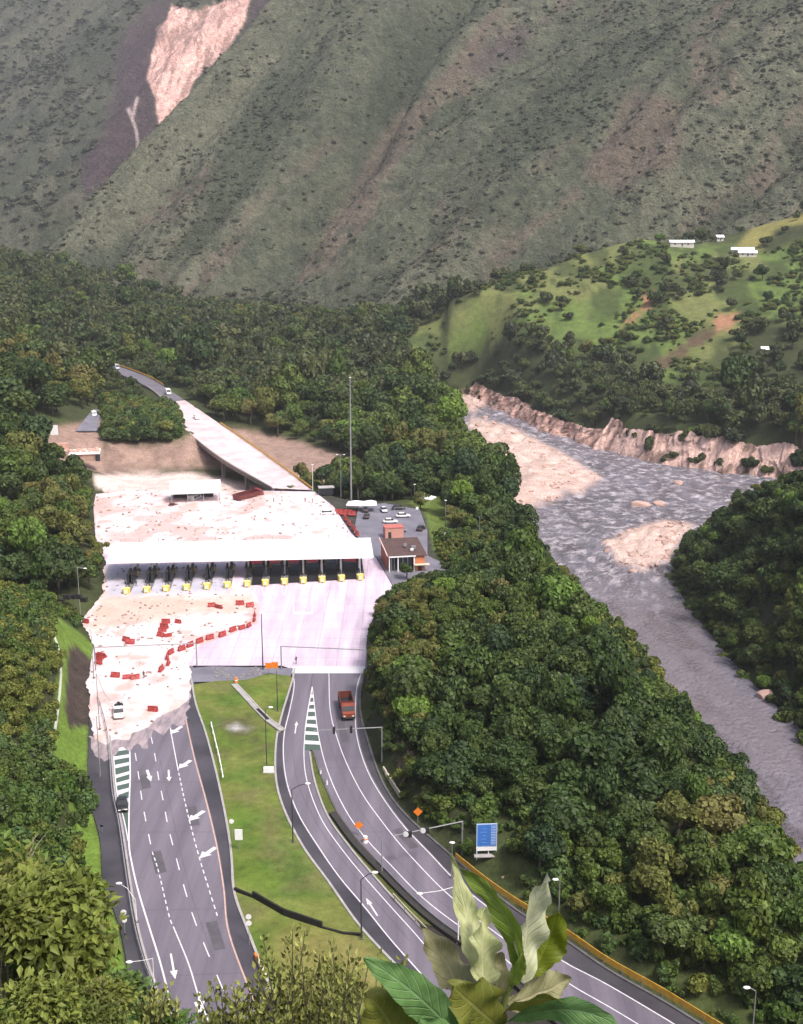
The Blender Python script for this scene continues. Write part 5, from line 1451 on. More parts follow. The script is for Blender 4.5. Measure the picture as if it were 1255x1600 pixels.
# ---------------------------------------------------------------- vehicles
def wheels(t, xs, w, r, wd=.24):
    for x in xs:
        for s in (-1, 1):
            wh = MB().disc((x, s * (w / 2 - wd / 2), r), r, wd, (0, 1, 0), 14).build('wheel', M_tyre, t)
            MB().disc((x, s * (w / 2 + .005), r), r * .58, .03, (0, 1, 0), 10).build('rim', M_rim, wh)
def ring(x, hw, z0, z1, rnd=.12):
    return [Vector(p) for p in ((x, -hw + rnd, z0), (x, hw - rnd, z0), (x, hw, z0 + rnd), (x, hw, z1 - rnd), (x, hw - rnd, z1), (x, -hw + rnd, z1), (x, -hw, z1 - rnd), (x, -hw, z0 + rnd))]
def car(label, col, px_, rz, kind='car', L_=4.4, W_=1.8, group=None, z=0.03, cat='car', rough=.35):
    p = G(*px_, z) if len(px_) == 2 else Vector(px_)
    t = thing('parked_car' if kind == 'car' else kind, label, cat, p, rz, group)
    pm = mat('M_paint_%d_%d_%d' % tuple(int(c * 100) for c in col), col, rough=rough, coat=.3, noise=.04)
    h = L_ / 2; w = W_ / 2
    if kind == 'car':
        b = MB(); b.loft([ring(-h, w * .86, .38, .80), ring(-h + .18, w * .97, .28, .92), ring(-h + .9, w, .25, .95), ring(h - 1.35, w, .25, .93), ring(h - .25, w * .95, .28, .78), ring(h, w * .84, .36, .66)])
        b.build('body', pm, t, True)
        g = MB(); rb = [Vector((-h + .45, s * w * .92, .93)) for s in (-1, 1)]; 
        g.add([(-h + .4, -w * .93, .9), (h - 1.2, -w * .93, .9), (h - 1.2, w * .93, .9), (-h + .4, w * .93, .9), (-h + .95, -w * .74, 1.42), (h - 2.0, -w * .74, 1.42), (h - 2.0, w * .74, 1.42), (-h + .95, w * .74, 1.42)],
              [(0, 1, 5, 4), (1, 2, 6, 5), (2, 3, 7, 6), (3, 0, 4, 7), (4, 5, 6, 7)])
        g.build('windows', M_glass, t)
        r_ = MB(); cx_ = (-h + .95 + h - 2.0) / 2; r_.box((cx_, 0, 1.45), (L_ - 2.85, W_ * .77, .07)); r_.build('roof', pm, t)
        wheels(t, (-h + .8, h - .85), W_, .32)
        for s in (-1, 1):
            MB().box((h - .06, s * w * .62, .62), (.14, .38, .14)).build('headlight', M_lamp, t)
            MB().box((-h + .03, s * w * .66, .76), (.1, .34, .14)).build('tail_light', M_tail, t)
    elif kind in ('van', 'minibus'):
        H = 2.15 if kind == 'van' else 2.7
        b = MB(); b.loft([ring(-h, w * .94, .4, H), ring(-h + .15, w, .32, H + .04), ring(h - 1.3, w, .32, H), ring(h - .75, w, .32, 1.25), ring(h - .1, w * .95, .34, .95), ring(h, w * .88, .4, .8)])
        b.build('body', pm, t, True)
        MB().add([(h - 1.22, -w * .86, H - .1), (h - 1.22, w * .86, H - .1), (h - .70, w * .9, 1.3), (h - .70, -w * .9, 1.3)], [(0, 1, 2, 3)])
        g = MB(); g.loft([[Vector((h - 1.34, -w * .84, H - .12)), Vector((h - 1.34, w * .84, H - .12)), Vector((h - 1.25, w * .84, H - .12)), Vector((h - 1.25, -w * .84, H - .12))],
                          [Vector((h - .85, -w * .9, 1.32)), Vector((h - .85, w * .9, 1.32)), Vector((h - .70, w * .9, 1.32)), Vector((h - .70, -w * .9, 1.32))]])
        g.build('windscreen', M_glass, t)
        n_ = 2 if kind == 'van' else 5
        for s in (-1, 1):
            for k in range(n_):
                l = (L_ - 2.0) / n_
                MB().box((-h + .4 + l * (k + .5), s * (w + .005), H - .6), (l * .84, .03, .6)).build('window', M_glass, t)
            MB().box((h - .05, s * w * .65, .72), (.14, .34, .2)).build('headlight', M_lamp, t)
        wheels(t, (-h + .95, h - .95), W_, .36)
    elif kind == 'pickup':
        b = MB(); b.loft([ring(-h, w * .95, .45, 1.0), ring(-h + .1, w, .4, 1.02), ring(h - 1.7, w, .4, 1.06), ring(h - 1.3, w, .4, 1.02), ring(h - .15, w * .95, .42, .92), ring(h, w * .86, .5, .8)])
        b.build('body', pm, t, True)
        g = MB(); g.add([(-.55, -w * .92, 1.0), (h - 1.25, -w * .92, 1.0), (h - 1.25, w * .92, 1.0), (-.55, w * .92, 1.0), (-.4, -w * .78, 1.62), (h - 1.9, -w * .78, 1.62), (h - 1.9, w * .78, 1.62), (-.4, w * .78, 1.62)],
                        [(0, 1, 5, 4), (1, 2, 6, 5), (2, 3, 7, 6), (3, 0, 4, 7), (4, 5, 6, 7)])
        g.build('windows', M_glass, t)
        MB().box(((-.4 + h - 1.9) / 2, 0, 1.65), (h - 1.5, W_ * .8, .08)).build('roof', pm, t)
        MB().box((-h / 2 - .35, 0, 1.05), (h - .9, W_ * .8, .06)).build('load_bed', M_black, t)
        for s in (-1, 1): 
            MB().box((h - .06, s * w * .65, .75), (.14, .36, .18)).build('headlight', M_lamp, t)
            MB().box((-h / 2 - .3, s * (w - .06), 1.2), (h - .6, .1, .3)).build('bed_side', pm, t)
        wheels(t, (-h + .9, h - .95), W_, .40)
    return t
def truck(label, cabcol, bedcol, px_, rz, L_=8.0, W_=2.5, bed='dump', z=.03, sink=0.0, tilt=0.0):
    p = G(*px_, z); t = thing('truck', label, 'truck', (p.x, p.y, p.z - sink), rz); t.rotation_euler = (tilt, 0, rz)
    h = L_ / 2; w = W_ / 2
    cm_ = mat('M_paint_%d_%d_%d' % tuple(int(c * 100) for c in cabcol), cabcol, rough=.45, noise=.12)
    bm_ = mat('M_paint_%d_%d_%d' % tuple(int(c * 100) for c in bedcol), bedcol, rough=.55, noise=.2)
    MB().box((0, 0, .75), (L_ - .4, 1.0, .3)).build('chassis', M_chassis, t)
    c = MB(); c.loft([ring(h - 2.2, w * .96, .7, 2.75), ring(h - 1.0, w * .96, .6, 2.7), ring(h - .55, w * .95, .6, 1.7), ring(h, w * .9, .6, 1.45)])
    cab = c.build('cab', cm_, t)
    g = MB(); g.loft([[Vector((h - 1.08, -w * .85, 2.55)), Vector((h - 1.08, w * .85, 2.55)), Vector((h - .92, w * .85, 2.55)), Vector((h - .92, -w * .85, 2.55))],
                      [Vector((h - .70, -w * .88, 1.78)), Vector((h - .70, w * .88, 1.78)), Vector((h - .50, w * .88, 1.78)), Vector((h - .50, -w * .88, 1.78))]])
    g.build('windscreen', M_glass, cab)
    for s in (-1, 1):
        MB().box((h - 1.5, s * w * .965, 2.1), (.9, .04, .65)).build('side_window', M_glass, cab)
        MB().box((h, s * w * .62, .95), (.08, .4, .22)).build('headlight', M_lamp, t)
    MB().box((h + .05, 0, .6), (.2, W_ * .9, .35)).build('bumper', M_chassis, t)
    bl_ = L_ - 2.6; x0 = -h; xm = x0 + bl_ / 2
    if bed == 'dump':
        for s in (-1, 1): MB().box((xm, s * (w - .06), 1.75), (bl_, .12, 1.5)).build('bed_side', bm_, t)
        MB().box((x0 + .06, 0, 1.75), (.12, W_ - .24, 1.5)).build('tailgate', bm_, t)
        MB().box((x0 + bl_ - .06, 0, 1.95), (.12, W_ - .24, 1.9)).build('bed_front', bm_, t)
        MB().box((xm, 0, 1.10), (bl_ - .24, W_ - .24, .16)).build('bed_floor', M_black, t)
        for k in range(4):
            for s in (-1, 1): MB().box((x0 + .6 + k * (bl_ - 1.2) / 3, s * (w + .02), 1.75), (.12, .08, 1.45)).build('bed_rib', bm_, t)
    else:
        MB().box((xm, 0, 2.2), (bl_, W_, 2.4)).build('cargo_box', bm_, t)
    wheels(t, (x0 + 1.0, x0 + 2.2, h - 1.1), W_, .52, .32)
    return t
truck('red dump truck with empty dark bed driving on the right carriageway', (.24, .055, .030), (.13, .035, .025), (542, 1112), heading((541, 1100), (548, 1130)), 8.6, 2.6)
truck('wrecked maroon truck lying in the mud below the bridge', (.22, .03, .035), (.13, .03, .03), (388, 778), heading((362, 783), (416, 768)), 12.5, 3.0, 'dump', .03, .3, R(8))
car('white pickup stopped in the mud on the left carriageway', (.80, .80, .80), (186, 1117), heading((186, 1100), (186.5, 1128)), 'pickup', 5.4, 2.0, cat='pickup')
mbk = thing('dark_cargo', 'dark heap of gear piled on the back of the white pickup', 'cargo', G(185.5, 1106, .95)); 
for k, (x, y, z, s) in enumerate(((-.5, .3, .35, .45), (.35, .5, .4, .5), (0, -.4, .3, .42), (-.2, .9, .55, .4), (.5, -.3, .5, .36))):
    MB().ball((x, y, z), s, 7, 5, (1, 1, .9)).build('bundle', M_black, mbk)
car('dark car standing at the tip of the hatched gore', (.02, .02, .022), (191.5, 1262), heading((191, 1250), (193, 1270)), 'car', 4.0, 1.75)
car('white sedan on the muddy plaza near the red barriers', (.80, .80, .80), (513, 804), heading((500, 804), (528, 803)), 'car', 4.9, 1.85)
def onbridge(k, f=.5): q = bl[k] * (1 - f) + br[k] * f; return (q[0], q[1], q[2] + .08)
def bhead(k): d = bl[k - 2] - bl[k + 2]; return math.atan2(d[1], d[0])
def kpix(x, y):
    c = (bl + br) / 2; a, b_ = pix(c[:, 0], c[:, 1], c[:, 2]); return int(np.argmin((a - x) ** 2 + (b_ - y) ** 2))
k = kpix(302, 654); car('white van driving over the bridge', (.78, .78, .78), onbridge(k, .6), bhead(k), 'van', 5.0, 1.95, cat='van')
k = kpix(257, 620); car('white minibus on the far end of the bridge', (.78, .78, .78), onbridge(k, .6), bhead(k), 'minibus', 6.5, 2.2, cat='minibus')
k = kpix(180, 580); car('pale grey minibus on the distant curve beyond the bridge', (.45, .48, .52), onbridge(k, .5), bhead(k), 'minibus', 7.5, 2.3, cat='minibus')
car('white van on the small side road beside the ruined building', (.80, .80, .80), (147, 650), R(-70), 'van', 5.0, 1.9, cat='van', z=on_ground(147, 650, 250).z)
for i, (c, q, r_, lb) in enumerate((((.55, .56, .60), (600, 799), -80, 'silver car at the top of the car park near the tents'), ((.05, .05, .06), (623, 796), 5, 'dark car parked in shade at the back of the car park'),
        ((.80, .80, .80), (630, 808), 8, 'white car parked on the right side of the car park'), ((.80, .80, .80), (610, 817), 4, 'white car parked in front of the grey car'),
        ((.16, .15, .16), (624, 830), -12, 'dark grey car parked behind the brick building'), ((.05, .05, .055), (572, 799), 85, 'black car beside the white tents'),
        ((.06, .05, .055), (573, 809), 85, 'dark car below the black car beside the red barriers'), ((.04, .04, .045), (658, 828), 70, 'dark car at the right edge of the car park'),
        ((.78, .78, .76), (648, 921), 25, 'white car half hidden at the edge of the woods below the building'), ((.35, .36, .38), (690, 912), 100, 'grey car under the trees right of the brick building'))):
    car(lb, c, q, R(r_), 'car', 4.5, 1.85)
car('silver car half buried in mud under the white shelter', (.50, .52, .52), (306, 782), heading((294, 786), (326, 774)), 'van', 6.0, 2.0, cat='van', z=-.25)
car('rusty red car wreck in the mud left of the shelter', (.22, .08, .07), (271, 792), R(60), 'car', 3.8, 1.7, z=-.3, rough=.7)

# ---------------------------------------------------------------- shelters, tents, buildings
def shelter(label, a, b, depth, h, hs=.7):
    d = b - a; L_ = d.length
    t = thing('shelter', label, 'shelter', a, math.atan2(d.y, d.x))
    mb = MB(); mb.prism([(0, h), (0, h + hs), (depth * .5, h + hs + .5), (depth, h + hs), (depth, h)], L_, Matrix(((0, 0, 1, 0), (1, 0, 0, 0), (0, 1, 0, 0), (0, 0, 0, 1))))
    mb.build('roof', M_roofwhite, t)
    MB().box((L_ / 2, -.03, h + .05), (L_, .06, .16)).build('trim', mat('M_pale_green', (.45, .55, .50), rough=.6), t)
    for x in np.linspace(.6, L_ - .6, 4):
        for y in (.6, depth - .6): MB().box((x, y, h / 2 - .3), (.25, .25, h + .6)).build('post', M_gpole, t)
    MB().box((L_ * .45, depth - .3, h / 2), (L_ * .8, .15, h)).build('back_wall', M_booth, t)
    return t
shelter('long white roofed shelter standing in mud behind the canopy', G(266, 788), G(346, 785), 8.5, 3.3, 2.7)
def tent(label, p, w, d, h, rz, group=None, hs=.9):
    t = thing('canopy_tent', label, 'tent', p, rz, group)
    w2, d2 = w / 2, d / 2
    MB().add([(-w2, -d2, h), (w2, -d2, h), (w2, d2, h), (-w2, d2, h), (-w2 * .25, 0, h + hs), (w2 * .25, 0, h + hs), (-w2, -d2, h - .35), (w2, -d2, h - .35), (w2, d2, h - .35), (-w2, d2, h - .35)],
             [(0, 1, 5, 4), (1, 2, 5), (2, 3, 4, 5), (3, 0, 4), (0, 6, 7, 1), (1, 7, 8, 2), (2, 8, 9, 3), (3, 9, 6, 0)]).build('canopy', M_roofwhite, t)
    for x in (-1, 1):
        for y in (-1, 1): MB().tube([(x * w2 * .95, y * d2 * .95, -.2), (x * w2 * .95, y * d2 * .95, h)], .05, 6).build('leg', M_gpole, t)
    return t
tent('white peaked tent nearest the tall mast, left of the pair', G(557, 797), 6.0, 5.0, 2.3, R(-5))
tent('white arched tent beside the parked cars, right of the pair', G(578, 798), 4.4, 5.0, 2.6, R(4))
tent('white roofed kiosk on the lawn beyond the car park', G(667, 789), 5.2, 4.0, 2.6, R(-25))
# black van shaped kiosk near the bridge end
t = thing('kiosk', 'small black kiosk with pale roof at the plaza end of the bridge', 'kiosk', G(509, 772), R(10))
MB().box((0, 0, 1.2), (5.0, 3.0, 2.4)).build('body', M_booth, t); MB().box((.2, 0, 2.5), (5.4, 3.4, .2)).build('roof', mat('M_grey_roof', (.40, .38, .37), rough=.7), t)
MB().box((2.52, .3, 1.1), (.06, 1.0, 2.0)).build('door', M_gpole, t)
# brick building
a, b = G(608, 894), G(664, 891)
d = b - a; BW = d.length; brz = math.atan2(d.y, d.x)
t = thing('brick_building', 'red brick office with brown roof and white framed openings beside the toll canopy', 'building', a, brz)
BH, BD = 4.3, 13.0
mb = MB(); mb.box((BW / 2, BD / 2 + 1.2, BH / 2), (BW, BD - 2.4, BH)); mb.build('wall', M_brick, t)
mb = MB(); mb.box((BW * .86, .6, BH / 2 - .2), (BW * .27, 1.2, BH - .4)); mb.build('wall', mat('M_brick_orange', (.50, .18, .08), rough=.85, noise=.2, nscale=2), t)
rf = MB().add([(-.5, -.4, BH + .05), (BW + .5, -.4, BH + .05), (BW + .5, BD, BH + 1.5), (-.5, BD, BH + 1.5), (-.5, -.4, BH - .15), (BW + .5, -.4, BH - .15), (BW + .5, BD, BH + 1.3), (-.5, BD, BH + 1.3)],
             [(0, 1, 2, 3), (7, 6, 5, 4), (0, 4, 5, 1), (1, 5, 6, 2), (2, 6, 7, 3), (3, 7, 4, 0)]).build('roof', M_roofbrown, t)
MB().box((-.45, BD / 2, BH + .95), (.25, BD + .4, .35), M=Matrix.Rotation(math.atan(1.45 / (BD + .4)), 3, 'X')).build('gable_trim', mat('M_pale_pink', (.62, .42, .38), rough=.7), rf)
MB().box((BW * .36, -.42, BH - .05), (BW * .75, .14, .32)).build('fascia', M_white, rf)
for x, w_ in ((.1, .24), (BW * .25, .24), (BW * .70, .3)): MB().box((x, -.1, BH / 2 - .1), (w_, .24, BH - .1)).build('pillar', M_white, t)
for x0, x1 in ((.25, BW * .235), (BW * .27, BW * .68)):
    w = MB().box(((x0 + x1) / 2, 1.16, BH / 2), (x1 - x0, .06, BH - .7)).build('window', M_glass, t)
    for q in (1, 2): MB().box((x0 + (x1 - x0) * q / 3, 1.11, BH / 2), (.06, .05, BH - .7)).build('mullion', M_white, w)
MB().box((BW * .9, -.6, 1.9), (BW * .42, 1.6, .14)).build('porch_roof', M_cream, t)
MB().box((BW * .86, -.02, .95), (1.0, .06, 1.9)).build('door', M_booth, t)
for x, y, s in ((BW * .75, 3.5, .9), (BW * .55, 5.5, .7)):
    MB().box((x, y, BH + .9 + y * .1), (s * 1.2, s, s)).build('roof_unit', M_gpole, rf)
MB().ball((BW * .68, 2.4, BH + .95), .5, 8, 6, (1, .5, 1)).build('dish', M_white, rf)
# back annex behind it
t = thing('brick_annex', 'low pink brick annex with parapet behind the brown roofed office', 'building', G(603, 842) , brz)
MB().box((2.6, 2.0, 1.6), (5.5, 4.0, 3.2)).build('wall', mat('M_brick_pink', (.48, .24, .19), rough=.85, noise=.2), t)
MB().box((2.6, 2.0, 3.27), (5.8, 4.3, .15)).build('roof', M_redfade, t)
MB().box((1.2, -.03, 1.0), (.9, .06, 2.0)).build('door', M_booth, t)
# ruined building left of the bridge
a = on_ground(108, 722, 250); b = G(157, 720, a.z)
d = b - a
t = thing('ruined_building', 'ruined roadside building with white edged flat roof buried in pink debris', 'building', a, math.atan2(d.y, d.x))
w = d.length
MB().box((w / 2, 4, 1.4), (w - .6, 8, 2.8)).build('wall', mat('M_ruin_wall', (.36, .24, .19), rough=.9, noise=.3, nscale=.6), t)
rf = MB().box((w / 2, 4, 3.0), (w, 9, .5)).build('roof', M_roofwhite, t)
MB().box((w * .93, -.55, 1.3), (1.6, .2, 2.6)).build('doorway', M_booth, t)
mb = MB(); rg = random.Random(4)
for k in range(46): mb.ball((rg.uniform(.4, w - .4), rg.uniform(1.6, 8), 3.3 + rg.random() * .3), rg.uniform(.35, .9), 6, 4, (1, 1, .6))
o = mb.build('debris', mat('M_pink_debris', (.52, .30, .24), rough=.9, noise=.3), rf); o['kind'] = 'stuff'
t = thing('ruined_building', 'collapsed pink masonry below the white panel left of the plaza', 'building', on_ground(76, 712, 250), 0)
for k, (x, y, z, sx, sy, sz_) in enumerate(((1.5, 2, 1.2, 3.4, 3, 2.4), (5.0, 2.2, .9, 3.2, 3, 1.8), (3.2, 4.5, 1.9, 6, 2.4, 3.8))):
    MB().box((x, y, z), (sx, sy, sz_), .1 * (k - 1)).build('wall', mat('M_ruin_pink', (.48, .29, .23), rough=.9, noise=.3, nscale=.7), t)
MB().box((3.0, .45, 1.6), (7.2, .18, .25), .02).build('broken_beam', M_white, t)
def ground_strip(name, A, B, mt, label):
    V = []
    for a, b in zip(A, B):
        p, q = on_ground(*a, 250), on_ground(*b, 250)
        for f in (0, .5, 1): V.append(list(p.lerp(q, f) + Vector((0, 0, .45))))
    return tag(mesh_obj(name, np_mesh(name, np.array(V), grid_faces(len(A), 3), mt, True)), label, kind='structure')
ground_strip('side_road', [(118, 676), (124, 668), (130, 660), (138, 650), (146, 641)], [(154, 676), (154, 668), (155, 660), (156, 650), (157, 641)], M_park, 'short grey side road beside the ruined building')
# farmhouses on the grassy hill
def farmhouse(label, p, w, d_, h, rz, roofm, two=False):
    t = thing('farmhouse', label, 'house', p, rz)
    MB().box((0, 0, h / 2 - 1), (w, d_, h + 2)).build('wall', mat('M_farm_wall', (.55, .52, .47), rough=.85, noise=.15), t)
    mb = MB(); mb.prism([(-d_ / 2 - .6, h), (0, h + 1.6), (d_ / 2 + .6, h), (d_ / 2 + .6, h - .15), (0, h + 1.4), (-d_ / 2 - .6, h - .15)], w + 1.2, Matrix(((0, 0, 1, -w / 2 - .6), (1, 0, 0, 0), (0, 1, 0, 0), (0, 0, 0, 1))))
    mb.build('roof', roofm, t)
    for x in (-.3, .25): MB().box((w * x, -d_ / 2 - .02, h * .55), (1.2, .06, 1.0)).build('window', M_glass, t)
    MB().box((0, -d_ / 2 - .02, h * .38), (1.0, .06, 2.0)).build('door', M_booth, t)
for lb, q, w, d_, h, rz in (('long white roofed farmhouse among trees on the grassy hill', (1065, 385), 17, 7, 3.0, R(-6)), ('white roofed farmhouse at the right of the hilltop', (1160, 397), 15, 7, 3.2, R(-14)),
                            ('lower white roofed shed beside the right hand farmhouse', (1168, 400), 12, 5, 2.2, R(-10)), ('small white roofed hut between the two hilltop farmhouses', (1124, 376), 5, 4, 2.6, R(10))):
    p = on_ground(*q, 700); farmhouse(lb, p, w, d_, h, rz, M_roofwhite)
p = on_ground(1194, 552, 560); farmhouse('tiny pale hut among the trees on the right slope', p, 3.5, 3, 2.4, 0, M_roofwhite)

# ---------------------------------------------------------------- barriers, debris, people
def barrier_proto():
    t = thing('plastic_barrier', 'x', 'barrier')
    MB().prism([(-.30, 0), (-.30, .18), (-.16, .42), (-.11, .95), (.11, .95), (.16, .42), (.30, .18), (.30, 0)], 1.7, Matrix(((0, 0, 1, -.85), (1, 0, 0, 0), (0, 1, 0, 0), (0, 0, 0, 1)))).build('body', M_red, t)
    for x in (-.45, .45): MB().box((x, 0, .6), (.42, .34, .13)).build('grip', M_redfade, t)
    return t
bp0 = barrier_proto(); used = False
def put_barrier(px_, rz, label, group, s=1.0, z=.15, tilt=0.0):
    global used
    t = bp0 if not used else copy_tree(bp0); used = True
    t.location = G(*px_, z); t.rotation_euler = (tilt, 0, rz); t.scale = (s, s, s); t['label'] = label; t['group'] = group
    return t
ROW = [(398, 962), (397.5, 970), (389, 979), (378, 982.5), (364, 986), (347.6, 993.6), (328, 998.5), (312, 1003.7), (297, 1010), (284, 1016), (267, 1021.5), (261, 1029), (263, 1038), (252, 1048)]
for i, q in enumerate(ROW):
    a, b = ROW[max(i - 1, 0)], ROW[min(i + 1, len(ROW) - 1)]
    put_barrier(q, heading(a, b), 'red plastic barrier in the curved row on the plaza, %s from the toll lanes' % ORD[i], 'red barriers in the curved row', 1.15 if i > 3 else 1.0)
rg = random.Random(12)
PILE = [((259.5, 973.5), 'red barrier on top of the heap in the mud, left one'), ((278.4, 973.5), 'red barrier on top of the heap in the mud, right one'), ((257, 981), 'red barrier in the middle of the mud heap'), ((254, 987), 'red barrier in the lower middle of the mud heap'),
        ((250.5, 994.7), 'red barrier at the bottom left of the mud heap'), ((262.8, 994.7), 'red barrier at the bottom right of the mud heap'), ((197, 1002), 'red barrier under the left overhead frame, left of two'), ((203, 1006), 'red barrier under the left overhead frame, right of two'),
        ((155.7, 1029), 'red barrier washed against the grass slope, middle of three'), ((161, 1026), 'red barrier washed against the grass slope, upper of three'), ((153.5, 1037), 'red barrier washed against the grass slope, lower of three'),
        ((180, 1058), 'long fallen red barrier above the white pickup'), ((198, 1060.6), 'fallen red barrier second in the line above the pickup'), ((211.5, 1061), 'fallen red barrier third in the line above the pickup'),
        ((331, 948), 'bright red barrier in front of the muddy toll lanes, left of two'), ((343, 950), 'bright red barrier in front of the muddy toll lanes, right of two'), ((391, 948), 'red barrier just below the middle toll island'),
        ((239.4, 1110.8), 'lone red barrier in the mud right of the pickup'), ((134, 973), 'red barrier at the top corner of the grass slope'), ((375, 945), 'red barrier upright between two toll lanes')]
for q, lb in PILE: put_barrier(q, rg.uniform(-.6, .6), lb, 'scattered red barriers in the mud', rg.uniform(.95, 1.25), .12, rg.uniform(-.5, .5))
FEN = [(530, 802), (537, 804), (544, 803), (550, 805), (540, 812), (546, 820), (553, 828), (558, 836)]
for i, q in enumerate(FEN): put_barrier(q, R(-70) if i > 3 else R(-5), 'faded red barrier edging the plaza beside the car park, %s from the white sedan' % ORD[i], 'red barriers beside the car park', 1.5, .1)

def boulder_mesh(seed, n=2):
    bm = bmesh.new(); bmesh.ops.create_icosphere(bm, subdivisions=n, radius=1.0)
    r_ = random.Random(seed); ax = [Vector((r_.gauss(0, 1), r_.gauss(0, 1), r_.gauss(0, 1))).normalized() for _ in range(9)]; of = [r_.uniform(.55, .9) for _ in ax]
    for v in bm.verts:
        for a, o_ in zip(ax, of):
            k = v.co.dot(a)
            if k > o_: v.co -= a * (k - o_)
    me = bpy.data.meshes.new('boulder'); bm.to_mesh(me); bm.free(); return me
M_rock = mat('M_rock', (.30, .22, .19), rough=.9, noise=.3, nscale=1.5, bump=.5, bscale=5)
M_rockpink = mat('M_rock_pink', (.46, .31, .26), rough=.9, noise=.25, nscale=1.5, bump=.5, bscale=5)
BO = [boulder_mesh(s) for s in (1, 2, 3)]
for m in BO: m.materials.append(M_rockpink)
def boulder(label, p, s, rz=0, group=None):
    o = mesh_obj('boulder', BO[int(rz * 7) % 3]); o.location = p; o.scale = s; o.rotation_euler = (0, 0, rz); return tag(o, label, 'boulder', group)
for lb, q, s in (('large pink boulder in the middle of the river', (1000, 789), (4.5, 3, 2.2)), ('smaller pink boulder right of the large one in the river', (1030, 788), (3.6, 2.5, 1.6)), ('pale boulder in the rapids near the upper bank', (758, 652), (2.0, 2, 1.5)),
                 ('boulder at the upstream tip of the right gravel bar', (952, 862), (2.4, 2, 1.3)), ('boulder on the gravel bar beside the wooded bank', (1050, 850), (3.0, 2.5, 1.6)), ('pink boulder on the top edge of the gravel bar', (1010, 826), (3.4, 2, 1.3)),
                 ('dark wet boulder at the foot of the gravel bar', (990, 893), (2.2, 1.6, 1.0)), ('boulder below the pink cliff', (1060, 756), (3.0, 2, 1.8)), ('pale rock on the right shore halfway down the river', (1195, 1088), (2.6, 2, 2.0)), ('pale rock on the river edge by the lower bend', (820, 790), (2.4, 2, 1.2))):
    boulder(lb, G(*q, RZ + .2), s, rg.random() * 3)
boulder('pinkish rock in the grass beside the orange guardrail', G(791, 1373, .4), (1.0, .8, .8), .4)
# small rubble: far too many to count
def rubble(name, label, poly, n, smin, smax, z, mt, seed, zf=None):
    r_ = np.random.RandomState(seed); P = np.array([(p[0], p[1]) for p in poly]); V = []; Fc = []
    lo, hi = P.min(0), P.max(0); c = 0
    base = boulder_mesh(seed, 1); bv = np.array([v.co[:] for v in base.vertices]); bf = [tuple(f.vertices) for f in base.polygons]
    while c < n:
        q = lo + r_.rand(64, 2) * (hi - lo); q = q[(polydist(P, q[:, 0], q[:, 1]) < 0) & (fbm(q[:, 0] / 8, q[:, 1] / 8, 3, seed) > .42)]
        for x, y in q:
            s = smin + (smax - smin) * r_.rand() ** 3; a = r_.rand() * 6.28
            v = bv * s * np.array((1.2, .8, .6)); v = np.c_[v[:, 0] * math.cos(a) - v[:, 1] * math.sin(a), v[:, 0] * math.sin(a) + v[:, 1] * math.cos(a), v[:, 2]]
            b0 = len(V); V += [tuple(k) for k in (v + (x, y, (zf(x, y) if zf else z)))]; Fc += [tuple(b0 + i for i in f) for f in bf]; c += 1
    tag(mesh_obj(name, np_mesh(name, np.array(V), np.array(Fc), mt, False)), label, kind='stuff')
rubble('rubble', 'small stones and debris strewn through the mud before the canopy', MUD1, 420, .10, .55, .22, M_rock, 31)
rubble('rubble', 'small stones and debris strewn through the mud behind the canopy', MUD2, 520, .12, .8, .28, M_rock, 32)
rubble('rubble', 'dark stones at the head of the lawn', GP([(330, 1043), (420, 1043), (405, 1058), (340, 1062)]), 200, .15, .5, .05, mat('M_rock_grey', (.20, .19, .20), rough=.9, noise=.3), 33)
for i, bp_ in enumerate(BARS): rubble('river_stones', 'stones on the gravel bar in the river', GP(bp_, RZ), 260, .3, 1.5, RZ + .9, M_rockpink, 41 + i)

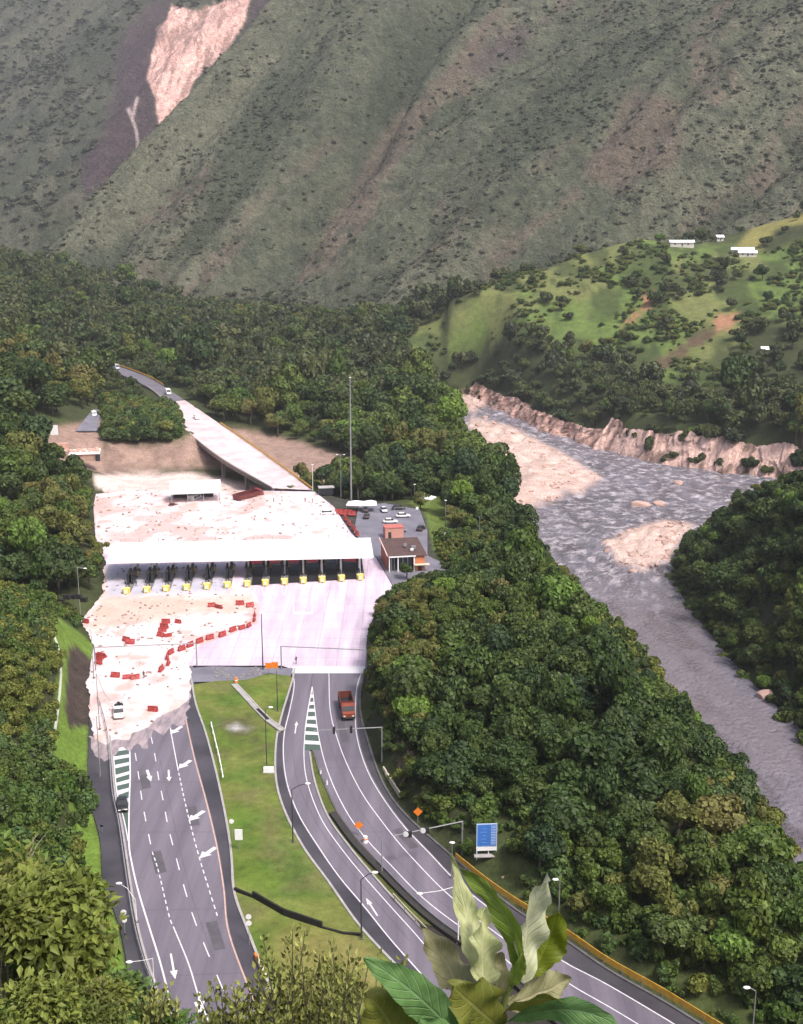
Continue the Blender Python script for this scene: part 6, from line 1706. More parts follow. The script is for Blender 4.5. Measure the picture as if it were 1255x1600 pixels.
def person_mesh(shirt, trousers, stride=.0):
    """one continuous skinned body"""
    J = {'pelvis': (0, 0, .95, .14), 'waist': (0, 0, 1.12, .13), 'chest': (0, 0, 1.36, .16), 'neck': (0, 0, 1.52, .06), 'head': (0, .01, 1.64, .10), 'top': (0, .01, 1.74, .075)}
    v = [J[k] for k in ('pelvis', 'waist', 'chest', 'neck', 'head', 'top')]; e = [(0, 1), (1, 2), (2, 3), (3, 4), (4, 5)]
    for s in (-1, 1):
        b = len(v)
        v += [(s * .10, 0, .88, .10), (s * .11, stride * s * .5, .50, .07), (s * .12, stride * s, .08, .05), (s * .13, stride * s + .14, .04, .045)]
        e += [(0, b), (b, b + 1), (b + 1, b + 2), (b + 2, b + 3)]
        b = len(v)
        v += [(s * .20, 0, 1.42, .065), (s * .26, -.02, 1.15, .05), (s * .25, .10, .92, .04), (s * .25, .14, .83, .035)]
        e += [(2, b), (b, b + 1), (b + 1, b + 2), (b + 2, b + 3)]
    me = bpy.data.meshes.new('person'); me.from_pydata([q[:3] for q in v], e, [])
    o = bpy.data.objects.new('person_src', me); COL.objects.link(o)
    md = o.modifiers.new('skin', 'SKIN')
    sv = me.skin_vertices[0].data
    for i, q in enumerate(v): sv[i].radius = (q[3], q[3] * (.75 if i in (1, 2) else 1))
    sv[0].use_root = True
    sb = o.modifiers.new('sub', 'SUBSURF'); sb.levels = 1; sb.render_levels = 1
    dg = bpy.context.evaluated_depsgraph_get()
    out = bpy.data.meshes.new_from_object(o.evaluated_get(dg)); bpy.data.objects.remove(o)
    out.materials.clear()
    for m in (trousers, shirt, mat('M_skin', (.28, .17, .11), rough=.6), mat('M_hair', (.02, .016, .014), rough=.7)): out.materials.append(m)
    for p in out.polygons:
        z = p.center.z; x = abs(p.center.x); y = p.center.y
        p.material_index = 3 if z > 1.66 and y < .06 or z > 1.72 else 2 if z > 1.50 or (x > .2 and z < 1.0) else 1 if z > .96 else 0
    return out
PM = [person_mesh(mat('M_shirt_dark', (.03, .03, .04)), mat('M_trousers_dark', (.025, .025, .035)), .16), person_mesh(mat('M_shirt_red', (.40, .06, .05)), MAT['M_trousers_dark'], .1), person_mesh(mat('M_shirt_pale', (.55, .52, .50)), mat('M_trousers_blue', (.05, .07, .12)), .2)]
for lb, q, k, rz in (('person in dark clothes standing at the white strip under the right frame', (463, 1037), 0, 1.0), ('person in dark clothes on the mud beside the wrecked truck', (428, 785), 0, 2.0), ('person in a red shirt on the mud, left of two', (477, 785), 1, .5),
                     ('person in a red shirt on the mud, right of two', (488.5, 786), 1, -2.0), ('person standing on the mud in front of the second toll lane', (225, 1060), 0, .3), ('person walking between toll booths on the muddy lanes', (213, 916), 0, 0)):
    o = mesh_obj('person', PM[k]); o.location = G(*q, .12); o.rotation_euler = (0, 0, rz); tag(o, lb, 'person')
k = kpix(291, 668); o = mesh_obj('person', PM[0]); o.location = onbridge(k, .15); tag(o, 'person in dark clothes standing on the bridge near its left side', 'person')

# ---------------------------------------------------------------- lawn furniture
# black stepped wall across the lawn
SW = [(367, 1392), (396, 1404), (421, 1419), (444, 1432), (471, 1441), (503, 1452), (536, 1461), (566, 1463)]
t = thing('stepped_wall', 'black stepped retaining wall crossing the lawn between the roads', 'wall', G(*SW[0]))
o0 = G(*SW[0])
for a, b in zip(SW[:-1], SW[1:]):
    p, q = G(*a) - o0, G(*b) - o0; d = q - p
    hgt = 1.15 if a[0] < 500 else .45
    if a[0] < 390: hgt = .55
    MB().box(((p.x + q.x) / 2, (p.y + q.y) / 2, hgt / 2 - .15), (d.length + .08, .3, hgt + .3), math.atan2(d.y, d.x)).build('wall_panel', mat('M_black_wall', (.016, .015, .014), rough=.9, noise=.3), t)
# drain channel
DC = [(366, 1071), (384, 1090), (402, 1110), (419, 1127), (441, 1143)]
t = thing('drain_channel', 'pale concrete drain channel cutting diagonally across the upper lawn', 'drain', G(*DC[0]))
o0 = G(*DC[0])
for i, (a, b) in enumerate(zip(DC[:-1], DC[1:])):
    p, q = G(*a) - o0, G(*b) - o0; d = q - p; rz = math.atan2(d.y, d.x); n = Vector((-d.y, d.x, 0)).normalized()
    for s in (-1, 1):
        c = (p + q) / 2 + n * s * .50; MB().box((c.x, c.y, .18), (d.length + .05, .3, .5), rz).build('side_wall', M_kerb, t)
    c = (p + q) / 2; MB().box((c.x, c.y, .27), (d.length + .05, .69, .2), rz).build('channel_floor', M_black if i == 2 else M_kerb, t)
# slope gutter on the grass bank
SG = [(79, 985), (90, 1010), (95, 1040), (94, 1080), (88, 1130), (79, 1175), (72, 1205), (68, 1238)]
c3 = np.array([list(on_ground(*q)) for q in SG]); c3 = catmull(c3, 50)
c3[:, 2] = ground_z(c3[:, 0], c3[:, 1])
rings = [[p + np.array((-.25, 0, -.2)), p + np.array((-.25, 0, .28)), p + np.array((.25, 0, .22)), p + np.array((.25, 0, -.2))] for p in c3]
tag(MB().loft(rings).build('slope_gutter', mat('M_pale_gutter', (.42, .42, .36), rough=.8, noise=.2)), 'narrow pale concrete gutter winding down the left grass bank', 'gutter')
# low dark steps on the upper edge of the grass bank
SD = [(86, 952), (97, 957), (107, 962), (117, 968), (126, 973), (134, 978)]
q0 = on_ground(*SD[0]); t = thing('stepped_wall', 'row of small dark stepped blocks on the grass bank below the woods', 'wall', q0)
for q in SD:
    p = on_ground(*q) - q0; MB().box((p.x, p.y, .25), (1.7, .8, 1.0), -.3).build('block', MAT['M_black_wall'], t)
# white cabinet on the lawn, concrete blocks by the hill
t = thing('utility_cabinet', 'white utility cabinet on a slab at the foot of the lawn lamp', 'cabinet', G(420, 1207)); MB().box((0, 0, .55), (1.7, .7, .8)).build('body', M_white, t); MB().box((0, 0, .08), (2.0, 1.0, .2)).build('base', M_kerb, t); MB().box((.42, -.37, .55), (.78, .04, .7)).build('door', M_roofwhite, t)
CBP = [(594, 1203), (600, 1213), (607, 1224), (614, 1235), (621, 1246)]
t = thing('concrete_barrier', 'pale low concrete barrier along the foot of the wooded hill', 'barrier', G(*CBP[0])); o0 = G(*CBP[0])
for a, b in zip(CBP[:-1], CBP[1:]):
    p, q = G(*a) - o0 + Vector((.5, 0, 0)), G(*b) - o0 + Vector((.5, 0, 0)); d = q - p
    MB().box(((p.x + q.x) / 2, (p.y + q.y) / 2, .35), (d.length - .05, .35, .9), math.atan2(d.y, d.x), .8).build('block', M_cream, t)
t = thing('crash_barrier_end', 'orange and white striped barrier end on the lawn kerb', 'barrier', G(399, 1497), heading((399, 1497), (413, 1526))); 
for k in range(4): MB().box((.6 + k * 1.25, 0, .4), (1.2, .3, .8)).build('block', M_cream if k else M_orange, t)
for q, lb in (((545, 1352), 'white delineator post in the median, upper one'), ((572, 1312), 'white delineator post in the median by the orange sign')):
    pass
for i, q in enumerate(((501, 1210), (511, 1226))):
    t = thing('bollard', ('white bollard at the tip of the median, upper one', 'white bollard at the tip of the median, lower one')[i], 'bollard', G(*q)); MB().tube([(0, 0, -.1), (0, 0, .9)], .16, 8).build('body', M_white, t); MB().disc((0, 0, .95), .2, .12, (0, 0, 1), 10).build('cap', M_gpole, t)
t = thing('bollard', 'white drum beside the orange sign in the median', 'bollard', G(571, 1316)); MB().tube([(0, 0, -.1), (0, 0, 1.0)], [.4, .32], 10).build('body', M_white, t); MB().disc((0, 0, .6), .38, .2, (0, 0, 1), 10).build('band', M_orange, t)
t = thing('marker_barrel', 'orange striped barrel at the head of the lawn drain', 'barrel', G(369, 1067)); MB().tube([(0, 0, 0), (0, 0, 1.1)], [.42, .34], 10).build('body', M_orange, t); MB().disc((0, 0, .65), .4, .22, (0, 0, 1), 10).build('band', M_white, t)
# ================================================================== SHRUBS AND FOREGROUND PLANTS
def leaf_cloud(name, seed, mt, nl=420, leaf=.16, lobes=8, aspect=.30, cz=.8, spread=.55, lobe_r=.45, upright=0.0):
    """shrub crown made of folded pointed leaves"""
    rs_ = np.random.RandomState(seed)
    d = rs_.normal(size=(lobes, 3)); d /= np.linalg.norm(d, axis=1)[:, None]; d[:, 2] = np.abs(d[:, 2]) * .7
    C = d * spread * (rs_.rand(lobes, 1) ** .4); lr = lobe_r * (.6 + .6 * rs_.rand(lobes)); lt = rs_.rand(lobes)
    li = rs_.choice(lobes, nl)
    n = rs_.normal(size=(nl, 3)); n[:, 2] += .4; n /= np.linalg.norm(n, axis=1)[:, None]
    p = C[li] + n * lr[li][:, None] * (.6 + .5 * rs_.rand(nl, 1)); p[:, 2] += cz
    ax = n * .7 + rs_.normal(size=(nl, 3)) * .6; ax[:, 2] += upright; ax[:, 2] -= .15; ax /= np.linalg.norm(ax, axis=1)[:, None]
    up = n + np.array((0, 0, .8)) + rs_.normal(size=(nl, 3)) * .35
    sd = np.cross(ax, up); sd /= np.linalg.norm(sd, axis=1)[:, None] + 1e-9; nr = np.cross(sd, ax)
    s = leaf * (.55 + .8 * rs_.rand(nl, 1)); w = s * aspect
    V = np.stack([p, p + ax * s * .45 + sd * w + nr * w * .3, p + ax * s * .5, p + ax * s * .45 - sd * w + nr * w * .45, p + ax * s * 1.1 - nr * s * .15], 1).reshape(-1, 3)
    b = np.arange(nl)[:, None] * 5
    Fc = np.concatenate([b + np.array((0, 2, 1)), b + np.array((0, 3, 2)), b + np.array((1, 2, 4)), b + np.array((2, 3, 4))], 0)
    me = np_mesh(name, V, Fc, mt, False)
    t = np.clip(.4 * lt[li] + .6 * rs_.rand(nl), 0, 1)
    a = me.attributes.new('tint', 'FLOAT', 'POINT'); a.data.foreach_set('value', np.repeat(t, 5).astype(np.float32))
    return me
def stems_mesh(seed, n=6, h=1.0, r=.03):
    rg_ = random.Random(seed); mb = MB()
    for k in range(n):
        a = k * 6.28 / n + rg_.random(); q = rg_.uniform(.2, .5)
        mb.tube([(0, 0, -.4), (math.cos(a) * q * .3, math.sin(a) * q * .3, h * .45), (math.cos(a) * q, math.sin(a) * q, h)], [r, r * .7, r * .3], 5)
    return mb.mesh('stem', M_bark)
LEAF['shrubgreen'] = mat_leaf('M_shrub_green', [(.050, .095, .016), (.080, .125, .024), (.060, .105, .035)], tintvar=.6)
LEAF['shrubolive'] = mat_leaf('M_shrub_olive', [(.095, .115, .020), (.125, .138, .026), (.080, .102, .019)], tintvar=.6)
SH = [(leaf_cloud('leaves', 400 + i, LEAF[k], 1500, .125, 12), stems_mesh(420 + i), k) for i, k in enumerate(('shrubgreen', 'shrubgreen', 'shrubolive', 'shrubolive', 'yellow', 'dry'))]
SMALL = [crown_mesh('leaves', 440 + i, LEAF[k], 700, 9, .13, .7, .6, .42, .55) for i, k in enumerate(('shrubgreen', 'mid', 'shrubolive', 'shrubolive', 'yellow'))]
SHN = ('dark green', 'dark green', 'olive', 'olive', 'yellow green', 'dry brown')
S0 = len(SRC.objects)
for i, m in enumerate(SMALL): source('src_%02d' % (S0 + i), m)
BIG0 = len(SRC.objects)
for i, (c, s_, k_) in enumerate(SH): source('src_%02d' % (BIG0 + i), merged('shrub_src', c, s_))
# left slope: dense shrubs, the largest are things of their own
rs2 = np.random.RandomState(77)
X, Y = np.meshgrid(np.arange(-150, -24, 2.3), np.arange(96, 300, 2.3))
x = (X + (rs2.rand(*X.shape) - .5) * 2.2).ravel(); y = (Y + (rs2.rand(*Y.shape) - .5) * 2.2).ravel()
z = ground_z(x, y); qx, qy = pix(x, y, z)
k = (inpx(L_SLOPE, qx, qy, 2) < .3) & (polydist(FLAT, x, y) > 2.0) & (y < 268) & (qx > -40) & (x < -30)
k |= (inpx([(70, 1195), (150, 1225), (140, 1290), (110, 1290), (60, 1270)], qx, qy, 3) > .5) & (y < 200) & (x < -40)
x, y, z, qx, qy = x[k], y[k], z[k], qx[k], qy[k]
m = len(x); ra = 1.2 + 1.3 * rs2.rand(m) ** 1.5
zn = fbm(x / 16, y / 16, 3, 501) + (rs2.rand(m) - .5) * .22 + .10 * sstep(190, 225, y)
pk = np.where(zn < .44, 0, np.where(zn < .52, 1, np.where(zn < .60, 2, np.where(zn < .68, 3, 4))))
dark_low = (qy > 1150) & (qy < 1420)
pk = np.where(dark_low & (rs2.rand(m) < .75), rs2.randint(0, 2, m), pk)
ds = np.sqrt(x ** 2 + y ** 2 + (z - CAM_H) ** 2)
vs_ = np.where((qx > 0) & (qy < 1600), ra / ds, 0)
top_ = np.argsort(-vs_)[:130]; isn = np.zeros(m, bool); isn[top_] = True
sst = stems_mesh(470)
for i in top_:
    nm = ('dark green', 'mid green', 'olive', 'olive', 'yellow green')[pk[i]]
    where = 'on the upper slope left of the plaza' if y[i] > 215 else 'on the left slope beside the grass bank' if y[i] > 160 else 'on the left slope above the dark gutter'
    t = thing('shrub', '%s shrub in the thicket %s' % (nm, where), 'shrub', (x[i], y[i], z[i] - .1), rs2.rand() * 6.28, '%s shrubs %s' % (nm, where))
    t.scale = (ra[i], ra[i], ra[i] * 1.05)
    mesh_obj('leaves', SMALL[pk[i]], t); mesh_obj('stem', sst, t)
gn_scatter('undergrowth', np.c_[x, y, z - .1][~isn], rs2.rand((~isn).sum()) * 6.28, np.c_[ra, ra, ra * 1.05][~isn], S0 + pk[~isn], 'dense shrubs covering the slope left of the carriageway')
# undergrowth along the foot of the wooded hill and over the ridge
def undergrowth_right():
    st = 2.2
    X, Y = np.meshgrid(np.arange(-8, 75, st), np.arange(100, 345, st))
    x = (X + (rs2.rand(*X.shape) - .5) * st).ravel(); y = (Y + (rs2.rand(*Y.shape) - .5) * st).ravel()
    df_ = polydist(FLAT, x, y); dr_ = polydist(RIV, x, y)
    k = (df_ > .9) & (dr_ > .5) & ((df_ < 22) | (dr_ < 14) | (rs2.rand(len(x)) < .3)) & (y > 118 + np.maximum(0, 20 - x) * .0)
    x, y = x[k], y[k]; df_ = df_[k]; z = ground_z(x, y); m = len(x)
    keep = ~((df_ < 2.5) & (y < 165) & (rs2.rand(m) < .3)) & ~((np.abs(x - 12.5) < 4.0) & (y > 139) & (y < 158))
    x, y, z, df_ = x[keep], y[keep], z[keep], df_[keep]; m = len(x)
    ra = np.minimum(.7 + 1.3 * rs2.rand(m), np.maximum(.6, df_ * .8))
    ra = np.where(df_ > 4, ra * 1.35, ra); zn = fbm(x / 14, y / 14, 3, 511) + (rs2.rand(m) - .5) * .2
    pk = np.where(zn < .50, 0, np.where(zn < .58, 1, np.where(zn < .68, 2, 4)))
    gn_scatter('undergrowth', np.c_[x, y, z - .1], rs2.rand(m) * 6.28, np.c_[ra, ra, ra], S0 + pk, 'low undergrowth along the foot of the wooded hill')
    st = 4.5
    X, Y = np.meshgrid(np.arange(60, 260, st), np.arange(150, 470, st))
    x = (X + (rs2.rand(*X.shape) - .5) * st).ravel(); y = (Y + (rs2.rand(*Y.shape) - .5) * st).ravel()
    k = (polydist(RIV, x, y) > 1.0) & (polydist(RIV, x, y) < 26); x, y = x[k], y[k]; z = ground_z(x, y); m = len(x)
    ra = 1.6 + 1.6 * rs2.rand(m); pk = rs2.choice([0, 0, 1, 2], m)
    gn_scatter('undergrowth', np.c_[x, y, z - .2], rs2.rand(m) * 6.28, np.c_[ra, ra, ra], S0 + pk, 'low undergrowth down the far river bank')
    # thick bushes hanging over the washed out bank below the grove
    x = rs2.uniform(-140, -84, 420); y = rs2.uniform(480, 560, 420); z = ground_z(x, y); qx, qy = pix(x, y, z)
    k = inpx([(160, 600), (265, 600), (285, 690), (262, 706), (165, 704), (158, 660)], qx, qy, 2) > .5; x, y, z = x[k], y[k], z[k]; m = len(x)
    ra = 2.0 + 2.2 * rs2.rand(m)
    gn_scatter('undergrowth', np.c_[x, y, z - .3], rs2.rand(m) * 6.28, np.c_[ra, ra, ra], S0 + rs2.choice([0, 0, 1, 2], m), 'thick bushes hanging over the washed out bank below the grove')
    # bushes on the grassy hill
    m = 7000; x = rs2.uniform(20, 420, m); y = rs2.uniform(640, 960, m); z = ground_z(x, y); qx, qy = pix(x, y, z)
    k = (inpx(HILLG, qx, qy, 6) > .5) & (fbm(x / 28, y / 28, 4, 521) + (rs2.rand(m) - .5) * .14 > .49)
    for s in SLIDES: k &= inpx(s, qx, qy, 3) < .3
    k &= inpx(YARD, qx, qy, 3) < .5
    x, y, z = x[k], y[k], z[k]; m = len(x); ra = 1.0 + 2.0 * rs2.rand(m) ** 2
    gn_scatter('undergrowth', np.c_[x, y, z - .2], rs2.rand(m) * 6.28, np.c_[ra * 1.3, ra * 1.3, ra], S0 + rs2.choice([0, 1, 1, 2], m), 'bushes scattered over the grassy hill')
undergrowth_right()
# near shrubs in the lower left corner: large readable leaves
near = []
rs3 = np.random.RandomState(99)
PROF = [(0, 1318), (50, 1330), (90, 1372), (120, 1440), (150, 1510), (200, 1556), (255, 1590), (300, 1625)]
cnt = 0
for tr in range(2600):
    qx = rs3.uniform(-30, 290); lim = np.interp(qx, [p[0] for p in PROF], [p[1] for p in PROF])
    qy = lim + 12 + rs3.rand() ** 1.4 * 330; Yd = rs3.uniform(13, 32)
    if qy > 1680: continue
    tp = W(qx, qy, Yd); g = gz1(tp.x, tp.y); hgt = tp.z - g
    if not (.9 < hgt < 5.0): continue
    if any((qx - a) ** 2 + (qy - b) ** 2 < 26 ** 2 for a, b in near): continue
    near.append((qx, qy)); r_ = rs3.uniform(.75, 1.15)
    kk = rs3.choice(6, p=[.27, .24, .23, .15, .11, .00])
    if kk == 5: r_ *= .5
    t = thing('shrub', '%s broad leaved shrub in the thicket at the lower left' % SHN[kk], 'shrub', (tp.x, tp.y, tp.z - r_ * 1.35), rs3.rand() * 6.28, '%s broad leaved shrubs at the lower left' % SHN[kk])
    t.scale = (r_, r_, r_)
    mesh_obj('leaves', SH[kk][0], t)
    mb = MB(); hh = max(.6, (tp.z - r_ * 1.35 - g) / r_ + .4)
    for q in range(4):
        a = q * 1.57 + rs3.rand(); mb.tube([(math.cos(a) * .12, math.sin(a) * .12, -hh), (math.cos(a) * .2, math.sin(a) * .2, .2), (math.cos(a) * .4, math.sin(a) * .4, .9)], [.016, .012, .005], 5)
    mb.build('stem', M_bark, t)
    cnt += 1
    if cnt > 170: break
for tr in range(900):
    qx = rs3.uniform(-30, 270); qy = rs3.uniform(1545 + max(0, qx - 150) * .45, 1680); Yd = rs3.uniform(9, 15)
    tp = W(qx, qy, Yd); g = gz1(tp.x, tp.y); hgt = tp.z - g
    if not (.5 < hgt < 4.5) or any((qx - a) ** 2 + (qy - b) ** 2 < 30 ** 2 for a, b in near[cnt + 1:]): continue
    near.append((qx, qy)); r_ = rs3.uniform(.38, .6); kk = rs3.choice(6, p=[.22, .20, .24, .16, .12, .06])
    t = thing('shrub', '%s broad leaved shrub along the bottom edge at the left' % SHN[kk], 'shrub', (tp.x, tp.y, tp.z - r_ * 1.35), rs3.rand() * 6.28, '%s broad leaved shrubs along the bottom edge' % SHN[kk])
    t.scale = (r_, r_, r_); mesh_obj('leaves', SH[kk][0], t); mesh_obj('stem', SH[kk][1], t)
# ground cover right below, so the near thicket has a floor
def near_cover():
    m = 2600; x = rs3.uniform(-34, 12, m); y = rs3.uniform(6, 100, m)
    z = ground_z(x, y); qx, qy = pix(x, y, z)
    k = (qy > 1585) & (np.abs(qx - 627) < 900) & ((y > 8))
    x, y, z, qy = x[k], y[k], z[k], qy[k]
    ra = np.clip(.35 + .5 * rs3.rand(len(x)), .2, np.maximum(.2, (qy - 1560) / 1850 * y))
    gn_scatter('ground_cover', np.c_[x, y, z - .1], rs3.rand(len(x)) * 6.28, np.c_[ra, ra, ra * .8], BIG0 + rs3.choice([0, 1, 2, 3], len(x)), 'leafy ground cover on the hillside below the viewpoint')
near_cover()
# bare pale twigs sticking out of the thicket
M_twig = mat('M_pale_twig', (.36, .29, .24), rough=.9, noise=.2)
for lb, pts in (('bare pale twig standing up from the left thicket', [(30, 1440), (38, 1390), (46, 1345), (52, 1312), (60, 1303)]), ('bare dark twig leaning over the lower left shrubs', [(110, 1490), (150, 1515), (180, 1540), (200, 1556)])):
    P = [W(x_, y_, 24.0) for x_, y_ in pts]; o0 = P[0]
    t = thing('bare_twig', lb, 'twig', o0)
    MB().tube([p - o0 for p in P], [.03, .026, .02, .014, .006][:len(P)], 5).build('stem', M_twig, t)
    MB().tube([P[2] - o0, (P[2] + P[3]) / 2 - o0 + Vector((.12, .05, .1)), P[-1] - o0 + Vector((.16, .1, -.02))], [.014, .01, .004], 5).build('side_twig', M_twig, t)

# fine leaved shrub in the lower middle
M_fine = mat_leaf('M_fine_leaf', [(.185, .20, .055), (.185, .20, .055)], tintvar=.7)
def twig_shrub(label, tips, base, D, seed, leaf_px=13):
    rg_ = random.Random(seed); b = W(*base, D)
    t = thing('twiggy_shrub', label, 'shrub', b)
    V = []; Fc = []; Tn = []
    for (qx, qy) in tips:
        tip = W(qx, qy, D + rg_.uniform(-.5, .5)) - b
        st = Vector((rg_.uniform(-.12, .12), rg_.uniform(-.15, .15), -.2)) + Vector((tip.x * .25, tip.y * .25, 0))
        mid = (st + tip) / 2 + Vector((rg_.uniform(-.12, .12), rg_.uniform(-.1, .1), .05))
        mbs = MB().tube([st, mid, tip], [.011, .008, .003], 5)
        mbs.build('stem', M_bark, t)
        L_ = leaf_px * D / F * 1.03
        for k in range(52):
            f = .40 + .63 * (k / 52.0)
            p = st * (1 - f) ** 2 + mid * 2 * f * (1 - f) + tip * f * f
            side = rg_.random() < .5
            # short side twigs carry the leaves
            a = rg_.random() * 6.28; off = Vector((math.cos(a), math.sin(a), .2)) * rg_.uniform(.01, .16) * (1.25 - f)
            q = p + off
            d = (off.normalized() * .7 + Vector((0, 0, .9)) + Vector((rg_.uniform(-.4, .4), rg_.uniform(-.4, .4), rg_.uniform(-.3, .3)))).normalized()
            s = d.cross(Vector((rg_.uniform(-1, 1), -1, .3))).normalized(); n_ = s.cross(d)
            l = L_ * rg_.uniform(.6, 1.2); w = l * .24
            b0 = len(V); V += [q, q + d * l * .5 + s * w + n_ * w * .4, q + d * l * .5, q + d * l * .5 - s * w + n_ * w * .4, q + d * l]
            Fc += [(b0, b0 + 2, b0 + 1), (b0, b0 + 3, b0 + 2), (b0 + 1, b0 + 2, b0 + 4), (b0 + 2, b0 + 3, b0 + 4)]; Tn += [rg_.random()] * 5
    me = np_mesh('leaves', np.array([list(v) for v in V]), np.array(Fc), M_fine, False)
    a = me.attributes.new('tint', 'FLOAT', 'POINT'); a.data.foreach_set('value', np.array(Tn, np.float32))
    o = mesh_obj('leaves', me, t); o['kind'] = 'stuff'
rg3 = random.Random(5)
twig_shrub('fine leaved olive shrub reaching over the lawn at the bottom', [(457, 1452), (477, 1455), (447, 1470), (470, 1480), (412, 1468), (425, 1500), (500, 1490), (515, 1500), (490, 1520), (440, 1520)] + [(rg3.uniform(400, 560), rg3.uniform(1500, 1600)) for _ in range(46)], (462, 1700), 9.5, 1)
twig_shrub('fine leaved shrub at the bottom beside the big green leaf', [(520, 1480), (545, 1490), (560, 1500), (575, 1510), (590, 1500), (610, 1520), (630, 1500)] + [(rg3.uniform(505, 620), rg3.uniform(1510, 1610)) for _ in range(32)], (560, 1700), 9.0, 2)
twig_shrub('small leaved sprig over the bottom of the left carriageway', [(333, 1540), (345, 1548), (365, 1542), (382, 1540), (395, 1530)] + [(rg3.uniform(310, 410), rg3.uniform(1550, 1610)) for _ in range(24)], (360, 1690), 9.5, 3)
twig_shrub('thin brown sprig at the bottom edge left of the carriageway', [(262, 1545), (240, 1550), (275, 1570)] + [(rg3.uniform(215, 285), rg3.uniform(1555, 1610)) for _ in range(12)], (250, 1690), 11, 4)

# the large leaved plant close to the viewpoint
def mat_bigleaf(name, c0, c1, vein, trans=.3):
    m = bpy.data.materials.new(name); m.use_nodes = True
    nt = m.node_tree; L = nt.links.new; b = nt.nodes['Principled BSDF']; out = nt.nodes['Material Output']
    b.inputs['Roughness'].default_value = .5; b.inputs['Specular IOR Level'].default_value = .3
    uv = nt.nodes.new('ShaderNodeUVMap'); uv.uv_map = 'leaf'
    sx = nt.nodes.new('ShaderNodeSeparateXYZ'); L(uv.outputs[0], sx.inputs[0])
    ab = nt.nodes.new('ShaderNodeMath'); ab.operation = 'ABSOLUTE'; L(sx.outputs[1], ab.inputs[0])
    m1 = nt.nodes.new('ShaderNodeMath'); m1.operation = 'MULTIPLY_ADD'; m1.inputs[1].default_value = -2.2; L(ab.outputs[0], m1.inputs[0])
    mm = nt.nodes.new('ShaderNodeMath'); mm.operation = 'MULTIPLY'; mm.inputs[1].default_value = 11.0; L(sx.outputs[0], mm.inputs[0]); L(mm.outputs[0], m1.inputs[2])
    fr = nt.nodes.new('ShaderNodeMath'); fr.operation = 'PINGPONG'; fr.inputs[1].default_value = .5; L(m1.outputs[0], fr.inputs[0])
    mr = nt.nodes.new('ShaderNodeMapRange'); mr.inputs[1].default_value = 0; mr.inputs[2].default_value = .13; mr.inputs[3].default_value = 1; mr.inputs[4].default_value = 0; L(fr.outputs[0], mr.inputs[0])
    mid = nt.nodes.new('ShaderNodeMapRange'); mid.inputs[1].default_value = .03; mid.inputs[2].default_value = .09; mid.inputs[3].default_value = 1; mid.inputs[4].default_value = 0; L(ab.outputs[0], mid.inputs[0])
    mxm = nt.nodes.new('ShaderNodeMath'); mxm.operation = 'MAXIMUM'; L(mr.outputs[0], mxm.inputs[0]); L(mid.outputs[0], mxm.inputs[1])
    tc = nt.nodes.new('ShaderNodeTexCoord'); n = nt.nodes.new('ShaderNodeTexNoise'); n.inputs['Scale'].default_value = 14; n.inputs['Detail'].default_value = 5; L(tc.outputs['Object'], n.inputs['Vector'])
    n1 = nt.nodes.new('ShaderNodeMapRange'); n1.inputs[1].default_value = .35; n1.inputs[2].default_value = .65; L(n.outputs[0], n1.inputs[0])
    mx = nt.nodes.new('ShaderNodeMix'); mx.data_type = 'RGBA'; mx.inputs[6].default_value = (*c0, 1); mx.inputs[7].default_value = (*c1, 1); L(n1.outputs[0], mx.inputs[0])
    m2 = nt.nodes.new('ShaderNodeMix'); m2.data_type = 'RGBA'; m2.inputs[7].default_value = (*vein, 1); L(mx.outputs[2], m2.inputs[6])
    vf = nt.nodes.new('ShaderNodeMath'); vf.operation = 'MULTIPLY'; vf.inputs[1].default_value = .6; L(mxm.outputs[0], vf.inputs[0]); L(vf.outputs[0], m2.inputs[0])
    L(m2.outputs[2], b.inputs['Base Color'])
    bp = nt.nodes.new('ShaderNodeBump'); bp.inputs['Strength'].default_value = .6; bp.inputs['Distance'].default_value = .006; L(mxm.outputs[0], bp.inputs['Height']); L(bp.outputs[0], b.inputs['Normal'])
    tr = nt.nodes.new('ShaderNodeBsdfTranslucent'); L(m2.outputs[2], tr.inputs[0])
    ms = nt.nodes.new('ShaderNodeMixShader'); ms.inputs[0].default_value = trans; L(b.outputs[0], ms.inputs[1]); L(tr.outputs[0], ms.inputs[2]); L(ms.outputs[0], out.inputs['Surface'])
    return m
BL_ = {'pale': mat_bigleaf('M_leaf_pale', (.34, .38, .15), (.48, .51, .26), (.56, .57, .36)), 'cream': mat_bigleaf('M_leaf_cream', (.42, .45, .26), (.58, .60, .40), (.62, .62, .42)),
       'yellow': mat_bigleaf('M_leaf_yellowgreen', (.13, .20, .025), (.17, .25, .035), (.26, .32, .10), .4), 'lime': mat_bigleaf('M_leaf_lit_lime', (.12, .16, .008), (.15, .19, .012), (.19, .22, .03), .45),
       'cool': mat_bigleaf('M_leaf_cool', (.095, .19, .055), (.15, .28, .09), (.22, .35, .16)), 'olive': mat_bigleaf('M_leaf_olive_big', (.10, .12, .018), (.16, .17, .03), (.22, .23, .07)), 'khaki': mat_bigleaf('M_leaf_khaki', (.20, .20, .09), (.28, .27, .14), (.36, .34, .20))}
PLD = 4.6
plant_base = W(770, 1680, PLD)
plant = thing('broad_leaf_plant', 'large leaved plant with pale and green upright leaves close to the viewpoint', 'plant', plant_base)
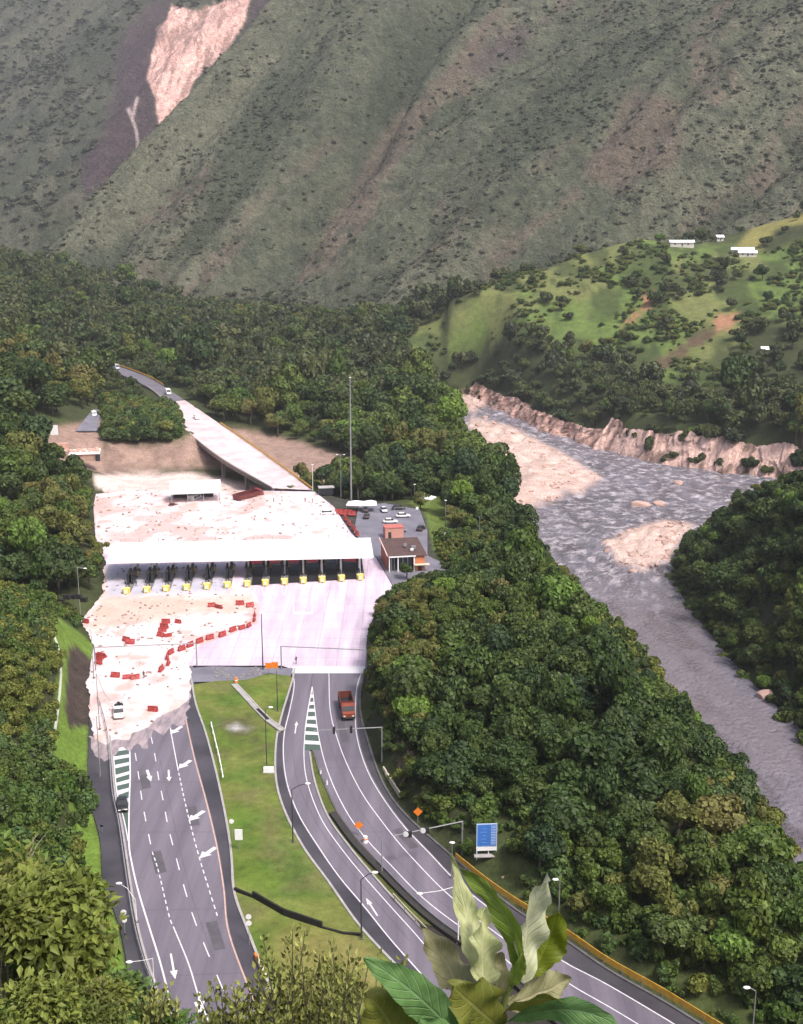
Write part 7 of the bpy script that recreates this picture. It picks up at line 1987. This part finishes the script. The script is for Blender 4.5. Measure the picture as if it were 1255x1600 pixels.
def big_leaf(mk, base, mid, tip, wpx, Dm=0.0, Dt=0.0, tilt=0.0, fold=.25, wave=.06, seed=0, peak=.5, curl=0.0):
    rs_ = np.random.RandomState(seed)
    a = W(*base, PLD) - plant_base; c = W(*mid, PLD + Dm) - plant_base; e = W(*tip, PLD + Dt) - plant_base
    n, m = 26, 11; w = wpx * PLD / F * 1.03
    P = []; UV = []
    for i in range(n):
        u = i / (n - 1)
        # curve through the middle point
        l0 = 2 * (u - .5) * (u - 1); l1 = -4 * u * (u - 1); l2 = 2 * u * (u - .5)
        p = a * l0 + c * l1 + e * l2
        d = a * (4 * u - 3) + c * (4 - 8 * u) + e * (4 * u - 1); d.normalize()
        view = Vector((0, -.86, .5))
        s = d.cross(view); s.normalize(); s = Matrix.Rotation(tilt + curl * u, 3, d) @ s; nr = s.cross(d)
        prof = (math.sin(math.pi * u ** (math.log(.5) / math.log(peak))) ** .75) if 0 < u < 1 else 0.02
        ph = rs_.rand() * .3
        for j in range(m):
            v = -1 + 2 * j / (m - 1)
            wv = wave * w * math.sin(u * 17 + v * 2 + seed) * abs(v) ** 1.5 * 2 + (vnoise(u * 6 + seed, v * 2 + seed, 3) - .5) * wave * w * 1.5
            rib = .018 * w * math.cos(2 * math.pi * (11 * u - 2.2 * abs(v))) * (abs(v) > .05)
            edge = 1 + .05 * math.sin(u * 40 + seed + (3 if v > 0 else 0)) * (abs(v) > .9)
            P.append(p + s * (v * w * prof * edge * .5 * 2 * .5) + nr * (abs(v) * fold * w * prof * .5 + float(wv) + rib)); UV.append((u, v))
    me = np_mesh('leaf', np.array([list(q) for q in P]), grid_faces(n, m), BL_[mk], True)
    uv = me.uv_layers.new(name='leaf'); li = np.empty(len(me.loops), np.int32); me.loops.foreach_get('vertex_index', li)
    uv.data.foreach_set('uv', np.array(UV, np.float32)[li].ravel())
    o = mesh_obj('leaf', me, plant); o['label'] = {'pale': 'pale grey green leaf', 'cream': 'cream coloured leaf underside', 'yellow': 'narrow yellow green leaf', 'lime': 'bright lime green leaf', 'cool': 'broad cool green leaf', 'olive': 'dark olive leaf', 'khaki': 'withered khaki leaf'}[mk]
    return o
big_leaf('pale', (752, 1545), (733, 1450), (704, 1335), 46, .25, .3, .35, .3, .10, 1, .45)
big_leaf('yellow', (812, 1525), (788, 1428), (712, 1352), 44, -.05, .1, -.7, .35, .05, 2, .45)
big_leaf('pale', (757, 1550), (754, 1480), (757, 1418), 52, .1, .2, .5, .3, .16, 3, .4)
big_leaf('khaki', (770, 1570), (775, 1530), (757, 1490), 66, .2, .3, .2, .3, .16, 4, .55)
big_leaf('cream', (818, 1535), (825, 1445), (856, 1366), 62, .0, -.1, .45, .45, .08, 5, .42, .3)
big_leaf('lime', (828, 1530), (852, 1482), (872, 1425), 72, .12, .1, -.25, .2, .05, 6, .6)  # half of the cream leaf; light shining through put into its colour
big_leaf('khaki', (792, 1568), (842, 1552), (892, 1528), 74, .1, .2, .25, .2, .07, 7, .5)
big_leaf('olive', (780, 1585), (840, 1562), (900, 1572), 40, -.2, -.3, .9, .3, .05, 8, .5)
big_leaf('cool', (785, 1600), (880, 1578), (966, 1604), 44, -.3, -.4, .3, .2, .05, 9, .6)
big_leaf('cool', (735, 1650), (668, 1570), (568, 1497), 62, -.4, -.6, .1, .15, .04, 10, .5)
big_leaf('olive', (780, 1605), (745, 1575), (704, 1538), 92, -.2, -.3, .2, .2, .06, 11, .5)
big_leaf('olive', (640, 1690), (615, 1610), (570, 1552), 95, -.4, -.5, .2, .2, .07, 12, .5)
big_leaf('khaki', (735, 1580), (700, 1510), (656, 1446), 62, .3, .4, .3, .25, .10, 13, .45)
big_leaf('olive', (770, 1610), (735, 1590), (715, 1556), 60, -.1, -.1, -.3, .2, .06, 14, .5)
big_leaf('yellow', (800, 1545), (808, 1518), (818, 1490), 26, -.15, -.2, .2, .3, .05, 15, .5)
big_leaf('cool', (760, 1690), (700, 1630), (655, 1592), 50, -.45, -.6, .2, .2, .06, 16, .5)
MB().tube([(0, 0, -.7), W(775, 1620, PLD) - plant_base, W(790, 1560, PLD) - plant_base, W(806, 1520, PLD) - plant_base], [.024, .02, .014, .008], 8).build('stem', mat('M_green_stem', (.10, .12, .03), rough=.6), plant)
MB().tube([W(775, 1620, PLD) - plant_base, W(765, 1570, PLD + .1) - plant_base, W(754, 1530, PLD + .15) - plant_base], [.016, .012, .006], 8).build('stem', MAT['M_green_stem'], plant)
# three named trees that stand out
def landmark(label, q, r, h, ki, z=None):
    p = G(*q) if z is None else G(*q, z)
    t = thing('broadleaf_tree', label, 'tree', p, 1.0); t.scale = (r, r, h / 2.3)
    mesh_obj('crown', KINDS[ki][0], t); mesh_obj('trunk', KINDS[ki][1], t)
    return t
landmark('round bright green tree standing alone between car park and river', (718, 800), 4.6, 14, 8)
landmark('dark round tree beside the kiosk at the end of the bridge', (508, 762), 3.9, 9.5, 0)
landmark('dark bushy tree overhanging the left end of the toll canopy', (140, 925), 4.4, 10, 1)
landmark('small green tree in front of the white framed openings of the brick building', (636, 905), 2.6, 5, 1)
landmark('broad dark tree at the river corner below the gravel shore', (800, 862), 4.4, 10, 1)
for i, (q, r, h, ki) in enumerate((((172, 688), 4.6, 9, 3), ((192, 690), 5.2, 9, 0), ((214, 690), 5.4, 9.5, 3), ((238, 690), 5.2, 9, 1), ((262, 690), 4.0, 8, 1), ((182, 670), 5.4, 9, 4), ((208, 670), 5.6, 9, 6), ((234, 674), 4.8, 8, 3), ((196, 648), 4.6, 8, 6), ((172, 650), 4.4, 9, 3))):
    p = on_ground(*q, 250); t = landmark('%s tree in the grove between side road and bridge, %s of ten' % (HUE[KINDS[ki][2]], ORD[i]), (q[0], q[1]), r, h, ki, p.z); t.location = (p.x, p.y, p.z - 2.6)
# ------------------------------------------------------------------ air
if HAZE:
    hz = MB().box((0, 1900, 640), (5600, 4900, 1350)).build('haze', None)
    hm = bpy.data.materials.new('M_haze'); hm.use_nodes = True
    hn = hm.node_tree; hn.nodes.clear()
    ho = hn.nodes.new('ShaderNodeOutputMaterial'); hv = hn.nodes.new('ShaderNodeVolumePrincipled')
    hv.inputs['Color'].default_value = (.86, .88, .93, 1); hv.inputs['Density'].default_value = .00008; hv.inputs['Anisotropy'].default_value = .2
    hn.links.new(hv.outputs[0], ho.inputs['Volume'])
    hz.data.materials.clear(); hz.data.materials.append(hm)
    tag(hz, 'thin pale haze filling the valley', kind='stuff')
